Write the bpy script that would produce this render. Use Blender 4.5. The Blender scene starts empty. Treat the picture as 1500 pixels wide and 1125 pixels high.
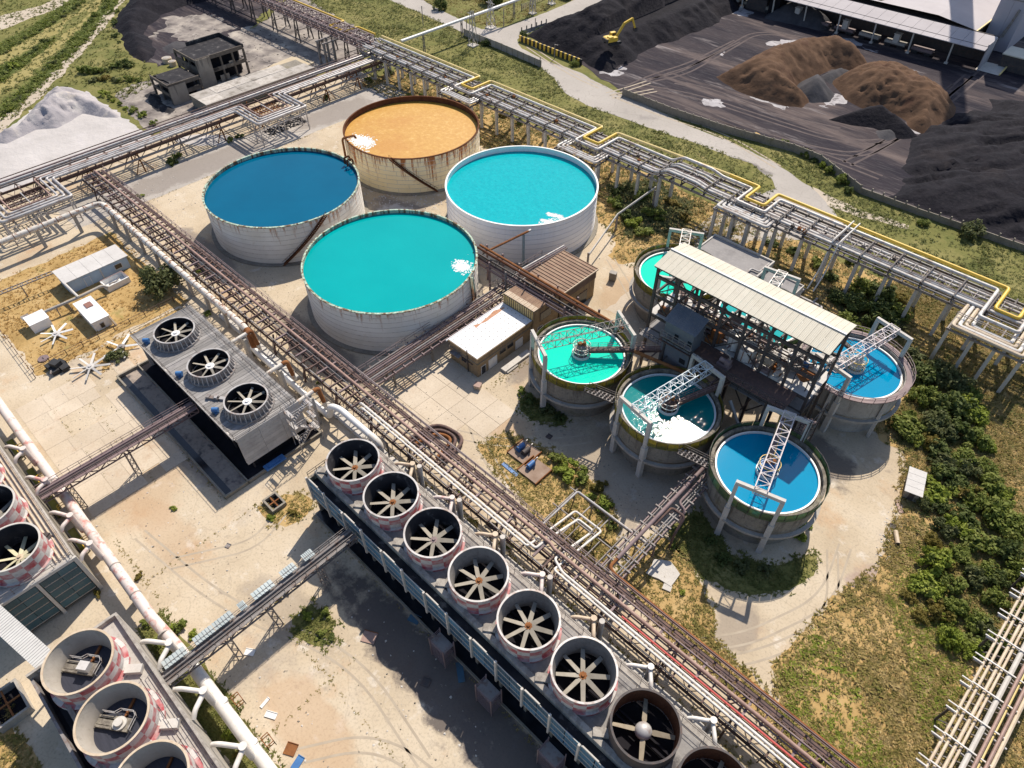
import bpy, bmesh, math, random
import numpy as np
from mathutils import Vector, Matrix
from mathutils.geometry import tessellate_polygon

rnd = random.Random(11)
npr = np.random.default_rng(5)
scene = bpy.context.scene
COL = scene.collection
PI = math.pi

# ------------------------------------------------------------------ camera
# world axes follow the plant: X along the main pipe bridge, Y across it
HC, FPX, TILT = 90.0, 1009.0, math.radians(46.4)
fw = Vector((-.692, .722, 0)).normalized()
rt = Vector((fw.y, -fw.x, 0))
zz = Vector((0, 0, 1))
DIR = fw * math.cos(TILT) - zz * math.sin(TILT)
UPV = fw * math.sin(TILT) + zz * math.cos(TILT)
cam_d = bpy.data.cameras.new("camera")
cam_d.sensor_width = 36.0
cam_d.lens = FPX / 1500 * 36.0
cam_d.clip_start = 0.5
cam_d.clip_end = 6000
cam = bpy.data.objects.new("camera", cam_d)
COL.objects.link(cam)
cam.matrix_world = Matrix((
    (rt.x, UPV.x, -DIR.x, 0), (rt.y, UPV.y, -DIR.y, 0), (rt.z, UPV.z, -DIR.z, HC), (0, 0, 0, 1)))
scene.camera = cam

# ------------------------------------------------------------------ sky, sun, exposure
SUN_EL = math.radians(48.3)
sun_h = Vector((-.372, .933, 0)).normalized()          # horizontal direction towards the sun
world = bpy.data.worlds.new("World")
scene.world = world
world.use_nodes = True
wn = world.node_tree.nodes
wl = world.node_tree.links
wn.clear()
wo = wn.new("ShaderNodeOutputWorld")
wb = wn.new("ShaderNodeBackground")
sky = wn.new("ShaderNodeTexSky")
sky.sky_type = 'NISHITA'
sky.sun_disc = False
sky.sun_elevation = SUN_EL
sky.sun_rotation = math.atan2(sun_h.x, sun_h.y)
wb.inputs[1].default_value = 0.115
wl.new(sky.outputs[0], wb.inputs[0])
wl.new(wb.outputs[0], wo.inputs[0])
sun_d = bpy.data.lights.new("sun", 'SUN')
sun_d.energy = 4.7
sun_d.angle = math.radians(0.5)
sun_d.color = (1.0, .91, .78)
sun = bpy.data.objects.new("sun", sun_d)
COL.objects.link(sun)
sv = Vector((sun_h.x * math.cos(SUN_EL), sun_h.y * math.cos(SUN_EL), math.sin(SUN_EL)))
sun.rotation_euler = sv.to_track_quat('Z', 'Y').to_euler()
sun.location = (0, 0, 200)
vs = scene.view_settings
vs.view_transform = 'Standard'
vs.look = 'None'
vs.exposure = 0.4
vs.gamma = 1.0
vs.use_curve_mapping = False
scene.cycles.max_bounces = 6
scene.cycles.diffuse_bounces = 3
scene.cycles.glossy_bounces = 2
scene.cycles.transmission_bounces = 2

# ------------------------------------------------------------------ helpers
def G(u, v, z=0.0):
    """where the sight line through a point of the 1500 x 1125 photograph meets height z"""
    r = rt * ((u - 750) / FPX) - UPV * ((v - 562.5) / FPX) + DIR
    t = (z - HC) / r.z
    return (r.x * t, r.y * t)

def GP(pts, z=0.0):
    return [G(u, v, z) for u, v in pts]

class MB:
    def __init__(s, o=(0, 0, 0)):
        s.v = []; s.f = []; s.o = Vector(o)
    def add(s, vs_, fs):
        k = len(s.v)
        s.v.extend([Vector(p) - s.o for p in vs_])
        s.f.extend([tuple(i + k for i in f) for f in fs])
        return s
    def box(s, x0, x1, y0, y1, z0, z1):
        return s.add([(x0,y0,z0),(x1,y0,z0),(x1,y1,z0),(x0,y1,z0),(x0,y0,z1),(x1,y0,z1),(x1,y1,z1),(x0,y1,z1)],
              [(0,3,2,1),(4,5,6,7),(0,1,5,4),(1,2,6,5),(2,3,7,6),(3,0,4,7)])
    def bar(s, p, q, w=.1, h=None, up=(0, 0, 1)):
        p = Vector(p); q = Vector(q); h = h or w
        d = (q - p)
        if d.length < 1e-6: return s
        d.normalize()
        u = Vector(up)
        if abs(d.dot(u)) > .95: u = Vector((1, 0, 0))
        a = d.cross(u).normalized() * (w / 2); b = a.cross(d).normalized() * (h / 2)
        vv = [p-a-b, p+a-b, p+a+b, p-a+b, q-a-b, q+a-b, q+a+b, q-a+b]
        return s.add(vv, [(0,1,2,3),(7,6,5,4),(0,4,5,1),(1,5,6,2),(2,6,7,3),(3,7,4,0)])
    def tube(s, pts, r, n=8, cap=True):
        pts = [Vector(p) for p in pts]
        rings = []
        ref = None
        for i, p in enumerate(pts):
            if i == 0: t = (pts[1] - p).normalized(); k = 1
            elif i == len(pts) - 1: t = (p - pts[i-1]).normalized(); k = 1
            else:
                t1 = (p - pts[i-1]).normalized(); t2 = (pts[i+1] - p).normalized()
                t = (t1 + t2)
                t = t.normalized() if t.length > 1e-5 else t1
                k = 1
            if ref is None:
                ref = Vector((0, 0, 1)) if abs(t.z) < .9 else Vector((1, 0, 0))
            a = t.cross(ref).normalized(); b = a.cross(t).normalized()
            ref = b
            rings.append([p + (a * math.cos(2*PI*j/n) + b * math.sin(2*PI*j/n)) * r for j in range(n)])
        vv = [x for rg in rings for x in rg]; ff = []
        for i in range(len(rings) - 1):
            for j in range(n):
                ff.append((i*n+j, i*n+(j+1) % n, (i+1)*n+(j+1) % n, (i+1)*n+j))
        if cap:
            ff.append(tuple(range(n-1, -1, -1))); ff.append(tuple((len(rings)-1)*n+j for j in range(n)))
        return s.add(vv, [tuple(reversed(f)) for f in ff])
    def lathe(s, prof, c=(0, 0, 0), n=48, a0=0.0, a1=2*PI, closed=False):
        """prof: (r, z) list, outside going up; revolve round the vertical through c"""
        full = abs(a1 - a0 - 2*PI) < 1e-6
        m = n if full else n + 1
        vv = []
        for i in range(m):
            a = a0 + (a1 - a0) * i / n
            ca, sa = math.cos(a), math.sin(a)
            for r, z in prof: vv.append((c[0] + r*ca, c[1] + r*sa, c[2] + z))
        L = len(prof); ff = []
        for i in range(n):
            i2 = (i + 1) % m
            for j in range(L - (0 if closed else 1)):
                j2 = (j + 1) % L
                ff.append((i*L+j, i2*L+j, i2*L+j2, i*L+j2))
        return s.add(vv, ff)
    def disc(s, c, r, n=48):
        return s.add([(c[0]+r*math.cos(2*PI*i/n), c[1]+r*math.sin(2*PI*i/n), c[2]) for i in range(n)], [tuple(range(n))])
    def cyl(s, c, r, z0, z1, n=16):
        return s.lathe([(0.001, z0), (r, z0), (r, z1), (0.001, z1)], c, n)
    def prism(s, poly, z0, z1):
        n = len(poly)
        area = sum(poly[i][0]*poly[(i+1) % n][1] - poly[(i+1) % n][0]*poly[i][1] for i in range(n))
        if area < 0: poly = poly[::-1]
        return s.add([(x, y, z0) for x, y in poly] + [(x, y, z1) for x, y in poly],
              [tuple(range(n-1, -1, -1)), tuple(range(n, 2*n))] + [(i, (i+1) % n, n+(i+1) % n, n+i) for i in range(n)])
    def quad(s, a, b, c, d):
        return s.add([a, b, c, d], [(0, 1, 2, 3)])

def mesh(name, mb, m, smooth=40):
    me = bpy.data.meshes.new(name)
    me.from_pydata([tuple(p) for p in mb.v], [], mb.f)
    for q in (m if isinstance(m, (list, tuple)) else [m]): me.materials.append(q)
    if smooth:
        me.shade_smooth()
        me.set_sharp_from_angle(angle=math.radians(smooth))
    me.update()
    return me

def link(o, parent=None):
    COL.objects.link(o)
    if parent is not None: o.parent = parent
    return o

def part(name, mb, m, parent=None, label=None, loc=None, rot=None, kind=None, smooth=40):
    """one mesh object; mb in the parent's local coordinates"""
    o = link(bpy.data.objects.new(name, mesh(name, mb, m, smooth)), parent)
    if loc is not None: o.location = loc
    if rot is not None: o.rotation_euler = rot
    if label: o['label'] = label
    if kind: o['kind'] = kind
    return o

def same(name, me, parent=None, loc=(0, 0, 0), rot=(0, 0, 0), scale=None, label=None):
    """another object on shared mesh data"""
    o = link(bpy.data.objects.new(name, me), parent)
    o.location = loc; o.rotation_euler = rot
    if scale is not None: o.scale = scale if hasattr(scale, '__len__') else (scale,)*3
    if label: o['label'] = label
    return o

def tag(o, label, cat, group=None):
    o['label'] = label; o['category'] = cat
    if group: o['group'] = group
    return o

def thing(name, label, cat, loc=(0, 0, 0), rotz=0.0, group=None):
    o = link(bpy.data.objects.new(name, None))
    o.location = loc; o.rotation_euler = (0, 0, rotz)
    o.empty_display_size = .3
    return tag(o, label, cat, group)

def copy_tree(o, parent=None):
    c = o.copy(); COL.objects.link(c)
    if parent is not None: c.parent = parent
    for ch in list(o.children): copy_tree(ch, c)
    return c

def corner(pts, r=.6, k=4):
    """polyline with rounded corners"""
    pts = [Vector(p) for p in pts]
    out = [pts[0]]
    for i in range(1, len(pts) - 1):
        a, b, c = pts[i-1], pts[i], pts[i+1]
        d1 = (a - b); d2 = (c - b)
        q = min(r, d1.length * .49, d2.length * .49)
        p1 = b + d1.normalized() * q; p2 = b + d2.normalized() * q
        for j in range(k + 1):
            t = j / k
            out.append(p1 * (1-t)**2 + b * 2*t*(1-t) + p2 * t*t)
    out.append(pts[-1])
    return out

def railing(mb, pts, h=1.1, step=2.0, w=.07, rails=(1.0, .55)):
    pts = [Vector(p) for p in pts]
    for a, b in zip(pts[:-1], pts[1:]):
        L = (b - a).length; n = max(1, int(round(L / step)))
        for i in range(n + 1):
            p = a.lerp(b, i / n); mb.bar(p, p + Vector((0, 0, h)), w)
        for q in rails:
            mb.bar(a + Vector((0, 0, h*q)), b + Vector((0, 0, h*q)), w)
    return mb

def truss_box(mb, p, q, w, h, nb, t=.12, sides=True, top=True, bottom=True):
    """lattice girder between p and q (centre line of its bottom), width w, height h"""
    p = Vector(p); q = Vector(q); d = (q - p).normalized()
    s = Vector((d.y, -d.x, 0)).normalized() * (w / 2); u = Vector((0, 0, h))
    for e in (-1, 1):
        mb.bar(p + s*e, q + s*e, t); mb.bar(p + s*e + u, q + s*e + u, t)
    for i in range(nb + 1):
        c = p.lerp(q, i / nb)
        for e in (-1, 1): mb.bar(c + s*e, c + s*e + u, t*.7)
        if top: mb.bar(c - s + u, c + s + u, t*.7)
        if bottom: mb.bar(c - s, c + s, t*.7)
        if i < nb:
            c2 = p.lerp(q, (i+1) / nb); k = 1 if i % 2 else -1
            if sides:
                for e in (-1, 1):
                    mb.bar(c + s*e + (u if k > 0 else u*0), c2 + s*e + (u*0 if k > 0 else u), t*.7)
            if top: mb.bar(c + s*k + u, c2 - s*k + u, t*.6)
    return mb

# ------------------------------------------------------------------ materials
MATS = {}
def mat(name, cols, scale=.5, rough=.75, metal=0.0, bump=0.0, bscale=4.0, detail=5.0, stops=None,
        streak=None, speck=None, space='pos', stretch=(1, 1, 1), spec=.5, blotch=None, rand=0.0, cracks=None, spots=None, rot=0.0):
    """noise-mixed colours; streak/speck/blotch = (colour, amount, scale) laid over; rand = per-object value change"""
    m = bpy.data.materials.new(name); m.use_nodes = True
    nt = m.node_tree; N = nt.nodes; Lk = nt.links
    bs = N["Principled BSDF"]
    if space == 'pos':
        geo = N.new("ShaderNodeNewGeometry"); src = geo.outputs["Position"]
    else:
        tc = N.new("ShaderNodeTexCoord"); src = tc.outputs["Object"]
    mp = N.new("ShaderNodeMapping"); mp.inputs["Scale"].default_value = stretch; mp.inputs["Rotation"].default_value = (0, 0, rot)
    Lk.new(src, mp.inputs[0])
    def noise(sc, det=detail, vec=None, ro=.6):
        n = N.new("ShaderNodeTexNoise"); n.inputs["Scale"].default_value = sc
        n.inputs["Detail"].default_value = det; n.inputs["Roughness"].default_value = ro
        Lk.new(vec or mp.outputs[0], n.inputs["Vector"]); return n.outputs["Fac"]
    def ramp(f, st):
        r = N.new("ShaderNodeValToRGB"); e = r.color_ramp.elements
        while len(e) < len(st): e.new(.5)
        for q, (p, c) in zip(e, st):
            q.position = p; q.color = (*c, 1) if len(c) == 3 else c
        Lk.new(f, r.inputs[0]); return r.outputs[0]
    def mix(f, a, b, mode='MIX'):
        x = N.new("ShaderNodeMix"); x.data_type = 'RGBA'; x.blend_type = mode
        if hasattr(f, 'is_linked'): Lk.new(f, x.inputs[0])
        else: x.inputs[0].default_value = f
        for k, q in ((6, a), (7, b)):
            if isinstance(q, tuple): x.inputs[k].default_value = (*q, 1)
            else: Lk.new(q, x.inputs[k])
        return x.outputs[2]
    k = len(cols)
    st = stops or [.28 + .44*i/max(1, k-1) for i in range(k)]
    c = ramp(noise(scale), list(zip(st, cols))) if k > 1 else None
    if c is None:
        rgb = N.new("ShaderNodeRGB"); rgb.outputs[0].default_value = (*cols[0], 1); c = rgb.outputs[0]
    for extra in (blotch if isinstance(blotch, list) else [blotch] if blotch else []):
        col, amt, sc = extra[:3]; lo = extra[3] if len(extra) > 3 else .52
        f = ramp(noise(sc, 6, ro=.65), [(lo, (0, 0, 0)), (lo + .12, (amt,)*3)]); c = mix(f, c, col)
    if streak:
        col, amt, zs, zfoot, ztop = streak
        mp2 = N.new("ShaderNodeMapping"); mp2.inputs["Scale"].default_value = (1, 1, zs); Lk.new(src, mp2.inputs[0])
        f1 = noise(1.1, 6, mp2.outputs[0], .7)
        sx = N.new("ShaderNodeSeparateXYZ"); Lk.new(src, sx.inputs[0])
        mr = N.new("ShaderNodeMapRange"); mr.inputs[1].default_value = zfoot; mr.inputs[2].default_value = ztop
        mr.inputs[3].default_value = -.16; mr.inputs[4].default_value = .1
        Lk.new(sx.outputs[2], mr.inputs[0])
        ad = N.new("ShaderNodeMath"); ad.operation = 'ADD'; Lk.new(f1, ad.inputs[0]); Lk.new(mr.outputs[0], ad.inputs[1])
        f = ramp(ad.outputs[0], [(.54, (0, 0, 0)), (.64, (amt,)*3)])
        col2 = ramp(noise(3.0), [(.35, col), (.65, tuple(min(1, q*1.9) for q in col))])
        c = mix(f, c, col2)
    if speck:
        col, amt, sc = speck
        f = ramp(noise(sc, 3), [(.5, (0, 0, 0)), (.72, (amt,)*3)]); c = mix(f, c, col)
    if cracks:
        col, amt, sc, wd = cracks
        vo = N.new("ShaderNodeTexVoronoi"); vo.feature = 'DISTANCE_TO_EDGE'; vo.inputs["Scale"].default_value = sc
        wv = N.new("ShaderNodeVectorMath"); wv.operation = 'ADD'; nz = N.new("ShaderNodeTexNoise")
        nz.inputs["Scale"].default_value = sc*2.5; Lk.new(mp.outputs[0], nz.inputs["Vector"])
        sc2 = N.new("ShaderNodeVectorMath"); sc2.operation = 'SCALE'; sc2.inputs[3].default_value = .5 / sc
        Lk.new(nz.outputs["Color"], sc2.inputs[0])
        Lk.new(mp.outputs[0], wv.inputs[0]); Lk.new(sc2.outputs[0], wv.inputs[1]); Lk.new(wv.outputs[0], vo.inputs["Vector"])
        f = ramp(vo.outputs["Distance"], [(0.0, (amt,)*3), (wd, (0, 0, 0))]); c = mix(f, c, col)
    if rand:
        oi = N.new("ShaderNodeObjectInfo")
        mr = N.new("ShaderNodeMapRange"); mr.inputs[3].default_value = 1 - rand; mr.inputs[4].default_value = 1 + rand*.6
        Lk.new(oi.outputs["Random"], mr.inputs[0])
        cc = N.new("ShaderNodeCombineColor")
        for q in range(3): Lk.new(mr.outputs[0], cc.inputs[q])
        c = mix(1.0, c, cc.outputs[0], 'MULTIPLY')
    Lk.new(c, bs.inputs["Base Color"])
    bs.inputs["Roughness"].default_value = rough
    bs.inputs["Metallic"].default_value = metal
    bs.inputs["Specular IOR Level"].default_value = spec if rough < .85 else .12
    if bump:
        b = N.new("ShaderNodeBump"); b.inputs["Strength"].default_value = 1.0; b.inputs["Distance"].default_value = bump
        Lk.new(noise(bscale, 6), b.inputs["Height"]); Lk.new(b.outputs[0], bs.inputs["Normal"])
    MATS[name] = m
    return m

def liquid(name, col, col2, rough=.1, bump=.03, bscale=1.3, emit=0):
    m = mat(name, [col, col2], scale=.09, rough=rough, bump=bump, bscale=bscale, detail=3, spec=.16)
    return m

concrete_yard = mat("concrete_yard", [(.37, .295, .205), (.49, .405, .295), (.57, .49, .38)], scale=.06, rough=.9, bump=.02, bscale=2,
    detail=10, blotch=[((.44, .28, .16), .6, .09, .56), ((.28, .24, .215), .5, .05, .57), ((.62, .57, .50), .7, .3, .58), ((.20, .165, .145), .55, .35, .62)], speck=((.2, .17, .14), .4, 3.2), cracks=((.2, .16, .13), .22, .10, .010))
yard_dark = mat("stained_concrete", [(.27, .22, .185), (.38, .32, .265)], scale=.15, rough=.9, blotch=[((.07, .062, .068), .9, .45, .52)], speck=((.1, .09, .09), .5, 1.5), bump=.03)
slab_m = mat("concrete_slab", [(.46, .38, .285), (.58, .50, .40)], scale=.12, rough=.9, rand=.05, blotch=[((.38, .25, .16), .5, .16, .58)], speck=((.25, .2, .16), .3, 3.0), bump=.015)
dirt = mat("dirt", [(.25, .19, .11), (.36, .29, .19), (.46, .39, .28)], scale=.12, rough=.95, bump=.08, bscale=1.5, blotch=[((.14, .14, .045), .8, .22, .55)], speck=((.14, .11, .06), .5, 2.5))
road_m = mat("road", [(.33, .30, .27), (.42, .385, .35)], scale=.05, rough=.9, blotch=[((.22, .2, .19), .6, .12, .6)], speck=((.22, .2, .18), .35, 1.6), cracks=((.2, .18, .16), .4, .12, .012))
pale_path = mat("pale_path", [(.40, .34, .265), (.50, .43, .35)], scale=.1, rough=.95, blotch=[((.30, .25, .22), .5, .15, .58)], speck=((.25, .2, .16), .3, 2.5), bump=.02)
field_m = mat("field_soil", [(.105, .112, .034), (.165, .158, .052), (.255, .22, .09)], scale=.10, rough=.95, bump=.15, bscale=.9, blotch=[((.09, .11, .03), .8, .06, .54), ((.33, .26, .13), .7, .13, .6)], speck=((.08, .085, .025), .6, 2.0))
dry_m = mat("dry_grass_soil", [(.30, .195, .075), (.41, .275, .115), (.47, .34, .17)], scale=.14, rough=.95, bump=.12, bscale=1.2, blotch=[((.17, .17, .05), .8, .16, .57)], speck=((.22, .15, .06), .5, 2.0))
coal_m = mat("coal_yard_dust", [(.019, .016, .024), (.037, .030, .036), (.064, .050, .051)], scale=.06, rough=.9, bump=.25, bscale=.5, detail=9, blotch=[((.15, .115, .105), .8, .05, .52), ((.016, .014, .022), .9, .08, .52), ((.28, .245, .24), .7, .13, .585)], speck=((.12, .11, .11), .3, 1.0), stretch=(.28, 1.5, 1), rot=-.75)
coal_pile_m = mat("coal", [(.006, .006, .010), (.016, .0145, .020)], scale=.3, rough=.9, bump=.3, bscale=.8, speck=((.026, .023, .028), .5, 1.2), blotch=[((.032, .026, .028), .6, .05, .58)])
ore_m = mat("iron_ore", [(.080, .046, .029), (.135, .080, .050)], scale=.25, rough=.95, bump=.2, bscale=.6, blotch=[((.06, .028, .02), .7, .12, .55)])
grey_pile_m = mat("grey_slag", [(.045, .045, .05), (.085, .08, .085)], scale=.3, rough=.95, bump=.15, bscale=1)
salt_m = mat("white_powder", [(.40, .375, .36), (.51, .48, .465)], scale=.1, rough=.95, bump=.25, bscale=.5, blotch=[((.45, .42, .43), .6, .2, .58)])
salt_heap_m = mat("white_heap", [(.27, .255, .275), (.40, .37, .37)], scale=.12, rough=.95, bump=.4, bscale=.45, blotch=[((.54, .51, .48), .8, .2, .55), ((.29, .23, .19), .5, .1, .6)])
conc = mat("concrete", [(.30, .275, .245), (.42, .39, .35)], scale=.5, rough=.9, bump=.02, speck=((.2, .18, .16), .4, 3), streak=((.10, .085, .075), .5, .12, 0, 10))
conc_dark = mat("weathered_concrete", [(.19, .17, .14), (.31, .28, .235)], scale=.35, rough=.9, bump=.03, blotch=[((.13, .12, .055), .55, .35, .55)], speck=((.09, .08, .07), .5, 2.5), streak=((.06, .05, .045), .6, .1, 0, 9))
conc_pale = mat("pale_concrete", [(.46, .43, .39), (.56, .53, .49)], scale=.6, rough=.85, speck=((.3, .27, .24), .3, 3))
white = mat("white_paint", [(.66, .65, .63), (.76, .75, .73)], scale=.3, rough=.5, speck=((.5, .47, .42), .3, 2))
tank_white = mat("tank_white", [(.78, .78, .80), (.84, .84, .85)], scale=.15, rough=.45, stretch=(1, 1, 3), streak=((.5, .47, .44), .3, .06, 0, 9))
tank_old = mat("tank_rust_streaks", [(.64, .60, .53), (.78, .75, .70)], scale=.2, rough=.6, blotch=[((.50, .40, .27), .5, .5, .62)], streak=((.22, .09, .03), .8, .09, 2.5, 10.5))
tank_orange = mat("tank_heavy_rust", [(.80, .66, .38), (.88, .77, .53)], scale=.2, rough=.7, blotch=[((.48, .26, .09), .5, .4, .6)], streak=((.26, .085, .018), 1.0, .10, -1.5, 9.2))
rim_rust = mat("rim_rust", [(.10, .055, .035), (.22, .14, .085)], scale=.6, rough=.9, streak=((.32, .42, .34), .8, .1, 0, 9))
rim_brown = mat("rim_brown", [(.075, .03, .017), (.14, .06, .03)], scale=.8, rough=.95, bump=.05)
galv = mat("galvanised_pipe", [(.35, .335, .33), (.50, .475, .46)], scale=.4, rough=.5, metal=.2, speck=((.19, .105, .065), .85, .9))
galv_dull = mat("dull_steel", [(.18, .165, .16), (.28, .26, .25)], scale=.4, rough=.7, metal=.1, speck=((.15, .075, .045), .8, 1.4))
brown_steel = mat("brown_steel", [(.065, .038, .034), (.12, .072, .062)], scale=.5, rough=.75, speck=((.22, .11, .065), .5, 2))
mauve_steel = mat("mauve_steel", [(.15, .105, .108), (.24, .175, .175)], scale=.5, rough=.7, speck=((.14, .075, .06), .5, 2))
dark_steel = mat("dark_steel", [(.035, .03, .032), (.075, .063, .06)], scale=.6, rough=.7, speck=((.14, .075, .05), .5, 2))
rust = mat("rust", [(.13, .05, .022), (.30, .13, .05)], scale=.8, rough=.9, bump=.02)
pipe_brown = mat("brown_pipe", [(.24, .145, .115), (.33, .215, .175)], scale=.3, rough=.6, speck=((.16, .08, .06), .5, 1.5))
pipe_rusted = mat("pipe_white_rusted", [(.52, .48, .42), (.64, .60, .55)], scale=.4, rough=.6, blotch=[((.25, .095, .035), .95, 1.1, .52)])
pipe_pink = mat("pipe_red_worn", [(.56, .48, .44), (.64, .57, .53)], scale=.4, rough=.6, blotch=[((.44, .12, .09), .8, .6, .53)])
pipe_white = mat("pipe_white", [(.58, .55, .51), (.69, .66, .62)], scale=.5, rough=.5, speck=((.42, .33, .25), .4, 1.5))
pipe_cream = mat("pipe_cream", [(.46, .36, .25), (.58, .48, .36)], scale=.4, rough=.6, speck=((.34, .21, .12), .5, 1.5))
yellow = mat("yellow_paint", [(.62, .39, .035), (.72, .48, .06)], scale=.6, rough=.5)
yellow_pale = mat("yellow_weathered", [(.62, .46, .16), (.72, .57, .26)], scale=.4, rough=.6)
red = mat("red_paint", [(.45, .055, .05), (.55, .10, .08)], scale=.6, rough=.6)
teal_sheet = mat("teal_sheet", [(.03, .085, .115), (.06, .135, .165)], scale=.4, rough=.6, rand=.3, speck=((.12, .14, .14), .4, 1.2))
blue_sheet = mat("blue_sheet", [(.045, .15, .25), (.09, .22, .33)], scale=.35, rough=.6, rand=.45, speck=((.12, .14, .15), .5, 1.0))
roof_beige = mat("beige_sheet", [(.50, .46, .37), (.57, .53, .44)], scale=.2, rough=.7, rand=.05, speck=((.42, .37, .29), .3, 1.5))
roof_brown = mat("brown_sheet", [(.185, .105, .065), (.27, .165, .105)], scale=.25, rough=.75, rand=.12, speck=((.34, .24, .15), .5, .8))
roof_grey = mat("grey_roof", [(.21, .20, .20), (.30, .285, .28)], scale=.25, rough=.85, blotch=[((.14, .13, .135), .6, .2, .58)], speck=((.35, .33, .31), .3, 2))
roof_pale = mat("pale_roof", [(.46, .44, .42), (.55, .53, .51)], scale=.3, rough=.8, speck=((.33, .3, .28), .4, 2))
roof_white = mat("white_roof", [(.66, .66, .67), (.74, .74, .75)], scale=.3, rough=.7, speck=((.5, .48, .46), .3, 2))
shed_roof = mat("lilac_grey_sheet", [(.33, .30, .31), (.40, .37, .38)], scale=.1, rough=.8)
brick_m = mat("ochre_wall", [(.26, .19, .11), (.36, .27, .165)], scale=.6, rough=.9, bump=.03, speck=((.17, .12, .08), .5, 3), streak=((.10, .075, .055), .5, .15, 0, 6))
plank_m = mat("weathered_plank", [(.20, .19, .185), (.31, .295, .285)], scale=.5, rough=.85, rand=.28, stretch=(3, .5, 1), speck=((.42, .40, .385), .3, 2))
wall_plank = mat("wall_board", [(.40, .375, .35), (.52, .49, .46)], scale=.4, rough=.85, rand=.12, speck=((.28, .25, .23), .4, 2))
blade_m = mat("fan_blade", [(.22, .20, .165), (.33, .30, .25)], scale=.8, rough=.8, speck=((.27, .22, .17), .4, 2))
blade_old = mat("fan_blade_old", [(.22, .185, .13), (.31, .26, .19)], scale=.8, rough=.8, speck=((.17, .12, .08), .5, 2))
black_m = mat("dark_interior", [(.010, .010, .013), (.022, .020, .024)], scale=.5, rough=.95)  # near-black colour standing in for the shade inside hollow things
soot_conc = mat("sooted_concrete", [(.020, .020, .024), (.05, .047, .05)], scale=.5, rough=.9, blotch=[((.17, .16, .155), .8, .5, .57)])
stack_in = mat("stack_inside", [(.19, .175, .16), (.28, .26, .24)], scale=.5, rough=.9, speck=((.12, .11, .10), .5, 2.5), streak=((.12, .10, .09), .5, .2, 8, 12))
glassy = mat("dark_window", [(.012, .014, .018), (.03, .033, .04)], scale=.5, rough=.15)
blue_wall = mat("pale_blue_wall", [(.30, .42, .55), (.42, .53, .63)], scale=.5, rough=.8, speck=((.5, .5, .5), .4, 1.5), streak=((.18, .17, .16), .4, .15, 0, 4))
cabin_m = mat("slate_cladding", [(.085, .10, .125), (.13, .145, .17)], scale=.4, rough=.65, speck=((.2, .18, .17), .4, 1.5))
rubber = mat("black_rubber", [(.012, .012, .014), (.025, .025, .028)], scale=1, rough=.7)
blue_paint = mat("blue_paint", [(.03, .11, .30), (.05, .17, .38)], scale=.8, rough=.5)
teal_water = liquid("teal_liquid", (.000, .285, .295), (.001, .315, .32), .08, .018, 1.5)
teal_water_b = liquid("teal_bright_liquid", (.000, .29, .335), (.004, .38, .415), .12, .07, .9)
blue_water = liquid("deep_blue_liquid", (.000, .085, .165), (.000, .10, .19), .05, .010, 1.2)
orange_water = mat("ochre_liquid", [(.41, .19, .012), (.50, .275, .042)], scale=1.1, rough=.55, bump=.05, bscale=1.6, blotch=[((.60, .385, .14), .5, 1.1, .57), ((.40, .16, .008), .5, .05, .5)])
green_water = liquid("mint_liquid", (.000, .54, .38), (.004, .60, .44), .07, .012, 1.2)
dteal_water = liquid("dark_teal_liquid", (.000, .155, .165), (.000, .195, .195), .06, .022, 1.2)
_n = teal_water_b.node_tree.nodes
for q in _n:
    if q.bl_idname == 'ShaderNodeTexNoise' and abs(q.inputs['Scale'].default_value - .09) < 1e-3: q.inputs['Scale'].default_value = 1.6; q.inputs['Detail'].default_value = 6
sky_water = liquid("blue_liquid", (.000, .205, .375), (.000, .235, .415), .045, .006, .8)
foam_m = mat("foam", [(.62, .68, .68), (.74, .77, .77)], scale=2, rough=.9)
moss = mat("moss", [(.10, .12, .03), (.20, .19, .06)], scale=.6, rough=.95)

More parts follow.
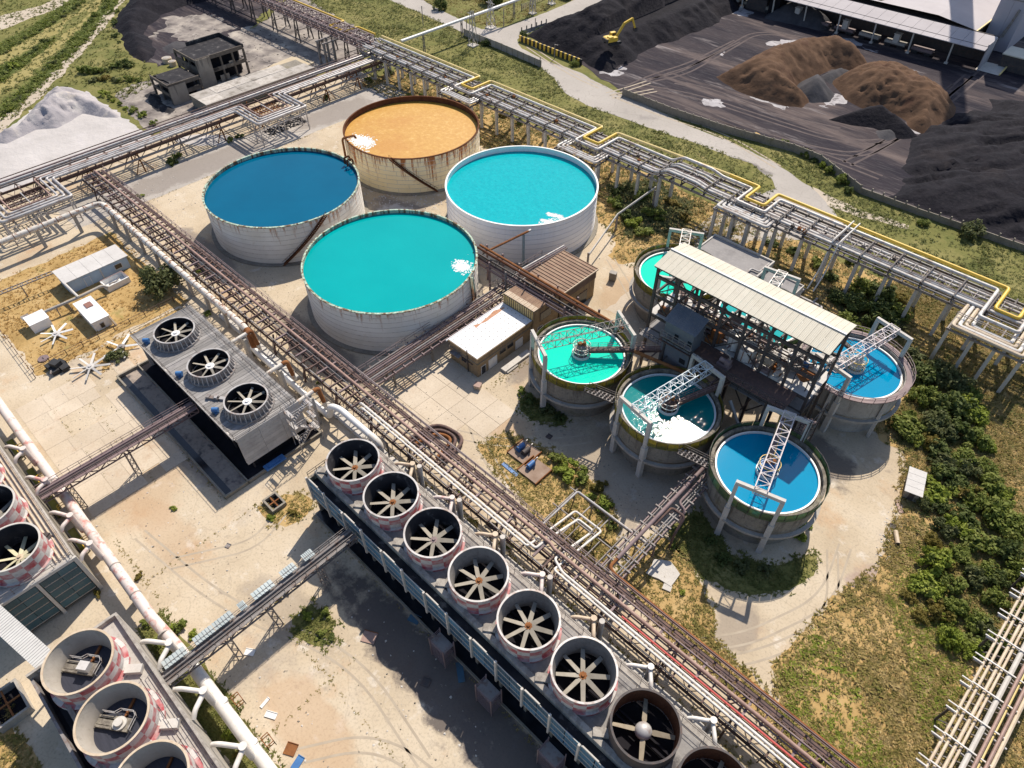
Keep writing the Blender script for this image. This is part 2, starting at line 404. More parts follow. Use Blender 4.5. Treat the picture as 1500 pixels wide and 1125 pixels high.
def checker_mat(name, n, h, z0, inner, worn=.5):
    """red and white painted squares outside, n round the drum, rows of height h above z0; object space"""
    m = mat(name, [(.42, .395, .375), (.54, .51, .485)], scale=.7, rough=.75, speck=((.25, .22, .2), .6, 2))
    nt = m.node_tree; N = nt.nodes; Lk = nt.links; bs = N["Principled BSDF"]
    base = bs.inputs["Base Color"].links[0].from_socket
    tc = N.new("ShaderNodeTexCoord"); sx = N.new("ShaderNodeSeparateXYZ"); Lk.new(tc.outputs["Object"], sx.inputs[0])
    def math_(op, a, b=None):
        q = N.new("ShaderNodeMath"); q.operation = op
        for i, x in enumerate((a, b)):
            if x is None: continue
            if isinstance(x, (int, float)): q.inputs[i].default_value = x
            else: Lk.new(x, q.inputs[i])
        return q.outputs[0]
    at = math_('ARCTAN2', sx.outputs[1], sx.outputs[0])
    a = math_('FLOOR', math_('MULTIPLY', math_('ADD', at, PI), n / (2*PI)))
    z = math_('FLOOR', math_('DIVIDE', math_('SUBTRACT', sx.outputs[2], z0), h))
    par = math_('ABSOLUTE', math_('MODULO', math_('ADD', a, z), 2.0))
    f = math_('GREATER_THAN', par, .5)
    nz = N.new("ShaderNodeTexNoise"); nz.inputs["Scale"].default_value = 1.2; nz.inputs["Detail"].default_value = 6
    gq = N.new("ShaderNodeNewGeometry"); Lk.new(gq.outputs["Position"], nz.inputs["Vector"])
    wr = N.new("ShaderNodeMapRange"); wr.inputs[1].default_value = .35; wr.inputs[2].default_value = .65
    wr.inputs[3].default_value = 1.0; wr.inputs[4].default_value = 1 - worn
    Lk.new(nz.outputs["Fac"], wr.inputs[0])
    f = math_('MULTIPLY', f, wr.outputs[0])
    x = N.new("ShaderNodeMix"); x.data_type = 'RGBA'; Lk.new(f, x.inputs[0]); Lk.new(base, x.inputs[6])
    x.inputs[7].default_value = (.36, .055, .065, 1)
    Lk.new(x.outputs[2], bs.inputs["Base Color"])
    return m
checker_red = checker_mat("checker_drum", 16, .95, .3, None, .6)
checker_pink = checker_mat("checker_drum_worn", 16, 1.05, .3, None, .6)

def leaf_mat(name, cols):
    m = mat(name, cols, scale=.55, rough=.7, spec=.25, detail=4)
    m.node_tree.nodes["Principled BSDF"].inputs["Subsurface Weight"].default_value = 0
    return m
leaf_dark = leaf_mat("leaf_dark", [(.045, .066, .018), (.10, .13, .034), (.16, .18, .055)])
leaf_mid = leaf_mat("leaf_mid", [(.09, .12, .022), (.17, .205, .04), (.27, .28, .08)])
leaf_bright = leaf_mat("leaf_bright", [(.13, .17, .02), (.24, .29, .04), (.34, .36, .08)])
leaf_yellow = leaf_mat("leaf_yellow", [(.11, .10, .02), (.20, .16, .035), (.28, .20, .06)])
leaf_olive = leaf_mat("leaf_olive", [(.06, .075, .026), (.115, .13, .048), (.18, .18, .08)])
bark = mat("bark", [(.07, .05, .035), (.13, .10, .07)], scale=1, rough=.95)
tuft_green = leaf_mat("tuft_green", [(.095, .12, .028), (.16, .17, .046), (.26, .235, .085)])
tuft_dry = leaf_mat("tuft_dry", [(.30, .22, .08), (.42, .315, .13), (.52, .41, .21)])
tuft_mix = leaf_mat("tuft_mix", [(.15, .155, .035), (.27, .22, .07), (.44, .33, .15)])
tuft_orange = leaf_mat("tuft_orange", [(.34, .20, .06), (.46, .29, .10), (.53, .37, .16)])
dust_slab = mat("dusty_slab", [(.07, .06, .06), (.24, .21, .19), (.44, .39, .33)], scale=.16, rough=.9, detail=8, blotch=[((.04, .036, .04), .9, .3, .56)], cracks=((.5, .45, .4), .35, .11, .02))

def zone_stains(m, zones):
    """dirt with a place of its own: dark grime that fades out round given spots (cx, cy, rx, ry, colour, amount)"""
    nt = m.node_tree; N = nt.nodes; Lk = nt.links; bs = N["Principled BSDF"]
    c = bs.inputs["Base Color"].links[0].from_socket
    geo = N.new("ShaderNodeNewGeometry")
    for k, (cx, cy, rx, ry, col, amt, sc) in enumerate(zones):
        mp = N.new("ShaderNodeMapping"); mp.vector_type = 'POINT'
        mp.inputs["Location"].default_value = (-cx/rx, -cy/ry, 0); mp.inputs["Scale"].default_value = (1/rx, 1/ry, 0)
        Lk.new(geo.outputs["Position"], mp.inputs[0])
        ln = N.new("ShaderNodeVectorMath"); ln.operation = 'LENGTH'; Lk.new(mp.outputs[0], ln.inputs[0])
        mr = N.new("ShaderNodeMapRange"); mr.inputs[1].default_value = .45; mr.inputs[2].default_value = 1.15; mr.inputs[3].default_value = .30; mr.inputs[4].default_value = -.28
        Lk.new(ln.outputs["Value"], mr.inputs[0])
        nz = N.new("ShaderNodeTexNoise"); nz.inputs["Scale"].default_value = sc; nz.inputs["Detail"].default_value = 8; nz.inputs["Roughness"].default_value = .68
        Lk.new(geo.outputs["Position"], nz.inputs["Vector"])
        ad = N.new("ShaderNodeMath"); ad.operation = 'ADD'; Lk.new(nz.outputs["Fac"], ad.inputs[0]); Lk.new(mr.outputs[0], ad.inputs[1])
        st = N.new("ShaderNodeMapRange"); st.inputs[1].default_value = .5; st.inputs[2].default_value = .68; st.inputs[3].default_value = 0; st.inputs[4].default_value = amt
        Lk.new(ad.outputs[0], st.inputs[0])
        x = N.new("ShaderNodeMix"); x.data_type = 'RGBA'; Lk.new(st.outputs[0], x.inputs[0]); Lk.new(c, x.inputs[6]); x.inputs[7].default_value = (*col, 1)
        c = x.outputs[2]
    Lk.new(c, bs.inputs["Base Color"])
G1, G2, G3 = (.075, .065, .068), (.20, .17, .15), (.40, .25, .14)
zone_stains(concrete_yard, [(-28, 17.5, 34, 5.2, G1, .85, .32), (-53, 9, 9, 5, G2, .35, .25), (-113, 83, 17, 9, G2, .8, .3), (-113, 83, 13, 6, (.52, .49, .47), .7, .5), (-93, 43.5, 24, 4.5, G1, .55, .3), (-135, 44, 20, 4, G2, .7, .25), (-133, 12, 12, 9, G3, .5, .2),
                            (-45, 50, 6, 5, G3, .75, .25), (-52, 54, 5, 5, G3, .45, .3), (-88, 5, 14, 9, G3, .35, .12), (-84, 14, 10, 3, G2, .6, .3), (-76, 4, 14, 4, G3, .3, .2), (-38, 3, 12, 5, G3, .45, .15), (-60, 68, 3, 9, G2, .7, .5), (-30, 60, 26, 9, G2, .45, .2), (-12, 84, 9, 7, G1, .7, .25), (-60, 98, 7, 12, G3, .35, .2), (-6, 50, 4, 6, G2, .5, .3), (6, 68, 6, 6, (.28, .19, .17), .6, .3)])
def translucent(m, amt):
    """thin sheet that lets part of the light through"""
    nt = m.node_tree; N = nt.nodes; Lk = nt.links; bs = N["Principled BSDF"]
    tr = N.new("ShaderNodeBsdfTranslucent"); Lk.new(bs.inputs["Base Color"].links[0].from_socket, tr.inputs[0])
    mx = N.new("ShaderNodeMixShader"); mx.inputs[0].default_value = amt
    Lk.new(bs.outputs[0], mx.inputs[1]); Lk.new(tr.outputs[0], mx.inputs[2])
    Lk.new(mx.outputs[0], N["Material Output"].inputs[0])
for q in (leaf_dark, leaf_mid, leaf_bright, leaf_yellow, leaf_olive, tuft_green, tuft_dry, tuft_mix, tuft_orange): translucent(q, .35)
ruin_m = mat("burnt_concrete", [(.085, .07, .06), (.19, .165, .14)], scale=.3, rough=.95, blotch=[((.03, .026, .025), .9, .3, .53), ((.28, .25, .215), .7, .4, .6)])

zone_stains(road_m, [(-112, 176, 26, 7, (.13, .11, .105), .8, .2), (-150, 178, 14, 5, (.14, .12, .115), .7, .25), (-70, 160, 10, 3, (.12, .105, .10), .7, .3), (-171, 60, 7, 30, (.20, .17, .15), .6, .2), (-171, 105, 7, 18, (.2, .17, .15), .6, .25)])
rack_pipe = mat("lagged_pipe", [(.47, .445, .42), (.61, .585, .555)], scale=.35, rough=.5, metal=.1, speck=((.24, .14, .085), .8, .8))

def film_mat(name, col):
    """thin broken scum: a film with holes, thinning towards its edge (object space radius 1)"""
    m = bpy.data.materials.new(name); m.use_nodes = True; nt = m.node_tree; N = nt.nodes; Lk = nt.links
    bs = N["Principled BSDF"]; bs.inputs["Base Color"].default_value = (*col, 1); bs.inputs["Roughness"].default_value = .8
    tc = N.new("ShaderNodeTexCoord"); ln = N.new("ShaderNodeVectorMath"); ln.operation = 'LENGTH'; Lk.new(tc.outputs["Object"], ln.inputs[0])
    geo = N.new("ShaderNodeNewGeometry"); nz = N.new("ShaderNodeTexNoise"); nz.inputs["Scale"].default_value = 1.0; nz.inputs["Detail"].default_value = 9; nz.inputs["Roughness"].default_value = .72
    Lk.new(geo.outputs["Position"], nz.inputs["Vector"])
    a = N.new("ShaderNodeMapRange"); a.inputs[1].default_value = 0; a.inputs[2].default_value = 1; a.inputs[3].default_value = .34; a.inputs[4].default_value = -.42; Lk.new(ln.outputs["Value"], a.inputs[0])
    s = N.new("ShaderNodeMath"); s.operation = 'ADD'; Lk.new(nz.outputs["Fac"], s.inputs[0]); Lk.new(a.outputs[0], s.inputs[1])
    f = N.new("ShaderNodeMapRange"); f.inputs[1].default_value = .42; f.inputs[2].default_value = .62; f.inputs[3].default_value = 0; f.inputs[4].default_value = .92; Lk.new(s.outputs[0], f.inputs[0])
    tr = N.new("ShaderNodeBsdfTransparent"); mx = N.new("ShaderNodeMixShader"); Lk.new(f.outputs[0], mx.inputs[0]); Lk.new(tr.outputs[0], mx.inputs[1]); Lk.new(bs.outputs[0], mx.inputs[2])
    Lk.new(mx.outputs[0], N["Material Output"].inputs[0]); return m
seam_m = mat("weld_seam", [(.50, .465, .41), (.60, .565, .51)], scale=1.2, rough=.8, speck=((.22, .12, .06), .6, 2))
seam_pale = mat("weld_seam_pale", [(.52, .52, .54), (.60, .60, .62)], scale=1.2, rough=.6)
scum_m = film_mat("scum_film", (.70, .73, .72)); scum_dull = film_mat("scum_dull", (.34, .27, .16))

# ================================================================== GROUND AND TERRAIN
_lat = npr.random((256, 256))
def vnoise(x, y):
    xi = np.floor(x).astype(int); yi = np.floor(y).astype(int)
    fx = x - xi; fy = y - yi; fx = fx*fx*(3-2*fx); fy = fy*fy*(3-2*fy)
    g = lambda i, j: _lat[(xi+i) % 256, (yi+j) % 256]
    return (g(0,0)*(1-fx) + g(1,0)*fx)*(1-fy) + (g(0,1)*(1-fx) + g(1,1)*fx)*fy
def fbm(x, y, o=5, lac=2.1, gain=.5):
    t = 0; a = 1; s = 0
    for k in range(o):
        t = t + a*vnoise(x + 17.3*k, y + 9.1*k); s += a; a *= gain; x = x*lac; y = y*lac
    return t / s

def inside(px, py, poly):
    r = np.zeros(px.shape, bool)
    n = len(poly)
    for i in range(n):
        x1, y1 = poly[i]; x2, y2 = poly[(i+1) % n]
        if y1 == y2: continue
        c = ((y1 > py) != (y2 > py)) & (px < (x2-x1)*(py-y1)/(y2-y1) + x1)
        r ^= c
    return r
def edge_dist(px, py, poly):
    d = np.full(px.shape, 1e9); n = len(poly)
    for i in range(n):
        x1, y1 = poly[i]; x2, y2 = poly[(i+1) % n]
        dx, dy = x2-x1, y2-y1; L = dx*dx + dy*dy + 1e-9
        t = np.clip(((px-x1)*dx + (py-y1)*dy) / L, 0, 1)
        d = np.minimum(d, np.hypot(px-x1-t*dx, py-y1-t*dy))
    return d

def rough_poly(poly, step=1.2, amp=.6):
    out = []; n = len(poly)
    for i in range(n):
        a = Vector(poly[i]); b = Vector(poly[(i+1) % n]); L = (b-a).length
        k = max(1, int(L/step)); nn = Vector((-(b-a).y, (b-a).x)).normalized() if L > 0 else Vector((0, 0))
        for j in range(k):
            p = a.lerp(b, j/k)
            q = (vnoise(np.array(p.x*.7+50), np.array(p.y*.7+50)) - .5)*2*amp + (vnoise(np.array(p.x*.16+9), np.array(p.y*.16+3)) - .5)*2.4*amp
            p = p + nn*float(q)
            out.append((p.x, p.y))
    return out

def sheet(name, poly, z, m, amp=.6, label=None, step=1.2):
    p = rough_poly(poly, step, amp) if amp else poly
    tri = tessellate_polygon([[Vector((x, y, 0)) for x, y in p]])
    me = bpy.data.meshes.new(name)
    fs = []
    for t in tri:
        a, b, c = (p[i] for i in t)
        s = (b[0]-a[0])*(c[1]-a[1]) - (b[1]-a[1])*(c[0]-a[0])
        fs.append(t if s > 0 else t[::-1])
    me.from_pydata([(x, y, z) for x, y in p], [], fs)
    me.materials.append(m); me.update()
    o = link(bpy.data.objects.new(name, me)); o['kind'] = 'structure'
    if label: o['label'] = label
    return o

def grass(name, polys, dens, m, size=.5, label=None, holes=(), seed=1, spill=1.1):
    """loose tufts of blades over the given areas, one object that nobody could count"""
    g = np.random.default_rng(seed)
    P = []
    for poly in polys:
        a = np.array(poly); x0, y0 = a.min(0) - spill; x1, y1 = a.max(0) + spill
        n = int((x1-x0)*(y1-y0)*dens)
        if n < 1: continue
        q = np.column_stack([g.uniform(x0, x1, n), g.uniform(y0, y1, n)])
        k = inside(q[:, 0], q[:, 1], poly)
        k |= (edge_dist(q[:, 0], q[:, 1], poly) < spill*g.random(n)**2)
        for h in holes: k &= ~inside(q[:, 0], q[:, 1], h)
        k &= fbm(q[:, 0]*.12+7, q[:, 1]*.12+31, 3) > g.uniform(.12, .54, n)
        P.append(q[k])
    P = np.concatenate(P); n = len(P); B = 6
    sc = size*(.5 + .9*fbm(P[:, 0]*.2, P[:, 1]*.2, 2))*g.uniform(.6, 1.4, n)
    ang = g.uniform(0, 2*PI, (n, B)); lean = g.uniform(.75, 1.38, (n, B)); wid = g.uniform(.10, .22, (n, B))*sc[:, None]*1.6
    r0 = g.uniform(0, .45, (n, B))*sc[:, None]
    bx = P[:, 0, None] + r0*np.cos(ang); by = P[:, 1, None] + r0*np.sin(ang)
    ca, sa = np.cos(ang), np.sin(ang)
    L = sc[:, None]*g.uniform(.7, 1.3, (n, B))
    V = np.zeros((n, B, 3, 3))
    V[..., 0, 0] = bx - sa*wid; V[..., 0, 1] = by + ca*wid
    V[..., 1, 0] = bx + sa*wid; V[..., 1, 1] = by - ca*wid
    V[..., 2, 0] = bx + ca*L*np.sin(lean); V[..., 2, 1] = by + sa*L*np.sin(lean); V[..., 2, 2] = L*np.cos(lean)
    V = V.reshape(-1, 3); nf = n*B
    me = bpy.data.meshes.new(name)
    me.vertices.add(len(V)); me.vertices.foreach_set("co", V.ravel())
    me.loops.add(nf*3); me.loops.foreach_set("vertex_index", np.arange(nf*3, dtype=np.int32))
    me.polygons.add(nf); me.polygons.foreach_set("loop_start", np.arange(0, nf*3, 3, dtype=np.int32))
    me.materials.append(m); me.update(calc_edges=True)
    o = link(bpy.data.objects.new(name, me)); o['kind'] = 'stuff'
    if label: o['label'] = label; o['category'] = 'grass'
    return o

def mound(name, poly, m, slope=.7, cap=6.0, res=.9, rip=.5, ripf=.35, label=None, cat='heap', edge=1.0, ridge=None, aniso=None):
    """a heap on a footprint: rises at its angle of repose to a lumpy top"""
    poly = rough_poly(poly, 2.5, edge)
    a = np.array(poly); x0, y0 = a.min(0) - res; x1, y1 = a.max(0) + res
    nx = int((x1-x0)/res) + 2; ny = int((y1-y0)/res) + 2
    X, Y = np.meshgrid(x0 + np.arange(nx)*res, y0 + np.arange(ny)*res, indexing='ij')
    ins = inside(X, Y, poly); d = edge_dist(X, Y, poly)
    h = np.where(ins, d*slope, -d*slope*.8)
    n1 = fbm(X*.11+3, Y*.11+8, 4)
    capn = cap*(.72 + .56*n1)
    k = 1.2
    h = np.where(h > 0, -k*np.log(np.exp(-np.clip(h, 0, 60)/k) + np.exp(-capn/k)) , h)
    if aniso is None: ridged = 1 - np.abs(2*fbm(X*ripf, Y*ripf, 4) - 1)
    else:
        c_, s_ = math.cos(aniso), math.sin(aniso); w_ = 3*fbm(X*.08, Y*.08, 3)
        ridged = 1 - np.abs(2*fbm((X*c_+Y*s_)*ripf*.22 + w_, (-X*s_+Y*c_)*ripf*1.5 + w_, 4) - 1)
    h = h + np.where(ins, np.clip(d/3, 0, 1)*rip*(ridged - .6)*2, 0)
    if ridge is not None: h = ridge(X, Y, h, d, ins)
    h = np.where(ins, np.maximum(h, .01), np.maximum(h, -.6))
    keep = ins | (d < res*1.5)
    idx = np.full(X.shape, -1); idx[keep] = np.arange(keep.sum())
    V = np.column_stack([X[keep], Y[keep], h[keep]])
    q = keep[:-1, :-1] & keep[1:, :-1] & keep[1:, 1:] & keep[:-1, 1:]
    F = np.column_stack([idx[:-1, :-1][q], idx[1:, :-1][q], idx[1:, 1:][q], idx[:-1, 1:][q]])
    c = V[:, :2].mean(0); V[:, 0] -= c[0]; V[:, 1] -= c[1]
    me = bpy.data.meshes.new(name); me.from_pydata(V.tolist(), [], F.tolist()); me.materials.append(m)
    me.shade_smooth(); me.update()
    o = link(bpy.data.objects.new(name, me)); o.location = (c[0], c[1], 0)
    return tag(o, label, cat)

def rect(x0, x1, y0, y1): return [(x0, y0), (x1, y0), (x1, y1), (x0, y1)]

# base ground out to the horizon
gb = MB(); gb.quad((-2600, -2200, -.03), (2600, -2200, -.03), (2600, 3000, -.03), (-2600, 3000, -.03))
part('ground', gb, field_m, kind='structure', label='open scrub land round the plant', smooth=0)

# plant yard of pale concrete
YARD = rect(-193, 16, -75, 128)
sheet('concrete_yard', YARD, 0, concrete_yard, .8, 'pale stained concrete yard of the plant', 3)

# field beyond the pipe racks and the road that runs through it
ROADPX = [(520, -22), (575, -25), (640, 12), (705, 43), (740, 40), (800, 18), (850, -4), (900, -40), (960, -45), (905, -3), (840, 20), (800, 36), (772, 50), (757, 58), (762, 70), (800, 88), (850, 107), (905, 136), (960, 160),
          (1000, 180), (1077, 212), (1133, 237), (1187, 273), (1222, 308), (1255, 352), (1190, 352), (1100, 352), (1010, 385), (985, 360), (1040, 318), (1100, 292), (1136, 276), (1130, 262),
          (1100, 240), (1020, 210), (930, 180), (860, 154), (828, 137), (812, 116), (790, 97), (740, 76), (690, 54), (640, 30), (590, 8)]
ROAD = GP(ROADPX)
FIELD = GP([(415, -45), (520, -22), (590, 8), (640, 30), (690, 54), (740, 76), (790, 97), (812, 116), (828, 137), (860, 154), (930, 180), (1020, 210), (1100, 240), (1130, 262), (1136, 276),
            (1100, 292), (1040, 270), (1000, 252), (870, 192), (700, 125), (575, 70), (500, 28), (455, 5)])
FIELD2 = GP([(1198, 270), (1235, 268), (1258, 286), (1340, 316), (1438, 350), (1500, 372), (1700, 450), (1700, 640), (1500, 560), (1440, 520), (1290, 440), (1250, 400), (1255, 352), (1222, 308)])
sheet('grass_field', FIELD, .004, field_m, .8, 'green grass strip between pipe rack and road')
sheet('grass_field', FIELD2, .004, field_m, .8, 'green grass slope beyond the yellow pipe')
sheet('road', ROAD, .012, road_m, .25, 'pale dusty road passing the coal yard')

NORTH = GP([(600, -60), (560, -32), (640, 10), (705, 40), (740, 36), (800, 14), (850, -8), (900, -60)])
STRIPW = GP([(985, 172), (1060, 197), (1160, 225), (1200, 241), (1240, 272), (1187, 270), (1133, 234), (1077, 209), (1000, 177)])
sheet('grass_field', STRIPW, .005, field_m, .5, 'narrow grass strip between road and coal yard wall')
sheet('dirt_track', GP([(1190, 274), (1215, 285), (1262, 306), (1330, 330), (1330, 334), (1255, 318), (1205, 300)]), .009, pale_path, .6, 'pale dirt strip below the coal yard wall')
sheet('road', rect(-177.2, -165.2, 28, 128), .0075, road_m, .25, 'grey concrete road beside the grey pipe rack')
sheet('grass_field', NORTH, .004, field_m, .8, 'scrubby ground on the far side of the road')

# coal yard: dark dust, slightly rolling
COALPX = [(905, -40), (905, -3), (840, 20), (800, 36), (776, 52), (800, 66), (852, 95), (905, 132), (912, 138), (980, 165), (1060, 192), (1160, 220), (1200, 236), (1258, 281), (1340, 311), (1438, 345), (1500, 367), (1760, 455),
          (2300, 300), (1900, -120), (1500, -200), (1100, -160)]
COAL = GP(COALPX)
coal_yard = sheet('coal_yard', COAL, .008, coal_m, .6, 'dark coal dust yard with tyre tracks', 3)
puddle_m = mat("spilled_powder", [(.20, .18, .19), (.42, .40, .41)], scale=.35, rough=.8, blotch=[((.07, .06, .065), .9, .5, .52)])
# pale puddles and spilled powder on the coal yard
for i, (px, z) in enumerate([
        ([(1125, 62), (1150, 57), (1172, 60), (1190, 66), (1178, 70), (1150, 67), (1128, 66)], .014),
        ([(1058, 8), (1080, 10), (1098, 18), (1096, 25), (1078, 20), (1062, 15)], .014),
        ([(1220, 50), (1245, 57), (1262, 66), (1240, 65), (1222, 58)], .014),
        ([(1262, 68), (1290, 75), (1284, 79), (1262, 73)], .014),
        ([(1102, 140), (1128, 148), (1160, 158), (1150, 161), (1122, 152), (1100, 146)], .014),
        ([(1202, 156), (1225, 138), (1240, 142), (1236, 152), (1212, 160)], .014),
        ([(1052, 79), (1062, 74), (1068, 78), (1058, 83)], .014),
        ([(1318, 118), (1345, 117), (1353, 121), (1335, 125)], .014),
        ([(1290, 100), (1312, 103), (1305, 107)], .014),
        ([(1332, 192), (1345, 184), (1366, 178), (1366, 182), (1345, 194)], .014),
        ([(875, 108), (888, 99), (905, 101), (915, 97), (910, 108), (895, 112)], .014),
        ([(1028, 148), (1048, 144), (1060, 150), (1055, 156), (1034, 155)], .014)]):
    sheet('puddle' if i in (1, 5) else 'powder_patch', GP(px), z, puddle_m, 1.3, None, .6)

# far left fields, dirt tracks
LEFTF = GP([(-700, 60), (-300, -75), (180, -75), (205, -30), (185, 5), (168, 40), (175, 70), (208, 92), (235, 110), (232, 126), (205, 132), (192, 145), (160, 142), (130, 124), (90, 128), (60, 142), (0, 196), (-300, 330), (-700, 500)])
sheet('grass_field', LEFTF, .004, field_m, 1.0, 'wild green fields with drainage ditches', 2.5)
for px, lb in [([(178, -3), (188, -3), (150, 40), (110, 88), (97, 100), (88, 96), (128, 48)], 'pale dirt track running through the left field'),
               ([(76, 104), (97, 100), (84, 118), (50, 150), (0, 196), (-90, 250), (-100, 235), (0, 172), (45, 136)], 'pale dirt track beside the white heap'),
               ([(0, 45), (40, 30), (110, 4), (120, -4), (90, -4), (40, 14), (-60, 40), (-60, 62)], 'bare pale strip between the left ditches'),
               ([(-60, 10), (30, -8), (60, -22), (-40, -22)], 'pale bare ground at the far left corner')]:
    sheet('dirt_track', GP(px), .009, pale_path, .7, lb)

ditch_m = mat("ditch_growth", [(.05, .07, .02), (.09, .11, .03), (.15, .15, .05)], scale=.35, rough=.95, bump=.4, bscale=1.2, speck=((.03, .045, .012), .6, 2))
straw_m = mat("straw_ground", [(.25, .21, .075), (.33, .28, .12)], scale=.2, rough=.95, speck=((.16, .15, .05), .5, 1.5))
DITCH = [GP(q) for q in ([(-40, 212), (0, 178), (50, 135), (100, 86), (160, 20), (180, -10), (168, -14), (140, 20), (88, 78), (36, 128), (-40, 190)], [(-30, 138), (20, 108), (72, 66), (78, 56), (30, 84), (-40, 118)], [(-20, 92), (50, 50), (95, 22), (128, -4), (116, -6), (40, 44), (-30, 80)])]
for q in DITCH: sheet('ditch', q, .006, ditch_m, 1.0, 'overgrown drainage ditch in the left fields')
for q in ([(-40, 165), (40, 112), (120, 40), (165, -10), (156, -12), (108, 40), (30, 104), (-40, 150)], [(-30, 112), (60, 62), (130, 12), (126, 6), (52, 54), (-30, 98)]): sheet('grass_track', GP(q), .0055, straw_m, 1.2, 'straw coloured grass lane between the ditches')
# white powder yard at the left
SALT = GP([(-260, 395), (-90, 250), (0, 198), (60, 148), (130, 132), (176, 168), (212, 193), (235, 203), (160, 232), (60, 266), (0, 285), (-150, 345)])
sheet('powder_yard', SALT, .008, salt_m, 1.0, 'white powder covered yard behind the pipe rack')
# grey hard standing round the ruin, and the coal heap yard at the top left
RUINYARD = GP([(175, 130), (235, 112), (265, 105), (300, 80), (390, 30), (440, -20), (470, 10), (560, 66), (430, 120), (240, 195), (215, 190), (165, 142)])
sheet('rubble_yard', RUINYARD, .006, dust_slab, .8, 'pale broken hard standing round the ruin')
TOPCOAL = GP([(172, 40), (205, -30), (330, -40), (420, -20), (372, 35), (290, 75), (235, 96), (196, 84)])
sheet('coal_yard', TOPCOAL, .010, coal_m, 1.2, 'coal stained yard at the top left')
for px in ([(222, 55), (250, 25), (310, 22), (345, 40), (300, 62), (260, 60), (238, 48)], [(300, 66), (345, 46), (372, 38), (350, 54), (312, 72)]):
    sheet('powder_patch', GP(px), .016, dust_slab, 2.2, None, .8)

# dry grass enclosures and weedy strips inside the plant
DRYL = rect(-158, -123.2, 3.4, 33)
sheet('dry_grass_yard', DRYL, .005, dry_m, .7, 'dry orange grass yard round the small huts')
DRYL2 = GP([(150, 545), (210, 500), (280, 468), (262, 452), (170, 497), (130, 522)])
sheet('dry_grass_yard', DRYL2, .006, dry_m, .5, 'dry grass verge where the spare fans lie')
RACKSTRIP = [(-181, 122), (-150, 121), (-140, 119), (-118, 121), (-100, 118.5), (-76, 112), (-68, 104), (-60, 108), (-57, 118), (-30, 112), (-16, 104), (-6, 96), (16, 96), (16, 138), (-181, 138)]
sheet('dry_grass_yard', RACKSTRIP, .005, dry_m, 1.2, 'dry weedy strip under the tall pipe rack')
RIGHTF = GP([(1140, 1240), (1142, 1060), (1140, 985), (1172, 932), (1235, 872), (1292, 830), (1306, 775), (1322, 712), (1326, 655), (1312, 620), (1332, 560), (1290, 470), (1230, 440), (1330, 400), (1600, 520), (1750, 700), (1700, 1240)])
sheet('dry_grass_field', RIGHTF, .009, dry_m, 1.0, 'wild dry grass field at the right side')
CONE = GP([(905, 838), (925, 800), (965, 782), (1000, 795), (1015, 832), (1032, 872), (1046, 900), (1050, 935), (1075, 968), (1100, 985), (1150, 1050), (1180, 1110), (1150, 1090), (1040, 985), (960, 915)])
RING3 = [(-20, 62), (-21.5, 57), (-18, 54.2), (-12.5, 53), (-7, 55.4), (-3.6, 60), (-1.8, 64.5), (-3.5, 68), (-7, 62), (-12, 59.5), (-17, 60.5)]
MIDG = GP([(700, 652), (738, 634), (790, 650), (850, 688), (892, 735), (906, 775), (900, 812), (884, 838), (840, 805), (790, 760), (735, 700)])
BUSHG = GP([(762, 590), (800, 585), (835, 615), (822, 622), (790, 620), (765, 605)])
STRIPB = rect(-66, 16, 31.4, 36.4)
SMALLP = GP([(378, 745), (405, 728), (440, 722), (462, 735), (450, 752), (420, 768), (392, 764)])
SMALLQ = GP([(428, 905), (455, 885), (490, 912), (492, 945), (465, 950), (435, 930)])
STRIPD = rect(-64, -24, -6.3, -2.4)
CORN = GP([(-40, 1040), (0, 1005), (22, 1060), (55, 1125), (60, 1240), (-60, 1240)])
for nm, pl, mt, lb in (('weedy_ground', CONE, dry_m, 'weedy triangle beside the dusty path'), ('weedy_ground', RING3, field_m, 'dark weeds round the foot of the front basin'),
                       ('weedy_ground', MIDG, dry_m, 'weedy bed round the concrete pads'), ('weedy_ground', BUSHG, field_m, 'weeds at the foot of the mint basin'),
                       ('weedy_ground', STRIPB, dirt, 'dirt strip between cooling tower and pipe bridge'), ('weedy_ground', SMALLP, dry_m, 'dry weeds round the small pit'),
                       ('weedy_ground', SMALLQ, field_m, 'green weed island on the bare concrete'), ('weedy_ground', STRIPD, field_m, 'green strip under the white header pipe'),
                       ('weedy_ground', CORN, dry_m, 'dry weeds at the lower left corner')):
    sheet(nm, pl, .007, mt, .5, lb)
sheet('path', GP([(905, 462), (955, 425), (1000, 395), (1060, 345), (1010, 352), (960, 395), (880, 455)]), .0065, pale_path, .6, 'pale track past the back basins')

tyre_m = mat("tyre_mark", [(.33, .275, .21), (.43, .365, .285)], scale=.5, rough=.95)
def tyre(pts, z=.0088, gap=1.7, w=.3, m=None):
    q = corner([(x, y, 0) for x, y in pts], 9, 8)
    for e in (-gap/2, gap/2):
        L, Rr = [], []
        for i, p in enumerate(q):
            a = q[max(0, i-1)]; b = q[min(len(q)-1, i+1)]; t = (b-a).normalized(); nn = Vector((-t.y, t.x, 0))
            L.append(p + nn*(e - w/2)); Rr.append(p + nn*(e + w/2))
        mb = MB(); vv = [(p.x, p.y, z) for p in L] + [(p.x, p.y, z) for p in Rr]; n = len(L)
        mb.add(vv, [(i+1, i, n+i, n+i+1) for i in range(n-1)])
        part('tyre_mark', mb, m or tyre_m, kind='structure', smooth=0)
tyre([(-70, 2), (-64, 12), (-66, 18)]); tyre([(-78, 1), (-58, 4), (-40, 12), (-24, 10)]); tyre([(-36, -1), (-30, 8), (-14, 11)]); tyre([(-64, 44), (-52, 50), (-44, 58), (-41, 62)]); tyre([(-66, 56), (-54, 48), (-40, 44)])
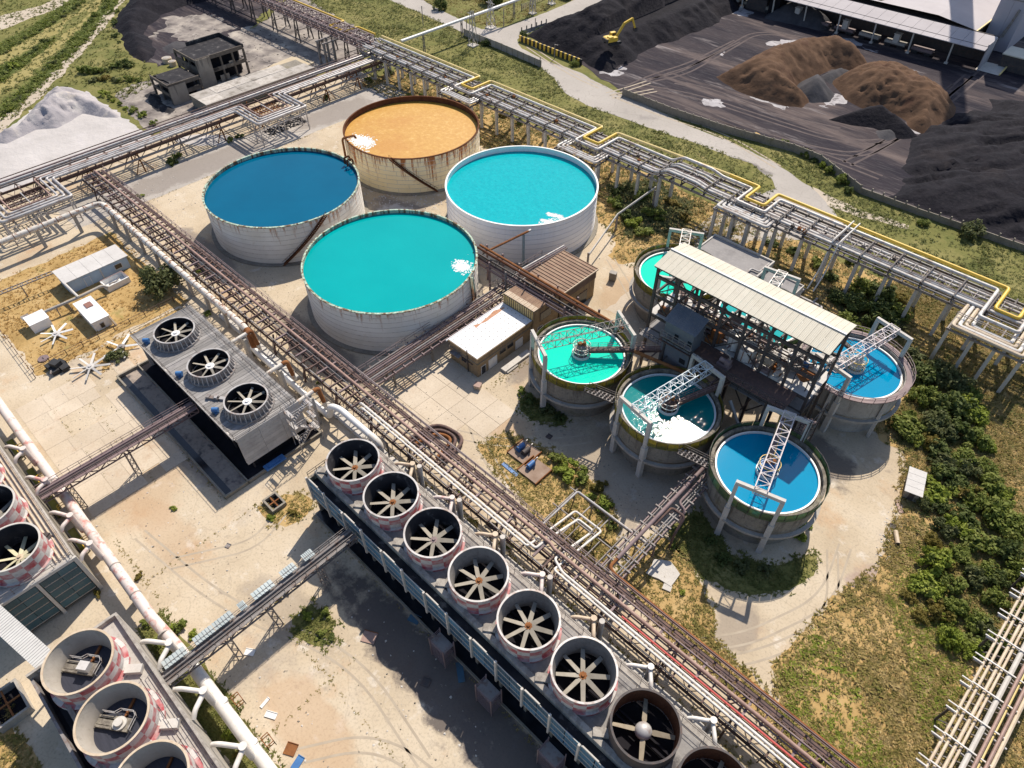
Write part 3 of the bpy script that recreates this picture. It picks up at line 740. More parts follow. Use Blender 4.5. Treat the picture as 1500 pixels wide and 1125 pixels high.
tyre([(-1, 72), (1, 62), (-4, 50), (-8, 45)]); tyre([(-2, 70), (3, 60), (-1, 50), (-6, 43)], gap=1.5); tyre([(-128, 44), (-118, 45), (-104, 43.5)]); tyre([(-52, 92), (-60, 98), (-70, 104)])
coal_track = mat("pale_track", [(.075, .06, .06), (.125, .10, .095)], scale=.4, rough=.95)
for q in ([(930, 130), (1000, 150), (1080, 185), (1180, 215), (1260, 230), (1330, 190), (1420, 110)], [(935, 125), (1020, 140), (1110, 170), (1220, 205), (1300, 210), (1400, 125)], [(920, 128), (960, 110), (1010, 95), (1080, 60)], [(990, 120), (1040, 132), (1090, 150), (1160, 175), (1230, 190)], [(950, 118), (1000, 108), (1060, 75), (1110, 45), (1200, 60)], [(1240, 240), (1290, 215), (1350, 180), (1440, 105)], [(1000, 160), (1090, 195), (1200, 225), (1290, 260)]):
    tyre(GP(q), .0125, 2.2, .7, coal_track)
for q in ([(900, 140), (960, 165), (1060, 197), (1140, 245)], [(880, 128), (850, 115), (810, 92), (775, 68)], [(895, 142), (930, 138), (960, 132)], [(890, 138), (920, 130), (950, 120)]):
    tyre(GP(q), .0165, 1.9, .5)
# cast slabs that can be told apart
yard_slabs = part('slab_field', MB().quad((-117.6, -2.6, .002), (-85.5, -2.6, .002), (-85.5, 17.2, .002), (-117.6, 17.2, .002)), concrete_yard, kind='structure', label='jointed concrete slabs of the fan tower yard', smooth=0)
sm = {}
colw = [4.6, 3.2, 5.4, 3.8, 4.4, 2.9, 4.7, 2.6]
for i in range(8):
    roww = [[4.4, 3.1, 4.9, 3.9, 3.2], [3.6, 5.2, 3.0, 4.2, 3.5]][i % 2]
    for j in range(5):
        x0 = -117.5 + sum(colw[:i]); y0 = -2.5 + sum(roww[:j])
        if rnd.random() < .2: continue
        w = (colw[i] - .04, roww[j] - .04)
        if w not in sm:
            sm[w] = mesh('concrete_slab', MB().box(-w[0]/2, w[0]/2, -w[1]/2, w[1]/2, 0, .03), slab_m)
        same('concrete_slab', sm[w], yard_slabs, (x0 + w[0]/2, y0 + w[1]/2, .004 + rnd.random()*.012), (0, 0, 0))
slab2 = part('slab_field', MB().quad((-72, 41.5, .003), (-54, 41.5, .003), (-54, 57.5, .003), (-72, 57.5, .003)), concrete_yard, kind='structure', label='jointed slabs in front of the white roofed building', smooth=0)
for i in range(4):
    for j in range(4):
        if rnd.random() < .25: continue
        if sm.get('b') is None: sm['b'] = mesh('concrete_slab', MB().box(-2.22, 2.22, -1.97, 1.97, 0, .04), slab_m)
        same('concrete_slab', sm['b'], slab2, (-72 + 2.25 + i*4.5, 41.5 + 2 + j*4, .004 + rnd.random()*.01))

# grass
grass('grass', [FIELD, FIELD2, STRIPW], 3.2, tuft_green, .42, 'green meadow grass between rack and road', seed=2)
grass('grass', [LEFTF], .8, tuft_green, .6, 'wild green growth in the left fields', seed=3)
grass('grass', [NORTH], 1.4, tuft_mix, .5, 'scrub grass beyond the road', seed=4)
grass('dry_grass', [DRYL, DRYL2], 2.6, tuft_orange, .28, 'dry orange grass round the small huts', seed=5)
grass('dry_grass', [RACKSTRIP], 3.2, tuft_dry, .45, 'dry weeds under the tall pipe rack', seed=6)
grass('grass', [RACKSTRIP], 1.3, tuft_green, .5, 'green weeds under the tall pipe rack', seed=16)
grass('dry_grass', [RIGHTF], 5.5, tuft_dry, .42, 'dry grass of the right field', seed=7)
grass('grass', [RIGHTF], 5.0, tuft_mix, .48, 'greener grass of the right field', seed=8)
grass('grass', [CONE, MIDG, SMALLP, CORN, STRIPB], 6, tuft_mix, .36, 'weeds in the beds inside the plant', seed=9)
grass('grass', [RING3, BUSHG, SMALLQ, STRIPD], 9, tuft_green, .34, 'green weeds in small patches', seed=10)
grass('undergrowth', [GP([(1318, 520), (1400, 545), (1440, 640), (1470, 740), (1530, 800), (1530, 930), (1450, 970), (1380, 950), (1335, 880), (1340, 760), (1322, 640)])], 1.1, tuft_green, .7, 'rank green undergrowth of the thicket', seed=12)
grass('undergrowth', [GP([(1215, 425), (1270, 425), (1330, 455), (1310, 505), (1240, 495)]), GP([(890, 275), (960, 262), (1010, 300), (985, 340), (920, 345)])], 2.2, leaf_olive, .9, 'rank growth beside the roof and the thin gallery', seed=13)

grass('undergrowth', DITCH, 2.6, leaf_mid, .9, 'reeds filling the drainage ditches', seed=14)
grass('grass', [GP([(1142, 1010), (1165, 960), (1200, 925), (1240, 960), (1262, 1040), (1310, 1125), (1310, 1240), (1190, 1240), (1170, 1090)]), GP([(1335, 800), (1400, 905), (1420, 1000), (1360, 1080), (1330, 960), (1300, 880)])], 7, leaf_bright, .42, 'bright green grass by the path bend', seed=15)
grass('joint_weeds', [rect(-118, -85, y, y+.25) for y in (2.0, 6.9, 13.8, 17.3)] + [rect(-112, -74, 12.7, 13.1), rect(-62, 12, 20.3, 20.8), rect(-80, -60, -2.2, -1.7), rect(-178, -150, 44, 44.4), rect(-165, -164.6, 40, 126), rect(-122.6, -122.2, 2, 34), rect(-62, -60.6, 58, 72), rect(-72, -42, 42.1, 42.5), rect(-98, -97.6, -2, 17), rect(-70, -69.6, -2, 20), rect(-40, -39.6, -2, 12), rect(-56, -20, 7.8, 8.1)], 6, tuft_mix, .15, 'weeds in the joints of the concrete', seed=21, spill=.3)
def litter(name, polys, n, m, s0, s1, label, seed):
    g = np.random.default_rng(seed); mb = MB()
    for poly in polys:
        a = np.array(poly)
        for _ in range(n):
            x, y = g.uniform(a[:, 0].min(), a[:, 0].max()), g.uniform(a[:, 1].min(), a[:, 1].max())
            if not inside(np.array([x]), np.array([y]), poly)[0]: continue
            s = g.uniform(s0, s1)*g.uniform(.5, 1); q = g.uniform(0, 6.28); h = s*g.uniform(.2, .7)
            p = [(x + s*math.cos(q + k*1.57)*g.uniform(.5, 1.2), y + s*math.sin(q + k*1.57)*g.uniform(.5, 1.2), 0.0) for k in range(4)]
            t = [(x + (u-x)*.6, y + (v-y)*.6, h) for u, v, _w in p]
            mb.add(p + t, [(4, 5, 6, 7), (0, 1, 5, 4), (1, 2, 6, 5), (2, 3, 7, 6), (3, 0, 4, 7)])
    o = part(name, mb, m, kind='stuff', label=label, smooth=0); o['category'] = 'litter'
litter('gravel_litter', [rect(-120, -20, -3, 20), rect(-70, -20, 42, 64), rect(-120, -60, 42, 50), rect(-160, -70, 78, 124)], 420, conc_dark, .06, .22, 'dark stones scattered over the concrete', 31)
litter('gravel_litter', [rect(-120, -20, -3, 20), rect(-180, -125, 42, 56), GP([(1300, 740), (1330, 760), (1320, 830), (1280, 820)]), rect(-112, -80, 78, 88)], 260, conc_pale, .06, .26, 'pale chips scattered over the concrete', 32)
litter('rubble_litter', [GP([(300, 60), (470, 0), (440, 110), (260, 175), (235, 150)]), rect(-176, -172, 84, 96)], 420, soot_conc, .15, .6, 'dark rubble strewn round the ruin', 33)
litter('rubble_litter', [GP([(520, 268), (650, 275), (655, 300), (600, 305), (530, 300)])], 500, salt_m, .1, .4, 'white crust lumps between the four tanks', 34)
# ------------------------------------------------------------------ heaps
def bench(X, Y, h, d, ins):
    # dug terrace on the yard side of the coal heap
    a = np.array(G(905, 100)); b = np.array(G(1070, 20)); t = (b-a)/np.hypot(*(b-a)); n = np.array((-t[1], t[0]))
    s = (X-a[0])*n[0] + (Y-a[1])*n[1]
    s = np.abs(s)
    return np.where((s < 15), np.minimum(h, 5.0 + .25*np.sin(X*.4)), h)
mound('coal_heap', GP([(768, 52), (800, 40), (850, 20), (900, -2), (960, -60), (1110, -70), (1130, -25), (1085, 8), (1040, 38), (1000, 55), (950, 72), (925, 90), (893, 108), (868, 100), (835, 84), (800, 68)]), coal_pile_m, .62, 12, .9, .9, .22,
      'huge black coal heap with the excavator on it', 'coal heap', 1.0, bench)
mound('ore_heap', GP([(1050, 113), (1072, 102), (1110, 84), (1160, 70), (1200, 67), (1240, 70), (1262, 84), (1274, 99), (1250, 105), (1218, 101), (1196, 110), (1170, 124), (1164, 132), (1184, 148), (1176, 160), (1150, 156), (1118, 146), (1085, 136), (1062, 122)]),
      ore_m, .85, 7.0, .7, .8, .42, 'crescent shaped brown ore heap opening towards the road', 'ore heap', .5)
mound('ore_heap', GP([(1218, 120), (1240, 106), (1270, 100), (1310, 106), (1350, 122), (1380, 140), (1402, 158), (1396, 172), (1352, 196), (1338, 190), (1318, 172), (1290, 160), (1264, 160), (1240, 146), (1228, 134)]),
      ore_m, .85, 5.6, .7, 1.0, .46, 'brown ore heap half in the chimney shadow', 'ore heap', .5)
mound('slag_heap', GP([(1160, 134), (1172, 120), (1190, 112), (1206, 118), (1222, 138), (1216, 150), (1190, 151), (1172, 147)]), grey_pile_m, .8, 7, .6, .15, .3, 'dark grey cone heap inside the brown crescent', 'slag heap', .3)
mound('slag_heap', GP([(1202, 112), (1225, 101), (1246, 104), (1232, 116), (1216, 124)]), grey_pile_m, .7, 4, .6, .15, .3, 'small dark heap between the two brown heaps', 'slag heap', .3)
mound('slag_heap', GP([(1214, 176), (1240, 166), (1268, 157), (1300, 164), (1326, 182), (1344, 200), (1316, 204), (1280, 188), (1246, 184)]), coal_pile_m, .75, 5, .6, .2, .3, 'black heap in front of the second brown heap', 'slag heap', .4)
mound('slag_heap', GP([(1282, 192), (1306, 188), (1318, 200), (1302, 207), (1286, 203)]), grey_pile_m, .6, 2.4, .5, .15, .3, 'low rounded dark heap near the coal yard track', 'slag heap', .3)
mound('slag_heap', GP([(1120, 27), (1136, 10), (1160, 10), (1200, 20), (1222, 34), (1226, 42), (1200, 44), (1160, 36)]), grey_pile_m, .7, 5, .7, .5, .3, 'grey lumpy heap at the mouth of the long shed', 'slag heap', .5)
mound('coal_heap', GP([(1345, 205), (1372, 176), (1420, 160), (1500, 142), (1640, 150), (1800, 260), (1800, 420), (1640, 410), (1500, 360), (1420, 334), (1350, 308), (1300, 288), (1345, 255), (1330, 232)]), coal_pile_m, .22, 4.2, 1.0, 1.6, .16,
      'broad low coal bank rutted by machines', 'coal heap', 2.0, aniso=.75)
mound('coal_heap', GP([(170, 36), (182, 6), (230, -40), (340, -40), (322, -5), (270, 10), (232, 22), (214, 46), (228, 72), (216, 92), (190, 80)]), coal_pile_m, .5, 5.5, .9, .5, .25, 'black coal heap with wavy slopes behind the ruin', 'coal heap', .8)
mound('coal_heap', GP([(236, 70), (256, 60), (276, 62), (268, 74), (246, 80)]), grey_pile_m, .5, 2.2, .6, .2, .3, 'small dark heap beside the ruin', 'coal heap', .3)
mound('powder_heap', GP([(-30, 208), (22, 190), (50, 158), (75, 136), (95, 128), (130, 136), (165, 160), (176, 172), (150, 172), (120, 166), (104, 178), (84, 188), (52, 190), (30, 200), (8, 212)]), salt_heap_m, .62, 4.2, .6, 1.0, .4,
      'steep white powder heap beside the dirt track', 'powder heap', .6)
mound('powder_heap', GP([(262, 210), (250, 203), (290, 196), (340, 198), (348, 208), (320, 214), (290, 214)]), salt_m, .3, .9, .5, .5, .5, 'low white rubble heap beside the deep blue tank', 'powder heap', .3)
mound('sand_heap', GP([(1080, 194), (1088, 190), (1098, 193), (1096, 199), (1084, 199)]), dry_m, .6, 2, .5, .1, .3, 'smaller sand heap against the coal yard wall', 'sand heap', .2)
mound('sand_heap', GP([(1098, 198), (1106, 193), (1116, 197), (1114, 204), (1100, 203)]), dry_m, .6, 2.2, .5, .1, .3, 'larger sand heap against the coal yard wall', 'sand heap', .2)
mound('rubble_heap', GP([(210, 140), (226, 132), (240, 152), (258, 160), (250, 168), (226, 164)]), soot_conc, .5, 1.8, .5, 1.2, .6, 'dark rubble heap below the ruin', 'rubble heap', .4)

# ================================================================== BIG OPEN TANKS
def foam_patch(parent, poly, z, n, r0, r1, name='foam'):
    a = np.array(poly); mb = MB(); c = a.mean(0); k = 0
    while k < n:
        sp = (a.max(0)-a.min(0)); x = c[0] + rnd.gauss(0, .2)*sp[0]; y = c[1] + rnd.gauss(0, .2)*sp[1]
        if not bool(inside(np.array([x]), np.array([y]), poly)[0]) and rnd.random() > .12: continue
        k += 1
        r = rnd.uniform(r0, r1); h = r*rnd.uniform(.12, .3); m = 7; ph = rnd.random()*6
        rr = [r*rnd.uniform(.6, 1.3) for _ in range(m)]
        mb.add([(x + rr[i]*math.cos(ph + 2*PI*i/m), y + rr[i]*math.sin(ph + 2*PI*i/m), z - .01) for i in range(m)] + [(x, y, z + h)],
               [(i, (i+1) % m, m) for i in range(m)])
    return part(name, mb, foam_m, parent, kind='stuff')

def tank(label, cx, cy, h, level, liq, shell_m, rim_m, in_m, stairs=None, stair_m=None):
    t = thing('storage_tank', label, 'tank', (cx, cy, 0), 0, 'big open storage tanks')
    r = 16.95
    prof = [(r, .3)]
    nc = 8
    for i in range(1, nc):
        z = .3 + (h-.3)*i/nc
        prof += [(r, z-.02), (r+.035, z-.02), (r+.035, z+.02), (r, z+.02)]
    prof += [(r, h)]
    part('shell', MB().lathe(prof, n=96), shell_m, t)
    sm_ = seam_pale if shell_m is tank_white else seam_m
    for i in range(1, nc):
        z = .3 + (h-.3)*i/nc; part('weld_seam', MB().lathe([(r-.02, z-.035), (r+.05, z-.035), (r+.05, z+.035), (r-.02, z+.035)], n=96, closed=True), sm_, t)
    if shell_m is tank_orange:
        mb = MB()
        for i in range(nc):
            for k in range(20):
                a = 2*PI*(k + .5*(i % 2))/20; c, s = math.cos(a), math.sin(a); z0 = .34 + (h-.3)*i/nc
                mb.bar((c*(r+.015), s*(r+.015), z0), (c*(r+.015), s*(r+.015), z0 + (h-.3)/nc - .08), .05, .05)
        part('plate_joint', mb, sm_, t, kind='stuff')
    part('inner_wall', MB().lathe([(r-.12, h), (r-.12, level-.6)], n=96), in_m, t)
    part('rim', MB().lathe([(r+.16, h-.14), (r+.16, h+.06), (r-.22, h+.06), (r-.22, h-.14)], n=96, closed=True), rim_m, t)
    part('footing', MB().lathe([(r+.9, 0), (r+.9, .22), (r, .32)], n=96), conc_dark, t)
    part('liquid', MB().disc((0, 0, level), r-.13, 96), liq, t, smooth=0)
    if stairs:
        (u0, v0), (u1, v1) = stairs
        a = G(u0, v0, h); b = G(u1, v1, 0)
        a0 = math.atan2(a[1]-cy, a[0]-cx); a1 = math.atan2(b[1]-cy, b[0]-cx)
        d = (a1 - a0 + PI) % (2*PI) - PI
        n = 36; mb = MB(); st = part('stair', mb.box(0, .01, 0, .01, 0, .01), stair_m, t)
        sm_ = MB()
        top, low = [], []
        for i in range(n + 1):
            f = i/n; an = a0 + d*f; z = h*(1-f) + .15
            top.append(Vector((math.cos(an)*(r+.08), math.sin(an)*(r+.08), z))); low.append(Vector((math.cos(an)*(r+.85), math.sin(an)*(r+.85), z)))
        for k in range(n):
            for q in (top, low): sm_.bar(q[k], q[k+1], .08, .3)
            sm_.bar(top[k], low[k], .28, .05)
            if k % 3 == 0: sm_.bar(low[k], low[k] + Vector((0, 0, 1.05)), .06)
            sm_.bar(low[k] + Vector((0, 0, 1.05)), low[k+1] + Vector((0, 0, 1.05)), .06)
        st.data = mesh('stair', sm_, stair_m)
    return t

T1 = tank('round tank full of deep blue liquid with white streaked wall', -132.7, 64.3, 9.35, 8.6, blue_water, tank_old, rim_rust, rim_rust, ((482, 320), (416, 386)), rim_brown)
T2 = tank('rust streaked round tank full of ochre liquid', -133.7, 102.9, 9.3, 7.9, orange_water, tank_orange, rim_brown, rim_brown, ((570, 235), (640, 279)), rim_brown)
T3 = tank('clean white round tank full of bright turquoise liquid', -94.2, 101.4, 9.7, 8.4, teal_water_b, tank_white, white, tank_white)
T4 = tank('front round tank full of smooth turquoise liquid', -93.9, 63.55, 9.55, 8.8, teal_water, tank_old, rim_rust, rim_rust, ((694, 408), (672, 452)), rim_rust)
shift = lambda t, pts, z: [(x - t.location.x, y - t.location.y) for x, y in GP(pts, z)]
foam_patch(T2, shift(T2, [(508, 200), (520, 194), (545, 198), (556, 206), (546, 216), (536, 225), (522, 216), (512, 208)], 7.9), 7.93, 700, .06, .26)
foam_patch(T4, shift(T4, [(661, 386), (668, 378), (682, 376), (693, 384), (692, 398), (684, 406), (672, 402), (662, 396)], 8.8), 8.83, 420, .05, .2)
foam_patch(T3, shift(T3, [(778, 330), (800, 321), (825, 318), (822, 324), (800, 329)], 8.4), 8.43, 160, .05, .18)
film_me = mesh('scum_film', MB().disc((0, 0, 0), 1, 40), scum_m, 0)
def film(t, px, z, rx, ry, rz, me=None):
    p = shift(t, [px], z)[0]; same('scum_film', me or film_me, t, (p[0], p[1], z + .012), (0, 0, rz), (rx, ry, 1))
film(T2, (534, 207), 7.9, 4.6, 3.4, .4); film(T4, (676, 391), 8.8, 3.2, 2.4, .8); film(T3, (800, 324), 8.4, 3.4, 1.2, .2); film(T3, (815, 316), 8.4, 4.5, 1.6, .3)
mb = MB(); x, y = G(507, 205, 9.6); lx, ly = x+133.7, y-102.9
qn = Vector((lx, ly, 0)).normalized()
mb.tube(corner([Vector((lx, ly, 0)) + qn*.9, Vector((lx, ly, 10.2)) + qn*.9, Vector((lx, ly, 10.2)) - qn*2.2, Vector((lx, ly, 9.5)) - qn*2.4], .7), .28)
part('inlet_pipe', mb, rust, T2)
mb = MB()
for e in (0, 1.0):
    a = -.98 + e*.06; p = Vector((math.cos(1.35+e*.09)*17.2, math.sin(1.35+e*.09)*17.2, 0))
    mb.tube(corner([p + Vector((0, 0, 8)), p + Vector((0, 0, 10.6)), p*.92 + Vector((0, 0, 10.6)), p*.92 + Vector((0, 0, 9))], .8), .22)
part('inlet_pipe', mb, rim_brown, T1)

# ================================================================== ROUND CLARIFIER BASINS
olive_panel = mat("mesh_panel", [(.22, .20, .035), (.36, .31, .07), (.16, .26, .15)], scale=.35, rough=.7, rand=.3, speck=((.05, .045, .02), .6, 3))
teal_panel = mat("mesh_panel_teal", [(.10, .20, .13), (.20, .26, .12), (.10, .30, .26)], scale=.35, rough=.7, rand=.3, speck=((.07, .08, .04), .5, 3))
translucent(olive_panel, .55); translucent(teal_panel, .55)
pink_lat = mat("lattice_pinkish", [(.48, .42, .42), (.58, .52, .52)], scale=1, rough=.6)
pale_lat = mat("lattice_pale", [(.48, .54, .58), (.58, .63, .66)], scale=1, rough=.6)
panel_me = {}
def clarifier(label, cx, cy, ang, liq, lat_m, panel_m, wall_m=conc_dark, front=True, back=True, drum_m=galv_dull, rails=False, truss_ends=(-7.85, 7.85), level=8.1):
    """ang: direction from the front portal frame to the back one"""
    t = thing('settling_basin', label, 'settling basin', (cx, cy, 0), 0, 'round settling basins')
    part('basin_wall', MB().lathe([(7.3, 0), (7.3, 3.6), (8.15, 4.5), (8.15, 8.75)], n=64), wall_m, t)
    part('walkway_ring', MB().lathe([(8.15, 8.75), (8.2, 8.75), (8.2, 8.85), (7.75, 8.85), (7.75, 8.0), (7.45, 8.0)], n=64), wall_m, t)
    part('weir', MB().lathe([(7.45, 8.0), (7.45, 8.42), (7.2, 8.42), (7.2, 7.8)], n=64), white if liq is not dteal_water else pale_lat, t)
    part('liquid', MB().disc((0, 0, level), 7.22, 64), liq, t, smooth=0)
    part('support_ring', MB().lathe([(8.25, 3.9), (8.85, 3.9), (8.85, 4.35), (8.25, 4.35)], n=64, closed=True), conc, t)
    if not rails:
        rm = MB(); N = 32
        key = panel_m.name
        if key not in panel_me:
            w = 2*8.42*math.tan(PI/N) - .06
            panel_me[key] = mesh('mesh_panel', MB().box(-.02, .02, -w/2, w/2, -.45, 1.15), panel_m)
            m2 = MB().box(-.03, .03, -w/2-.02, -w/2+.05, -.1, 1.28).box(-.03, .03, -w/2, w/2, 1.2, 1.28)
            panel_me[key+'f'] = mesh('rail_post', m2, dark_steel)
        for i in range(N):
            a = 2*PI*(i+.5)/N
            p = same('mesh_panel', panel_me[key], t, (8.42*math.cos(a), 8.42*math.sin(a), 8.3), (0, 0, a))
            same('rail_post', panel_me[key+'f'], p, (.05, 0, 0))
    else:
        mb = MB(); N = 30
        mb.lathe([(7.9, 8.8), (8.9, 8.8), (8.9, 9.0), (7.9, 9.0)], n=64, closed=True)
        part('walkway_deck', mb, mauve_steel, t)
        mb = MB()
        for i in range(N):
            a = 2*PI*i/N; b = 2*PI*(i+1)/N
            p = Vector((8.85*math.cos(a), 8.85*math.sin(a), 9.0)); q = Vector((8.85*math.cos(b), 8.85*math.sin(b), 9.0))
            mb.bar(p, p + Vector((0, 0, 1.1)), .08)
            for h in (.55, 1.1): mb.bar(p + Vector((0, 0, h)), q + Vector((0, 0, h)), .08)
        part('railing', mb, mauve_steel, t)
        for i in range(7):
            a = -2.6 + i*.52
            same_leg = MB().bar((8.5*math.cos(a), 8.5*math.sin(a), 0), (8.5*math.cos(a), 8.5*math.sin(a), 8.8), .5)
            if i % 2 == 0: part('support_column', same_leg, conc_pale, t)
    d = Vector((math.cos(ang), math.sin(ang), 0)); s = Vector((d.y, -d.x, 0))
    for k, on in ((-7.85, front), (7.85, back)):
        if not on: continue
        fr = part('portal_frame', MB().bar(d*k - s*3.35 + zz*12.85, d*k + s*3.35 + zz*12.85, .5, .6), conc_pale, t)
        for e in (-1, 1):
            lg = MB().bar(d*k + s*3.1*e, d*k + s*3.1*e + zz*12.56, .55, .62, up=d)
            lg.bar(d*k + s*3.1*e, d*k + s*3.1*e + zz*7.2, .8, .78, up=d)
            part('frame_leg', lg, conc_pale, fr)
    a, b = truss_ends
    part('lattice_bridge', truss_box(MB(), d*a + zz*12.0, d*b + zz*12.0, 1.7, 1.5, 12, .12 if lat_m is not galv_dull else .09), lat_m, t)
    dr = part('centre_drum', MB().lathe([(1.15, 7.9), (1.15, 9.3), (1.3, 9.3), (1.3, 9.45), (.9, 9.45), (.75, 10.1), (.3, 10.3), (.01, 10.35)], n=24), drum_m, t)
    part('drum_ring', MB().lathe([(1.42, 8.1), (1.62, 8.1), (1.62, 8.55), (1.42, 8.55)], n=24, closed=True).lathe([(1.5, 9.3), (1.56, 9.3), (1.56, 9.38), (1.5, 9.38)], n=24, closed=True), white if not rails else conc_pale, dr)
    mb = MB()
    for i in range(10):
        q = 2*PI*i/10; mb.bar((1.5*math.cos(q), 1.5*math.sin(q), 8.2), (1.5*math.cos(q), 1.5*math.sin(q), 10.3), .06)
    mb.lathe([(1.46, 10.2), (1.54, 10.2), (1.54, 10.3), (1.46, 10.3)], n=20, closed=True)
    part('drum_railing', mb, yellow if liq is sky_water else galv, dr)
    part('drive_motor', MB().cyl((.35, .2, 0), .28, 10.1, 11.0, 10).box(-.7, .1, -.4, .2, 10.1, 10.6), rust if not rails else conc_pale, dr)
    return t
ax = lambda deg: math.radians(90 + deg)
K1 = clarifier('round basin of mint green liquid nearest the white roofed building', -50.3, 69.6, ax(-28), green_water, galv_dull, olive_panel, front=True)
K2 = clarifier('round basin of dark teal liquid with a glaring sun reflection', -32.4, 69.6, ax(-10), dteal_water, pale_lat, olive_panel, drum_m=brown_steel)
K3 = clarifier('front round basin of blue liquid above the dusty path', -14.8, 69.3, ax(14.5), sky_water, pink_lat, teal_panel, drum_m=blue_paint)
K4 = clarifier('round blue basin with pipe railings beside the dark thicket', -15.1, 98.8, ax(-12.5), sky_water, pink_lat, olive_panel, wall_m=conc, rails=True, drum_m=conc_pale)
K5 = clarifier('mint green basin half under the beige roof', -50.9, 99.4, ax(28), green_water, galv, olive_panel)
K6 = clarifier('teal basin hidden behind the beige roof', -33.2, 99.4, ax(9), teal_water, galv, teal_panel)

def gangway(t, p, q, w, m, m2, name='access_bridge'):
    """girder walkway with railings in the basin's local space"""
    mb = MB(); p = Vector(p); q = Vector(q); d = (q-p).normalized(); s = Vector((d.y, -d.x, 0))*w/2
    mb.bar(p, q, w, .12)
    for e in (-1, 1): mb.bar(p + s*e - zz*.2, q + s*e - zz*.2, .12, .5)
    o = part(name, mb, m, t)
    mb = MB()
    for e in (-1, 1): railing(mb, [p + s*e, q + s*e], 1.05, 1.5, .06)
    part('railing', mb, m2, o)
gangway(K1, (1.1, .5, 9.6), (10.5, 9.0, 10.2), .9, brown_steel, mauve_steel)
gangway(K2, (.9, .9, 9.6), (4.6, 9.5, 10.6), .9, brown_steel, mauve_steel)
gangway(K3, (-.6, 1.2, 9.6), (-3.2, 9.5, 10.6), .8, mauve_steel, yellow)
gangway(K4, (-1.3, -.8, 9.6), (-9.5, -6.0, 9.8), 1.3, conc_pale, galv_dull)
gangway(K4, (-1.2, .4, 11.0), (-9.0, 3.2, 11.0), .5, dark_steel, dark_steel, 'pipe_gallery')
gangway(K5, (1.0, -1.0, 9.6), (6.0, -9.0, 10.2), .9, brown_steel, mauve_steel)
# small stairs between neighbouring basins
for a, b, lb in (((-44.2, 63.6, 8.6), (-39.2, 64.8, 8.6), 'short steel footbridge between mint and dark teal basins'), ((-26.0, 63.4, 8.6), (-21.2, 64.2, 8.6), 'short steel footbridge between dark teal and front blue basins')):
    t = thing('footbridge', lb, 'footbridge', (0, 0, 0)); 
    mb = MB(); 
    for i in range(9):
        f = i/8; mb.bar(Vector(a).lerp(Vector(b), f) + Vector((0, -.7, 0)), Vector(a).lerp(Vector(b), f) + Vector((0, .7, 0)), .22, .06)
    part('tread', mb, galv_dull, t, kind='stuff')
    mb = MB(); railing(mb, [Vector(a) + Vector((0, -.7, 0)), Vector(b) + Vector((0, -.7, 0))], 1, 1.2); railing(mb, [Vector(a) + Vector((0, .7, 0)), Vector(b) + Vector((0, .7, 0))], 1, 1.2)
    mb.bar(Vector(a) + Vector((0, -.7, -.1)), Vector(b) + Vector((0, -.7, -.1)), .1, .25).bar(Vector(a) + Vector((0, .7, -.1)), Vector(b) + Vector((0, .7, -.1)), .1, .25)
    part('railing', mb, dark_steel, t)

# ================================================================== PROCESS BUILDING
PB = thing('process_building', 'tall open steel process building under a long beige roof', 'building', (-31, 85.7, 0))
O = (-31, 85.7, 0)
XF = [-45.7 + 4.17*i for i in range(8)]
YF, YB, ZE = 82.2, 89.4, 22.3
col_me = {}
for i, x in enumerate(XF):
    for y in (YF, YB):
        part('column', MB(O).bar((x, y, 0), (x, y, ZE + (.05)), .42, .42), dark_steel, PB)
    part('roof_truss', truss_box(MB(O), (x, YF, 20.9), (x, YB, 20.9), .25, 1.3, 5, .14), dark_steel, PB)
for z in (9.0, 12.2, 16.4, 20.2):
    for y in (YF, YB):
        part('floor_beam', MB(O).bar((XF[0], y, z), (XF[-1], y, z), .3, .55), dark_steel, PB)
    if z < 20:
        for x in XF: part('cross_beam', MB(O).bar((x, YF, z - .02), (x, YB, z - .02), .28, .5), dark_steel, PB)
for i in range(7):
    for y, zs in ((YF, ((12.4, 16.2), (16.6, 20.0), (3, 8.8))), (YB, ((12.4, 16.2), (16.6, 20.0)))):
        for z0, z1 in zs:
            a, b = (XF[i], XF[i+1]) if (i + (z0 > 15)) % 2 else (XF[i+1], XF[i])
            if rnd.random() < .75: part('brace', MB(O).bar((a, y, z0), (b, y, z1), .16), dark_steel, PB)
# floors
part('floor_deck', MB(O).box(XF[0]-.3, XF[-1]+.3, YF, YB+.3, 12.45, 12.55), roof_pale, PB, label='pale upper working floor')
part('floor_deck', MB(O).box(XF[0]+5, XF[-1]-1.5, 77.6, YF-.15, 12.3, 12.45), brown_steel, PB, label='dark outer gallery floor')
part('floor_deck', MB(O).box(XF[0], XF[-1], 79.6, YB, 9.1, 9.2), roof_grey, PB, label='lower floor in the shade')
mb = MB(O); railing(mb, [(XF[0]+5, 77.7, 12.45), (XF[-1]-1.5, 77.7, 12.45)], 1.1, 1.4, .08); part('railing', mb, dark_steel, PB)
mb = MB(O); railing(mb, [(XF[0], YF-.1, 16.6), (XF[-1], YF-.1, 16.6)], 1.1, 2.0, .07); railing(mb, [(XF[0], 79.7, 9.2), (XF[-1], 79.7, 9.2)], 1.1, 2, .07); part('railing', mb, dark_steel, PB)
for x in [XF[1]+2, XF[3], XF[4]+1, XF[6]]:
    part('gallery_post', MB(O).bar((x, 77.8, 0), (x, 77.8, 12.3), .3), dark_steel, PB)
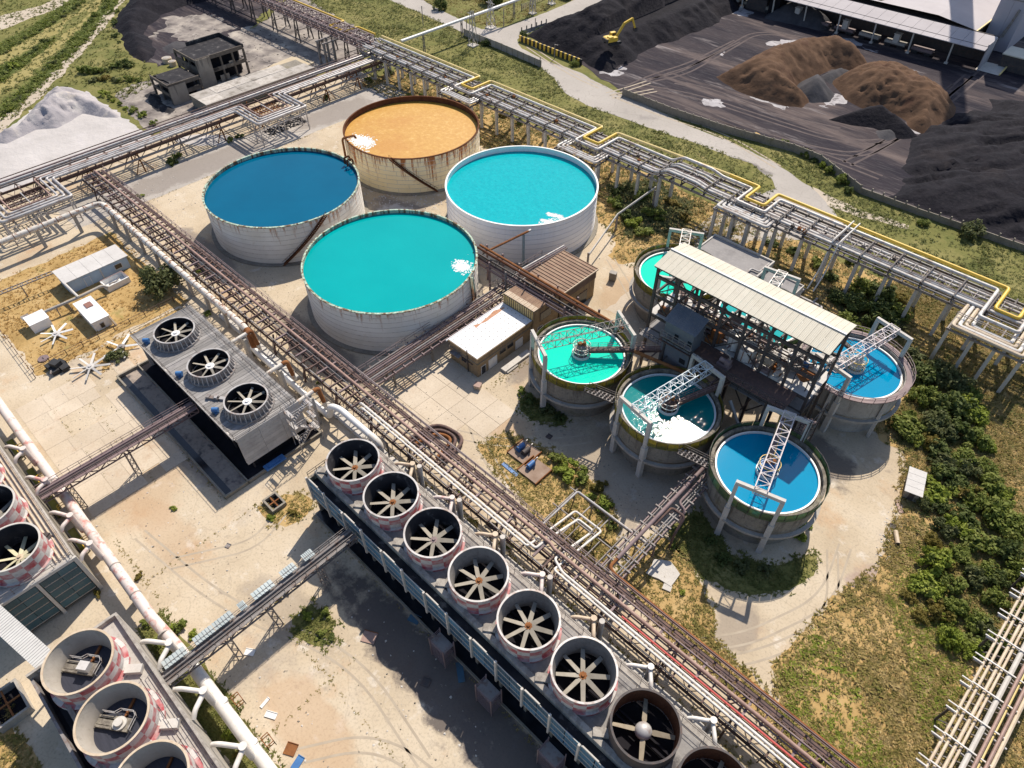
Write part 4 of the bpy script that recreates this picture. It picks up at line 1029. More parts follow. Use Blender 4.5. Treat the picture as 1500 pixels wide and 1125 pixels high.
# roof of corrugated sheets, ridge in the middle
sheet_w = (XF[-1] - XF[0] + 1.0) / 30
def corr_sheet(x0, w, ya, za, yb, zb, o, nr=4, amp=.07):
    mb = MB(o); xs = []; k = nr*2
    for i in range(k+1): xs.append((x0 + w*i/k, amp if i % 2 else 0))
    vv = [(x, ya, za + d) for x, d in xs] + [(x, yb, zb + d) for x, d in xs] + [(x, ya, za + d - .05) for x, d in xs] + [(x, yb, zb + d - .05) for x, d in xs]
    n = k+1; ff = []
    for i in range(k):
        ff.append((i, i+1, n+i+1, n+i)); ff.append((2*n+i, 3*n+i, 3*n+i+1, 2*n+i+1))
        ff.append((i, 2*n+i, 2*n+i+1, i+1)); ff.append((n+i, n+i+1, 3*n+i+1, 3*n+i))
    ff.append((0, n, 3*n, 2*n)); ff.append((k, 2*n+k, 3*n+k, n+k))
    return mb.add(vv, ff)
RA = (81.4, 22.5); RR = (86.0, 23.35); RB = (90.1, 22.55)
cs1 = mesh('roof_sheet', corr_sheet(0, sheet_w-.03, RA[0]-85.7, RA[1], RR[0]-85.7, RR[1], (0, 0, 0), 4, .035), roof_beige, 0)
cs2 = mesh('roof_sheet', corr_sheet(0, sheet_w-.03, RR[0]-85.7+.02, RR[1], RB[0]-85.7, RB[1], (0, 0, 0), 4, .035), roof_beige, 0)
for i in range(30):
    x = XF[0] - .5 + i*sheet_w + 31
    same('roof_sheet', cs1, PB, (x, 0, rnd.uniform(0, .02))); same('roof_sheet', cs2, PB, (x, 0, rnd.uniform(0, .02)))
part('ridge_cap', MB(O).bar((XF[0]-.5, 86.0, 23.5), (XF[-1]+.5, 86.0, 23.5), .32, .06), roof_white, PB)
mb = MB(O)
for y, z in ((81.6, 22.4), (83.7, 22.7), (88.0, 22.85), (89.9, 22.45)): mb.bar((XF[0]-.4, y, z-.12), (XF[-1]+.4, y, z-.12), .14, .2)
part('purlins', mb, dark_steel, PB, kind='stuff')
# slate clad lift tower
CB = thing('lift_tower', 'slate grey clad lift tower at the front of the process building', 'tower', (-37.5, 79.3, 0))
co = (-37.5, 79.3, 0)
part('wall', MB(co).box(-40.2, -34.8, 77.9, 81.0, 0, 16.6), cabin_m, CB)
for k in range(4):
    part('window', MB(co).box(-39.4 + k*1.25, -38.7 + k*1.25, 77.84, 77.9, 12.9 + (k % 2)*.9, 14.1 + (k % 2)*.9), glassy, CB)
part('window', MB(co).box(-36.4, -35.3, 77.84, 77.9, 9.8, 10.8), glassy, CB)
for k in range(9):
    part('roof_sheet', corr_sheet(-40.5 + k*.67, .66, 77.6, 16.7, 81.2, 18.1, co, 3, .06), cabin_m, CB, smooth=0)
part('gable', MB(co).add([(-40.1, 78, 16.6), (-40.1, 81, 16.6), (-40.1, 81, 17.9), (-34.9, 78, 16.6), (-34.9, 81, 16.6), (-34.9, 81, 17.9)], [(0, 2, 1), (3, 4, 5), (1, 2, 5, 4)]), cabin_m, CB)
mb = MB(co); railing(mb, [(-40.4, 77.3, 13.9), (-34.6, 77.3, 13.9)], 1.1, 1.2, .08); mb.box(-40.4, -34.6, 77.2, 77.9, 13.75, 13.9); part('balcony', mb, galv_dull, CB)

# machines on the working floor, each standing there by itself
def vat(label, x, y, z, r, h, m, m2=None):
    t = thing('process_vat', label, 'vat', (x, y, z))
    part('drum', MB().lathe([(r, .25), (r, h), (r-.12, h), (r-.12, h-.5), (.01, h-.5)], n=24), m, t)
    part('stand', MB().lathe([(r*.8, 0), (r*.8, .3)], n=12), dark_steel, t)
    mb = MB()
    for i in range(8):
        q = 2*PI*i/8; mb.bar((r*1.02*math.cos(q), r*1.02*math.sin(q), .3), (r*1.02*math.cos(q), r*1.02*math.sin(q), h), .1)
    part('stave_bar', mb, m2 or dark_steel, t, kind='stuff')
    return t
ZD = 12.55
vat('open pale vat with wooden staves on the process floor', -28.0, 83.6, ZD, 1.6, 2.3, roof_pale, rust)
vat('rust brown vat beside the lift tower', -33.6, 83.8, ZD, 1.2, 2.4, rust)
vat('low grey vat near the right end of the process floor', -21.3, 86.6, ZD, 1.3, 1.5, galv_dull)
vat('tall white vat in the middle of the process floor', -30.6, 84.2, ZD, 1.25, 3.0, white, galv)
def hopper(label, x, y, z, w, m):
    t = thing('hopper', label, 'hopper', (x, y, z))
    v = [(-w, -w, 2.2), (w, -w, 2.2), (w, w, 2.2), (-w, w, 2.2), (-.3, -.3, .7), (.3, -.3, .7), (.3, .3, .7), (-.3, .3, .7)]
    part('bin', MB().add(v, [(0, 4, 5, 1), (1, 5, 6, 2), (2, 6, 7, 3), (3, 7, 4, 0), (4, 7, 6, 5)]).box(-w*.85, w*.85, -w*.85, w*.85, 1.9, 2.05), m, t)
    for sx in (-1, 1):
        for sy in (-1, 1): part('leg', MB().bar((sx*w, sy*w, 0), (sx*w, sy*w, 2.2), .14), dark_steel, t)
hopper('sand coloured hopper left of the open vat', -36.0, 85.0, ZD, 1.3, pipe_cream)
hopper('sand coloured hopper right of the open vat', -24.6, 83.6, ZD, 1.4, pipe_cream)
hopper('rusty hopper near the right end of the process floor', -18.6, 84.4, ZD, 1.1, rust)
hopper('dark hopper at the back of the process floor', -33.0, 88.0, ZD, 1.2, brown_steel)
def machine(label, x, y, z, m, m2, k):
    g = random.Random(k); t = thing('floor_machine', label, 'machine', (x, y, z), g.choice((0, PI/2)))
    part('base', MB().box(-1.1, 1.1, -.6, .6, 0, .5), m, t)
    part('motor', MB().tube([(-.9, 0, 1.0), (.1, 0, 1.0)], .42, 12), m2, t)
    part('gear_box', MB().box(.15, .95, -.45, .45, .5, 1.5), m, t)
    part('duct', MB().tube(corner([(.6, .1, 1.4), (.6, .1, 2.4), (-.5, .3, 2.4), (-.5, .3, 3.2)], .3), .16, 8), galv_dull, t)
for k, (lb, x, y, z, m, m2) in enumerate([
        ('pale pump set at the left end of the process floor', -43.0, 86.5, ZD, roof_pale, mauve_steel), ('grey motor set behind the sand coloured hopper', -38.5, 87.4, ZD, galv_dull, brown_steel),
        ('pale motor set beside the open vat', -26.3, 87.0, ZD, roof_pale, blue_paint), ('blue motor set at the right end of the process floor', -19.4, 87.6, ZD, galv, blue_paint),
        ('mauve motor set on the outer gallery', -29.5, 79.6, 12.45, mauve_steel, mauve_steel), ('small pale motor set at the front edge of the floor', -22.2, 83.2, ZD, conc_pale, galv),
        ('brown motor set at the left front corner', -43.6, 83.4, ZD, brown_steel, rust), ('grey pump set near the back beam', -22.6, 88.3, ZD, galv_dull, galv),
        ('pale pump set under the middle of the beige roof', -29.6, 88.0, ZD, roof_white, galv)]):
    machine(lb, x, y, z, m, m2, k)
FP = thing('floor_piping', 'tangle of process pipes along the beige roofed building', 'piping', (-31, 85.7, 0))
for k in range(16):
    g = random.Random(50+k); y = g.uniform(82.8, 89); z = ZD + g.choice((.4, 1.2, 2.6, 3.4)); x0 = g.uniform(-45, -26); x1 = x0 + g.uniform(4, 14)
    x1 = min(x1, -17)
    pts = [(x0, y, ZD), (x0, y, z), (x1, y, z), (x1, y + g.choice((-1, 1))*1.2, z), (x1, y + 0.0, ZD + .2)][:4]
    part('pipe', MB(O).tube(corner(pts, .3), g.uniform(.09, .2), 6), g.choice((brown_steel, galv_dull, mauve_steel, pipe_white, rust)), FP)
for k in range(12):
    g = random.Random(90+k); x = g.uniform(-44, -18); y0 = g.uniform(76.5, 80); z = g.choice((5, 7, 9.6, 10.4))
    part('pipe', MB(O).tube(corner([(x, y0, z), (x, 88, z), (x + g.uniform(-3, 3), 88, z)], .4), g.uniform(.1, .2), 6), g.choice((brown_steel, dark_steel, mauve_steel)), FP)
for k in range(46):
    g = random.Random(400+k); x = g.uniform(-44.5, -17.5); y = g.uniform(82.7, 89); w = g.uniform(.25, .8); h = g.uniform(.3, 1.5)
    part('valve_body', MB(O).box(x-w, x+w, y-w*.7, y+w*.7, ZD, ZD+h).tube([(x, y, ZD+h), (x, y, ZD+h+.7)], .12, 6), g.choice((roof_pale, galv, mauve_steel, pipe_cream, rust, white, brown_steel)), FP)
# stair tower at the right end
ST = thing('steel_stair', 'open steel stair at the right end of the process building', 'stair', (-16, 80, 0))
mb = MB((-16, 80, 0))
for k in range(4):
    z0, z1 = k*3.1, (k+1)*3.1; ya, yb = (78, 82.0) if k % 2 == 0 else (82.0, 78); x = -15.2 + (k % 2)*1.1
    mb.bar((x-.45, ya, z0), (x-.45, yb, z1), .1, .3).bar((x+.45, ya, z0), (x+.45, yb, z1), .1, .3)
    for i in range(10): f = (i+.5)/10; mb.bar((x-.45, ya+(yb-ya)*f, z0+(z1-z0)*f), (x+.45, ya+(yb-ya)*f, z0+(z1-z0)*f), .28, .05)
part('flight', mb, mauve_steel, ST)
mb = MB((-16, 80, 0))
for x in (-15.8, -13.6):
    for y in (77.4, 82.6): mb.bar((x, y, 0), (x, y, 13.4), .18)
for z in (3.1, 6.2, 9.3, 12.4): railing(mb, [(-15.8, 77.4, z), (-13.6, 77.4, z), (-13.6, 82.6, z)], 1, 1.3, .06)
part('stair_frame', mb, dark_steel, ST)
# long slanting conveyor pipe under the process floor
t = thing('drain_pipe', 'rusty slanting drain pipe below the process floor', 'pipe', (0, 0, 0))
part('pipe_run', MB().tube([(-43, 74.5, 10.2), (-31.5, 78.3, 8.6)], .3, 8), rust, t)
t = thing('brace_strut', 'long bare strut leaning between teal and blue basins', 'strut', (0, 0, 0))
part('strut', MB().bar((-26.0, 77.4, 8.6), (-20.2, 75.2, 3.2), .4), conc_pale, t)

# ================================================================== COOLING TOWERS
def hole_cell(mb, x0, x1, y0, y1, z, cx, cy, r, th=.25):
    angs = [2*PI*i/32 for i in range(32)] + [math.atan2(y-cy, x-cx) % (2*PI) for x in (x0, x1) for y in (y0, y1)]
    angs = sorted(set(round(a, 6) for a in angs)); vv = []
    for a in angs:
        c, s = math.cos(a), math.sin(a)
        t = min(((x1 if c > 0 else x0)-cx)/c if abs(c) > 1e-6 else 1e9, ((y1 if s > 0 else y0)-cy)/s if abs(s) > 1e-6 else 1e9)
        vv += [(cx + r*c, cy + r*s, z), (cx + t*c, cy + t*s, z), (cx + r*c, cy + r*s, z-th)]
    n = len(angs); ff = []
    for i in range(n):
        j = (i+1) % n
        ff += [(3*i, 3*i+1, 3*j+1, 3*j), (3*i+2, 3*i, 3*j, 3*j+2)]
    mb.add(vv, ff)

fan_me = {}
def fan(parent, nb, R0, hub, loc, rot, bm, hm, w0=.62, w1=.42, dome=False, name='fan'):
    """hub with its blades, blades pitched; hub is the part, blades its pieces"""
    if dome: prof = [(hub, -.15), (hub, .15), (hub*.85, .45), (hub*.5, .7), (.15, .78), (.01, .78)]
    else: prof = [(hub, -.12), (hub, .12), (hub*.45, .16), (hub*.4, .32), (.01, .32)]
    h = part('fan_hub', MB().lathe(prof, n=20), hm, parent, loc=loc, rot=rot)
    key = (R0, hub, w0, w1, bm.name)
    if key not in fan_me:
        p = math.radians(18); mb = MB(); vv = []
        for x, w in ((hub*.75, w0*.55), (hub*1.25, w0), (R0, w1)):
            for s in (-1, 1):
                for t in (-.04, .04): vv.append((x, s*w/2*math.cos(p), s*w/2*math.sin(p) + t))
        ff = []
        for k in (0, 4): ff += [(k, k+4, k+6, k+2), (k+1, k+3, k+7, k+5), (k, k+1, k+5, k+4), (k+2, k+6, k+7, k+3)]
        ff += [(0, 2, 3, 1), (8, 9, 11, 10)]
        fan_me[key] = mesh('fan_blade', mb.add(vv, ff), bm, 0)
    for i in range(nb): same('fan_blade', fan_me[key], h, (0, 0, .05), (0, 0, 2*PI*i/nb))
    return h

def stack(parent, x, y, zb, zt, r, m_out, m_in, rim_m, flare=.4, lin=None):
    """fan stack as a part; its own origin at the deck so the painted squares follow it"""
    H = zt - zb
    o = part('fan_stack', MB().lathe([(r+flare, 0), (r+flare*.9, .3), (r, .35), (r, H)], n=56), m_out, parent, loc=(x, y, zb))
    rl = r-.14 if lin is None else lin
    part('stack_lining', MB().lathe([(r-.14, H), ((r-.14)*.45+rl*.55, H*.55), (rl, H*.32), (rl, -.3)], n=56), m_in, o)
    part('stack_rim', MB().lathe([(r+.05, H-.08), (r+.05, H+.03), (r-.19, H+.03), (r-.19, H-.08)], n=56, closed=True), rim_m, o)
    return o

# ---- tower A, three short ribbed stacks
TA = thing('cooling_tower', 'grey timber cooling tower with three short white hubbed fans', 'cooling tower', (-93, 24, 0), 0, 'cooling towers'); oa = (-93, 24, 0)
xa0, xa1, ya0, ya1, za = -110.4, -76.2, 18.4, 29.7, 8.3
AX = (-103.7, -92.1, -80.6); bw = [xa0, -97.9, -86.35, xa1]
mb = MB(oa)
for i in range(3): hole_cell(mb, bw[i], bw[i+1], ya0, ya1, za, AX[i], 23.75, 3.25)
part('roof_deck', mb, roof_grey, TA, smooth=0)
# roof boards laid across, each its own
pw = .68; n = int((xa1 - xa0)/pw)
for i in range(n):
    x = xa0 + .05 + i*pw
    gaps = []
    dmin = min(max(0, max(abs(x - c), abs(x + pw - c)) if False else abs(x + pw/2 - c)) for c in AX)
    if dmin < 4.0:
        hh = math.sqrt(max(0, 4.0**2 - dmin**2)); segs = [(ya0+.05, 23.75-hh), (23.75+hh, ya1-.05)]
    else: segs = [(ya0+.05, 24.2), (24.25, ya1-.05)]
    for a, b in segs:
        if b - a > .3 and rnd.random() > .03:
            z = za + .01 + rnd.random()*.03
            part('roof_plank', MB(oa).box(x, x + pw - .05, a, b, z, z + .05), plank_m, TA, smooth=0)
for i, x in enumerate(AX):
    s_ = stack(TA, x+93, 23.75-24, za + .06, 10.2, 3.4, galv_dull, black_m, galv, .55)
    for k in range(30):
        a = 2*PI*k/30
        c, s = math.cos(a), math.sin(a)
        if k % 3 != 9:
            if 'rib' not in fan_me:
                fan_me['rib'] = mesh('stack_rib', MB().add([(3.4, -.06, 1.75), (3.4, .06, 1.75), (3.95, .06, 0), (3.95, -.06, 0), (3.4, -.06, 0), (3.4, .06, 0)], [(0, 1, 2, 3), (0, 3, 4), (1, 5, 2)]), galv, 0)
            same('stack_rib', fan_me['rib'], s_, (0, 0, 0), (0, 0, a))
    fan(TA, 8, 3.1, .75, (x+93, 23.75-24, 9.35), (0, 0, .35 + .2*i), blade_m, white, .42, .36)
    part('gear_frame', MB(oa).box(x-3.1, x+3.1, 23.4, 23.65, 8.3, 8.6).box(x-3.1, x+3.1, 23.9, 24.1, 8.3, 8.6), black_m, TA)
    dm = part('drive_motor', MB(oa).tube([(x-2.2, 19.8, 9.0), (x-2.9, 19.1, 9.0)], .4, 10).box(x-3.1, x-2.1, 19.1, 19.8, 8.4, 8.7), blue_paint, TA)
# boards of the end wall, of the long fascia
for k in range(8):
    z0 = 2.4 + k*.73
    for j in range(3):
        y0 = ya0 + .3 + j*3.72
        part('wall_board', MB(oa).add([(xa1 + .9 - .085*z0*1.0, y0, z0), (xa1 + .9 - .085*z0, y0 + 3.68, z0), (xa1 + .9 - .085*(z0+.7), y0+3.68, z0+.7), (xa1 + .9 - .085*(z0+.7), y0, z0+.7),
             (xa1, y0, z0), (xa1, y0+3.68, z0), (xa1, y0+3.68, z0+.7), (xa1, y0, z0+.7)], [(0, 1, 2, 3), (4, 7, 6, 5), (0, 4, 5, 1), (3, 2, 6, 7), (0, 3, 7, 4), (1, 5, 6, 2)]), wall_plank, TA, smooth=0)
for k in range(12):
    x0 = xa0 + k*2.86
    part('fascia_panel', MB(oa).add([(x0, ya0, za+.02), (x0+2.8, ya0, za+.02), (x0+2.8, ya0+.75, 5.9), (x0, ya0+.75, 5.9), (x0, ya0+.2, za), (x0+2.8, ya0+.2, za), (x0+2.8, ya0+.95, 5.9), (x0, ya0+.95, 5.9)],
         [(0, 3, 2, 1), (4, 5, 6, 7), (3, 7, 6, 2), (0, 1, 5, 4), (1, 2, 6, 5), (0, 4, 7, 3)]), wall_plank, TA, smooth=0)
part('back_wall', MB(oa).box(xa0, xa1, ya1-.15, ya1, 0, za-.01), wall_plank, TA)
part('left_wall', MB(oa).box(xa0, xa0+.15, ya0+.6, ya1-.2, .2, za-.01), wall_plank, TA)
part('dark_fill', MB(oa).box(xa0+.3, xa1-.2, ya0+1.6, ya1-.3, .3, 7.7), black_m, TA)  # black block, enlarged to stop sunlight dropping through the fan openings
for k in range(13):
    x = xa0 + .3 + k*2.83
    part('side_post', MB(oa).bar((x, ya0+1.3, .3), (x, ya0+1.0, 6.2), .22), dark_steel, TA)
part('eave_beam', MB(oa).box(xa0, xa1, ya0-.18, ya0-.03, za-.1, za+.22), wall_plank, TA)
mb = MB(oa); railing(mb, [(xa1-.1, ya0+.1, za), (xa1-.1, ya1-.1, za), (xa0+.1, ya1-.1, za), (xa0+.1, ya0+.1, za), (xa1-.1, ya0+.1, za)], 1.05, 2.8, .05)
railing(mb, [(xa0+.1, ya1-1.1, za), (xa1-.1, ya1-1.1, za)], 1.05, 2.8, .05)
part('railing', mb, dark_steel, TA)
part('basin', MB(oa).box(-112, -74.2, 13.2, 13.5, 0, .7).box(-112, -74.2, 17.2, 17.4, 0, .8).box(-74.5, -74.2, 13.5, 31, 0, .7).box(-112, -111.7, 13.5, 31, 0, .7).box(-112, -74.2, 31, 31.25, 0, .7), conc_dark, TA)
part('basin_floor', MB(oa).quad((-111.7, 14.6, .12), (-74.5, 14.6, .12), (-74.5, 17.2, .12), (-111.7, 17.2, .12)), yard_dark, TA, smooth=0)
part('basin_channel', MB(oa).quad((-111.7, 13.5, .1), (-74.5, 13.5, .1), (-74.5, 14.6, .1), (-111.7, 14.6, .1)), glassy, TA, smooth=0)
part('basin_water', MB(oa).quad((-111.7, 17.4, .25), (-74.5, 17.4, .25), (-74.5, 31, .25), (-111.7, 31, .25)), black_m, TA, smooth=0)
foam_b = part('debris_cover', MB(oa).box(-74.9, -73.6, 20.4, 24.0, .72, .95).box(-74.6, -73.9, 21, 23.2, .95, 1.1), blue_paint, TA)
# zig-zag stair at its right end
mb = MB(oa)
for k in range(3):
    z0 = .2 + k*2.75; z1 = z0 + 2.75; ya, yb = (27.4, 30.4) if k % 2 == 0 else (30.4, 27.4); x = -74.9 + (k % 2)*.9
    mb.bar((x-.4, ya, z0), (x-.4, yb, z1), .08, .25).bar((x+.4, ya, z0), (x+.4, yb, z1), .08, .25)
    for i in range(9): f = (i+.5)/9; mb.bar((x-.4, ya+(yb-ya)*f, z0+(z1-z0)*f), (x+.4, ya+(yb-ya)*f, z0+(z1-z0)*f), .26, .05)
for z in (2.9, 5.7, 8.4):
    mb.box(-75.4, -73.4, 26.8, 27.4, z, z+.07).box(-75.4, -73.4, 30.3, 30.9, z, z+.07)
    railing(mb, [(-75.4, 26.8, z), (-73.4, 26.8, z), (-73.4, 30.9, z), (-75.4, 30.9, z)], 1.1, 1.0, .06)
for x in (-75.4, -73.4):
    for y in (26.8, 30.9): mb.bar((x, y, 0), (x, y, 9.4), .12)
part('stair', mb, galv, TA)
for lb, x, y in (('loose grey duct piece lying on the timber tower roof', -86.2, 20.6), ('loose pale duct piece lying on the timber tower roof', -85.2, 21.4)):
    t = thing('duct_piece', lb, 'duct', (x, y, za + .1), .6)
    part('casing', MB().box(-1.1, 1.1, -.3, .3, 0, .35).box(-.9, -.4, -.36, .36, .02, .55), galv if 'pale' in lb else galv_dull, t)
    part('flange', MB().box(1.1, 1.18, -.4, .4, 0, .45), dark_steel, t)

# ---- tower B, eight checkered stacks in a row
TBX = [-57.65 + 8.52*i for i in range(8)]
TB = thing('cooling_tower', 'long blue panelled cooling tower with eight red checkered fan stacks', 'cooling tower', (-30, 27, 0), 0, 'cooling towers'); ob = (-30, 27, 0)
yb0, yb1, zb = 23.9, 31.1, 8.75
mb = MB(ob)
for x in TBX: hole_cell(mb, x-4.26, x+4.26, yb0, yb1, zb, x, 27.45, 3.5)
part('roof_deck', mb, mat("sooty_deck", [(.16, .15, .15), (.31, .295, .28)], scale=.22, rough=.9, blotch=[((.06, .055, .06), .8, .35, .56)], speck=((.38, .36, .33), .4, 2.5), bump=.02), TB, smooth=0)
for i, x in enumerate(TBX):
    last = i >= 6
    s_ = stack(TB, x+30, .45, zb + .01, 11.75, 3.78, dark_steel if last else checker_red, rim_brown if last else (soot_conc if i < 3 else stack_in), dark_steel if last else galv, .12 if last else .32, 3.5 if last else 3.2)
    if i == 6: fan(TB, 4, 3.4, .95, (x+30, .45, 9.75), (0, 0, .55), blade_old, galv, .6, .45, True)
    elif i == 7: fan(TB, 4, 3.4, .95, (x+30, .45, 9.75), (0, 0, .2), blade_old, galv, .6, .45, True)
    else: fan(TB, 8, 3.12, .48, (x+30, .45, 9.75), (0, 0, .1 + .75*math.sin(i*1.7)), blade_m, rust if i != 2 else mauve_steel, .6, .5)
    part('gear_beam', MB(ob).box(x-3.5, x+3.5, 27.0, 27.25, 8.4, 8.75).box(x-3.5, x+3.5, 27.65, 27.9, 8.4, 8.75).box(x-.6, x+.6, 26.9, 28.0, 8.75, 9.3), black_m, TB)
    part('drive_housing', MB(ob).bar((x-2.6, 24.8, 9.1), (x-4.0, 23.75, 9.1), 1.0, .6), conc, TB)
part('gutter', MB(ob).box(-61.9, 13, 22.05, 23.2, 7.7, 7.85), soot_conc, TB)
part('edge_beam', MB(ob).box(-61.9, 13, 23.2, 23.88, 7.9, 9.15), conc, TB)
part('back_ledge', MB(ob).box(-61.9, 13, 31.12, 32.5, 8.1, 8.5), conc, TB)
mb = MB(ob)
for y in (31.0, 31.9): railing(mb, [(-61.7, y, 8.75 if y < 31.1 else 8.5), (13, y, 8.75 if y < 31.1 else 8.5)], 1.05, 2.9, .05)
part('railing', mb, dark_steel, TB)
part('dark_fill', MB(ob).box(-61.4, 13, 23.3, 31.9, .3, 7.6), black_m, TB)  # black colour stands for the shade behind the open base
part('end_wall', MB(ob).box(-62.0, -61.6, 22.1, 32.4, 0, 8.7), conc_dark, TB)
part('end_rail', railing(MB(ob), [(-61.8, 22.1, 8.9), (-61.8, 31, 8.9)], 1.1, 1.5, .07), dark_steel, TB)
bay = 4.26; nbay = 17
pm = {}
for k in range(nbay):
    x0 = -61.9 + k*bay
    for j, (z0, z1) in enumerate(((7.15, 8.55), (5.45, 6.9), (4.0, 5.2))):
        for h in range(2):
            key = (j, h)
            if key not in pm:
                pm[key] = corr_sheet(0, bay/2 - .14, 0, 0, 0, 0, (0, 0, 0))
                mbp = MB(); w = bay/2 - .16
                for q in range(5):
                    mbp.box(q*w/5, q*w/5 + w/10, -.05, 0, z0, z1)
                mbp.box(0, w, 0, .06, z0, z1)
                pm[key] = mesh('wall_panel', mbp, blue_sheet, 0)
            if rnd.random() > .05: same('wall_panel', pm[key], TB, (x0 + .1 + h*bay/2 + 30, 21.95-27 + (.02 if h else 0), 0))
    part('wall_post', MB(ob).bar((x0, 21.78, 3.4), (x0, 21.78, 9.35 if k % 2 else 9.0), .3, .26), conc_pale, TB)
    part('base_column', MB(ob).bar((x0, 22.6, 0), (x0, 22.6, 3.9), .4), conc_dark, TB)
    if k % 2 == 0: part('cap_board', MB(ob).box(x0+.3, x0+2.6, 21.86, 22.02, 8.75, 8.95), conc_pale, TB)
for z in (8.62, 7.02, 5.32, 3.88): part('wall_rail', MB(ob).box(-61.9, 13, 21.88, 21.94, z-.09, z+.09), conc_pale, TB)
part('basin_kerb', MB(ob).box(-62, 13, 20.9, 21.15, 0, .6), conc_dark, TB)
part('basin_pool', MB(ob).quad((-62, 21.15, .2), (13, 21.15, .2), (13, 23.2, .2), (-62, 23.2, .2)), glassy, TB, smooth=0)
scg = 'mauve scaffold stairs beside the long cooling tower'
for i, x in enumerate((-31.6, -23.2, -13.0)):
    t = thing('scaffold_stair', ['mauve scaffold stair beside the tower, nearest the long footbridge', 'middle mauve scaffold stair beside the long tower', 'mauve scaffold stair beside the tower, nearest the black domed fan'][i], 'scaffold stair', (x, 20.1, 0), 0, scg)
    mb = MB()
    for sx in (-1.3, 1.3):
        for sy in (-.9, .9): mb.bar((sx, sy, 0), (sx, sy, 5.2), .12)
    for z in np.arange(.5, 5.3, .45):
        mb.bar((-1.3, -.9, z), (1.3, -.9, z), .06).bar((1.3, -.9, z), (1.3, .9, z), .06).bar((-1.3, -.9, z), (-1.3, .9, z), .06)
    part('frame', mb, mauve_steel, t)
    part('platform', MB().box(-1.25, 1.25, -.85, .85, 4.1, 4.2), galv_dull, t)
    mb = MB(); mb.bar((-1, .5, .1), (1, .5, 2.1), .7, .08).bar((1, -.3, 2.1), (-1, -.3, 4.1), .7, .08); part('flight', mb, mauve_steel, t)

# ---- tower C, checkered, teal end wall; tower D, pale open stacks
TC = thing('cooling_tower', 'teal walled cooling tower with worn pink checkered stacks', 'cooling tower', (-90, -11.7, 0), 0, 'cooling towers'); oc = (-90, -11.7, 0)
CX = [-78.1 - 8.75*i for i in range(4)]
deck_pale = mat("pale_deck", [(.36, .33, .30), (.47, .44, .40)], scale=.25, rough=.9, blotch=[((.2, .18, .16), .7, .4, .58)], speck=((.2, .18, .17), .4, 2.5), bump=.02)
mb = MB(oc)
for x in CX: hole_cell(mb, x-4.375, x+4.375, -16.8, -6.5, 8.5, x, -11.55, 3.4)
part('roof_deck', mb, deck_pale, TC, smooth=0)
for i, x in enumerate(CX):
    stack(TC, x+90, .15, 8.52, 11.8, 3.62, checker_pink, soot_conc, conc_pale, .35, 3.25)
    fan(TC, 8, 3.15, .5, (x+90, .15, 9.1), (0, 0, .2 + i), mat("fan_blade_yellowed", [(.46, .42, .27), (.56, .52, .36)], scale=.8, rough=.7) if i == 0 else blade_m, pipe_cream, .5, .42)
part('side_wall', MB(oc).box(-113, -73.7, -6.9, -6.5, .2, 8.45).box(-113, -73.7, -16.8, -16.5, .2, 8.45), conc_dark, TC)
part('dark_fill', MB(oc).box(-112, -74.0, -16.3, -7, .2, 7.9), black_m, TC)
part('wall_frame', MB(oc).box(-73.75, -73.42, -6.95, -6.45, 0, 8.55).box(-73.75, -73.42, -11.9, -11.5, 0, 8.4).box(-73.75, -73.42, -16.8, -16.4, 0, 8.4).box(-73.75, -73.46, -16.8, -6.5, 8.0, 8.5), conc_pale, TC)
for j in range(5):
    z0 = 1.0 + j*1.4
    for h, (ya, yb) in enumerate(((-11.45, -7.0), (-16.35, -11.95))):
        for q in range(2):
            w = (yb-ya)/2; y = ya + q*w
            mbp = MB(oc).box(-73.62, -73.56, y+.03, y+w-.03, z0+.12, z0+1.22)
            for s in range(6): mbp.box(-73.56, -73.5, y+.05 + s*w/6, y+.05 + s*w/6 + w/12, z0+.12, z0+1.22)
            part('wall_panel', mbp, teal_sheet, TC, smooth=0)
        part('batten', MB(oc).box(-73.6, -73.5, ya+.1, yb-.1, z0-.06, z0+.09), conc, TC)
mb = MB(oc)
for k in range(4): mb.tube([(-113, -8.6 + k*.55, 8.75), (-74.2, -8.6 + k*.55, 8.75)], .1 + .03*(k % 2), 8)
part('deck_pipes', mb, pipe_cream, TC, kind='stuff')
mb = MB(oc); railing(mb, [(-113, -6.7, 8.5), (-73.8, -6.7, 8.5), (-73.8, -16.5, 8.5)], 1.05, 2.6, .06); part('railing', mb, galv_dull, TC)
for lb, x, y in (('pale valve box lying on the teal tower deck', -77.0, -8.9), ('dark valve box on the teal tower deck', -79.2, -8.0)):
    t = thing('valve_box', lb, 'valve box', (x, y, 8.52), .5); part('casing', MB().box(-.9, .9, -.35, .35, 0, .4).box(-.3, .4, -.5, .5, .1, .6), conc_pale if 'pale' in lb else dark_steel, t); part('spindle', MB().tube([(0, 0, .5), (0, 0, 1.1)], .07, 6), rust, t)

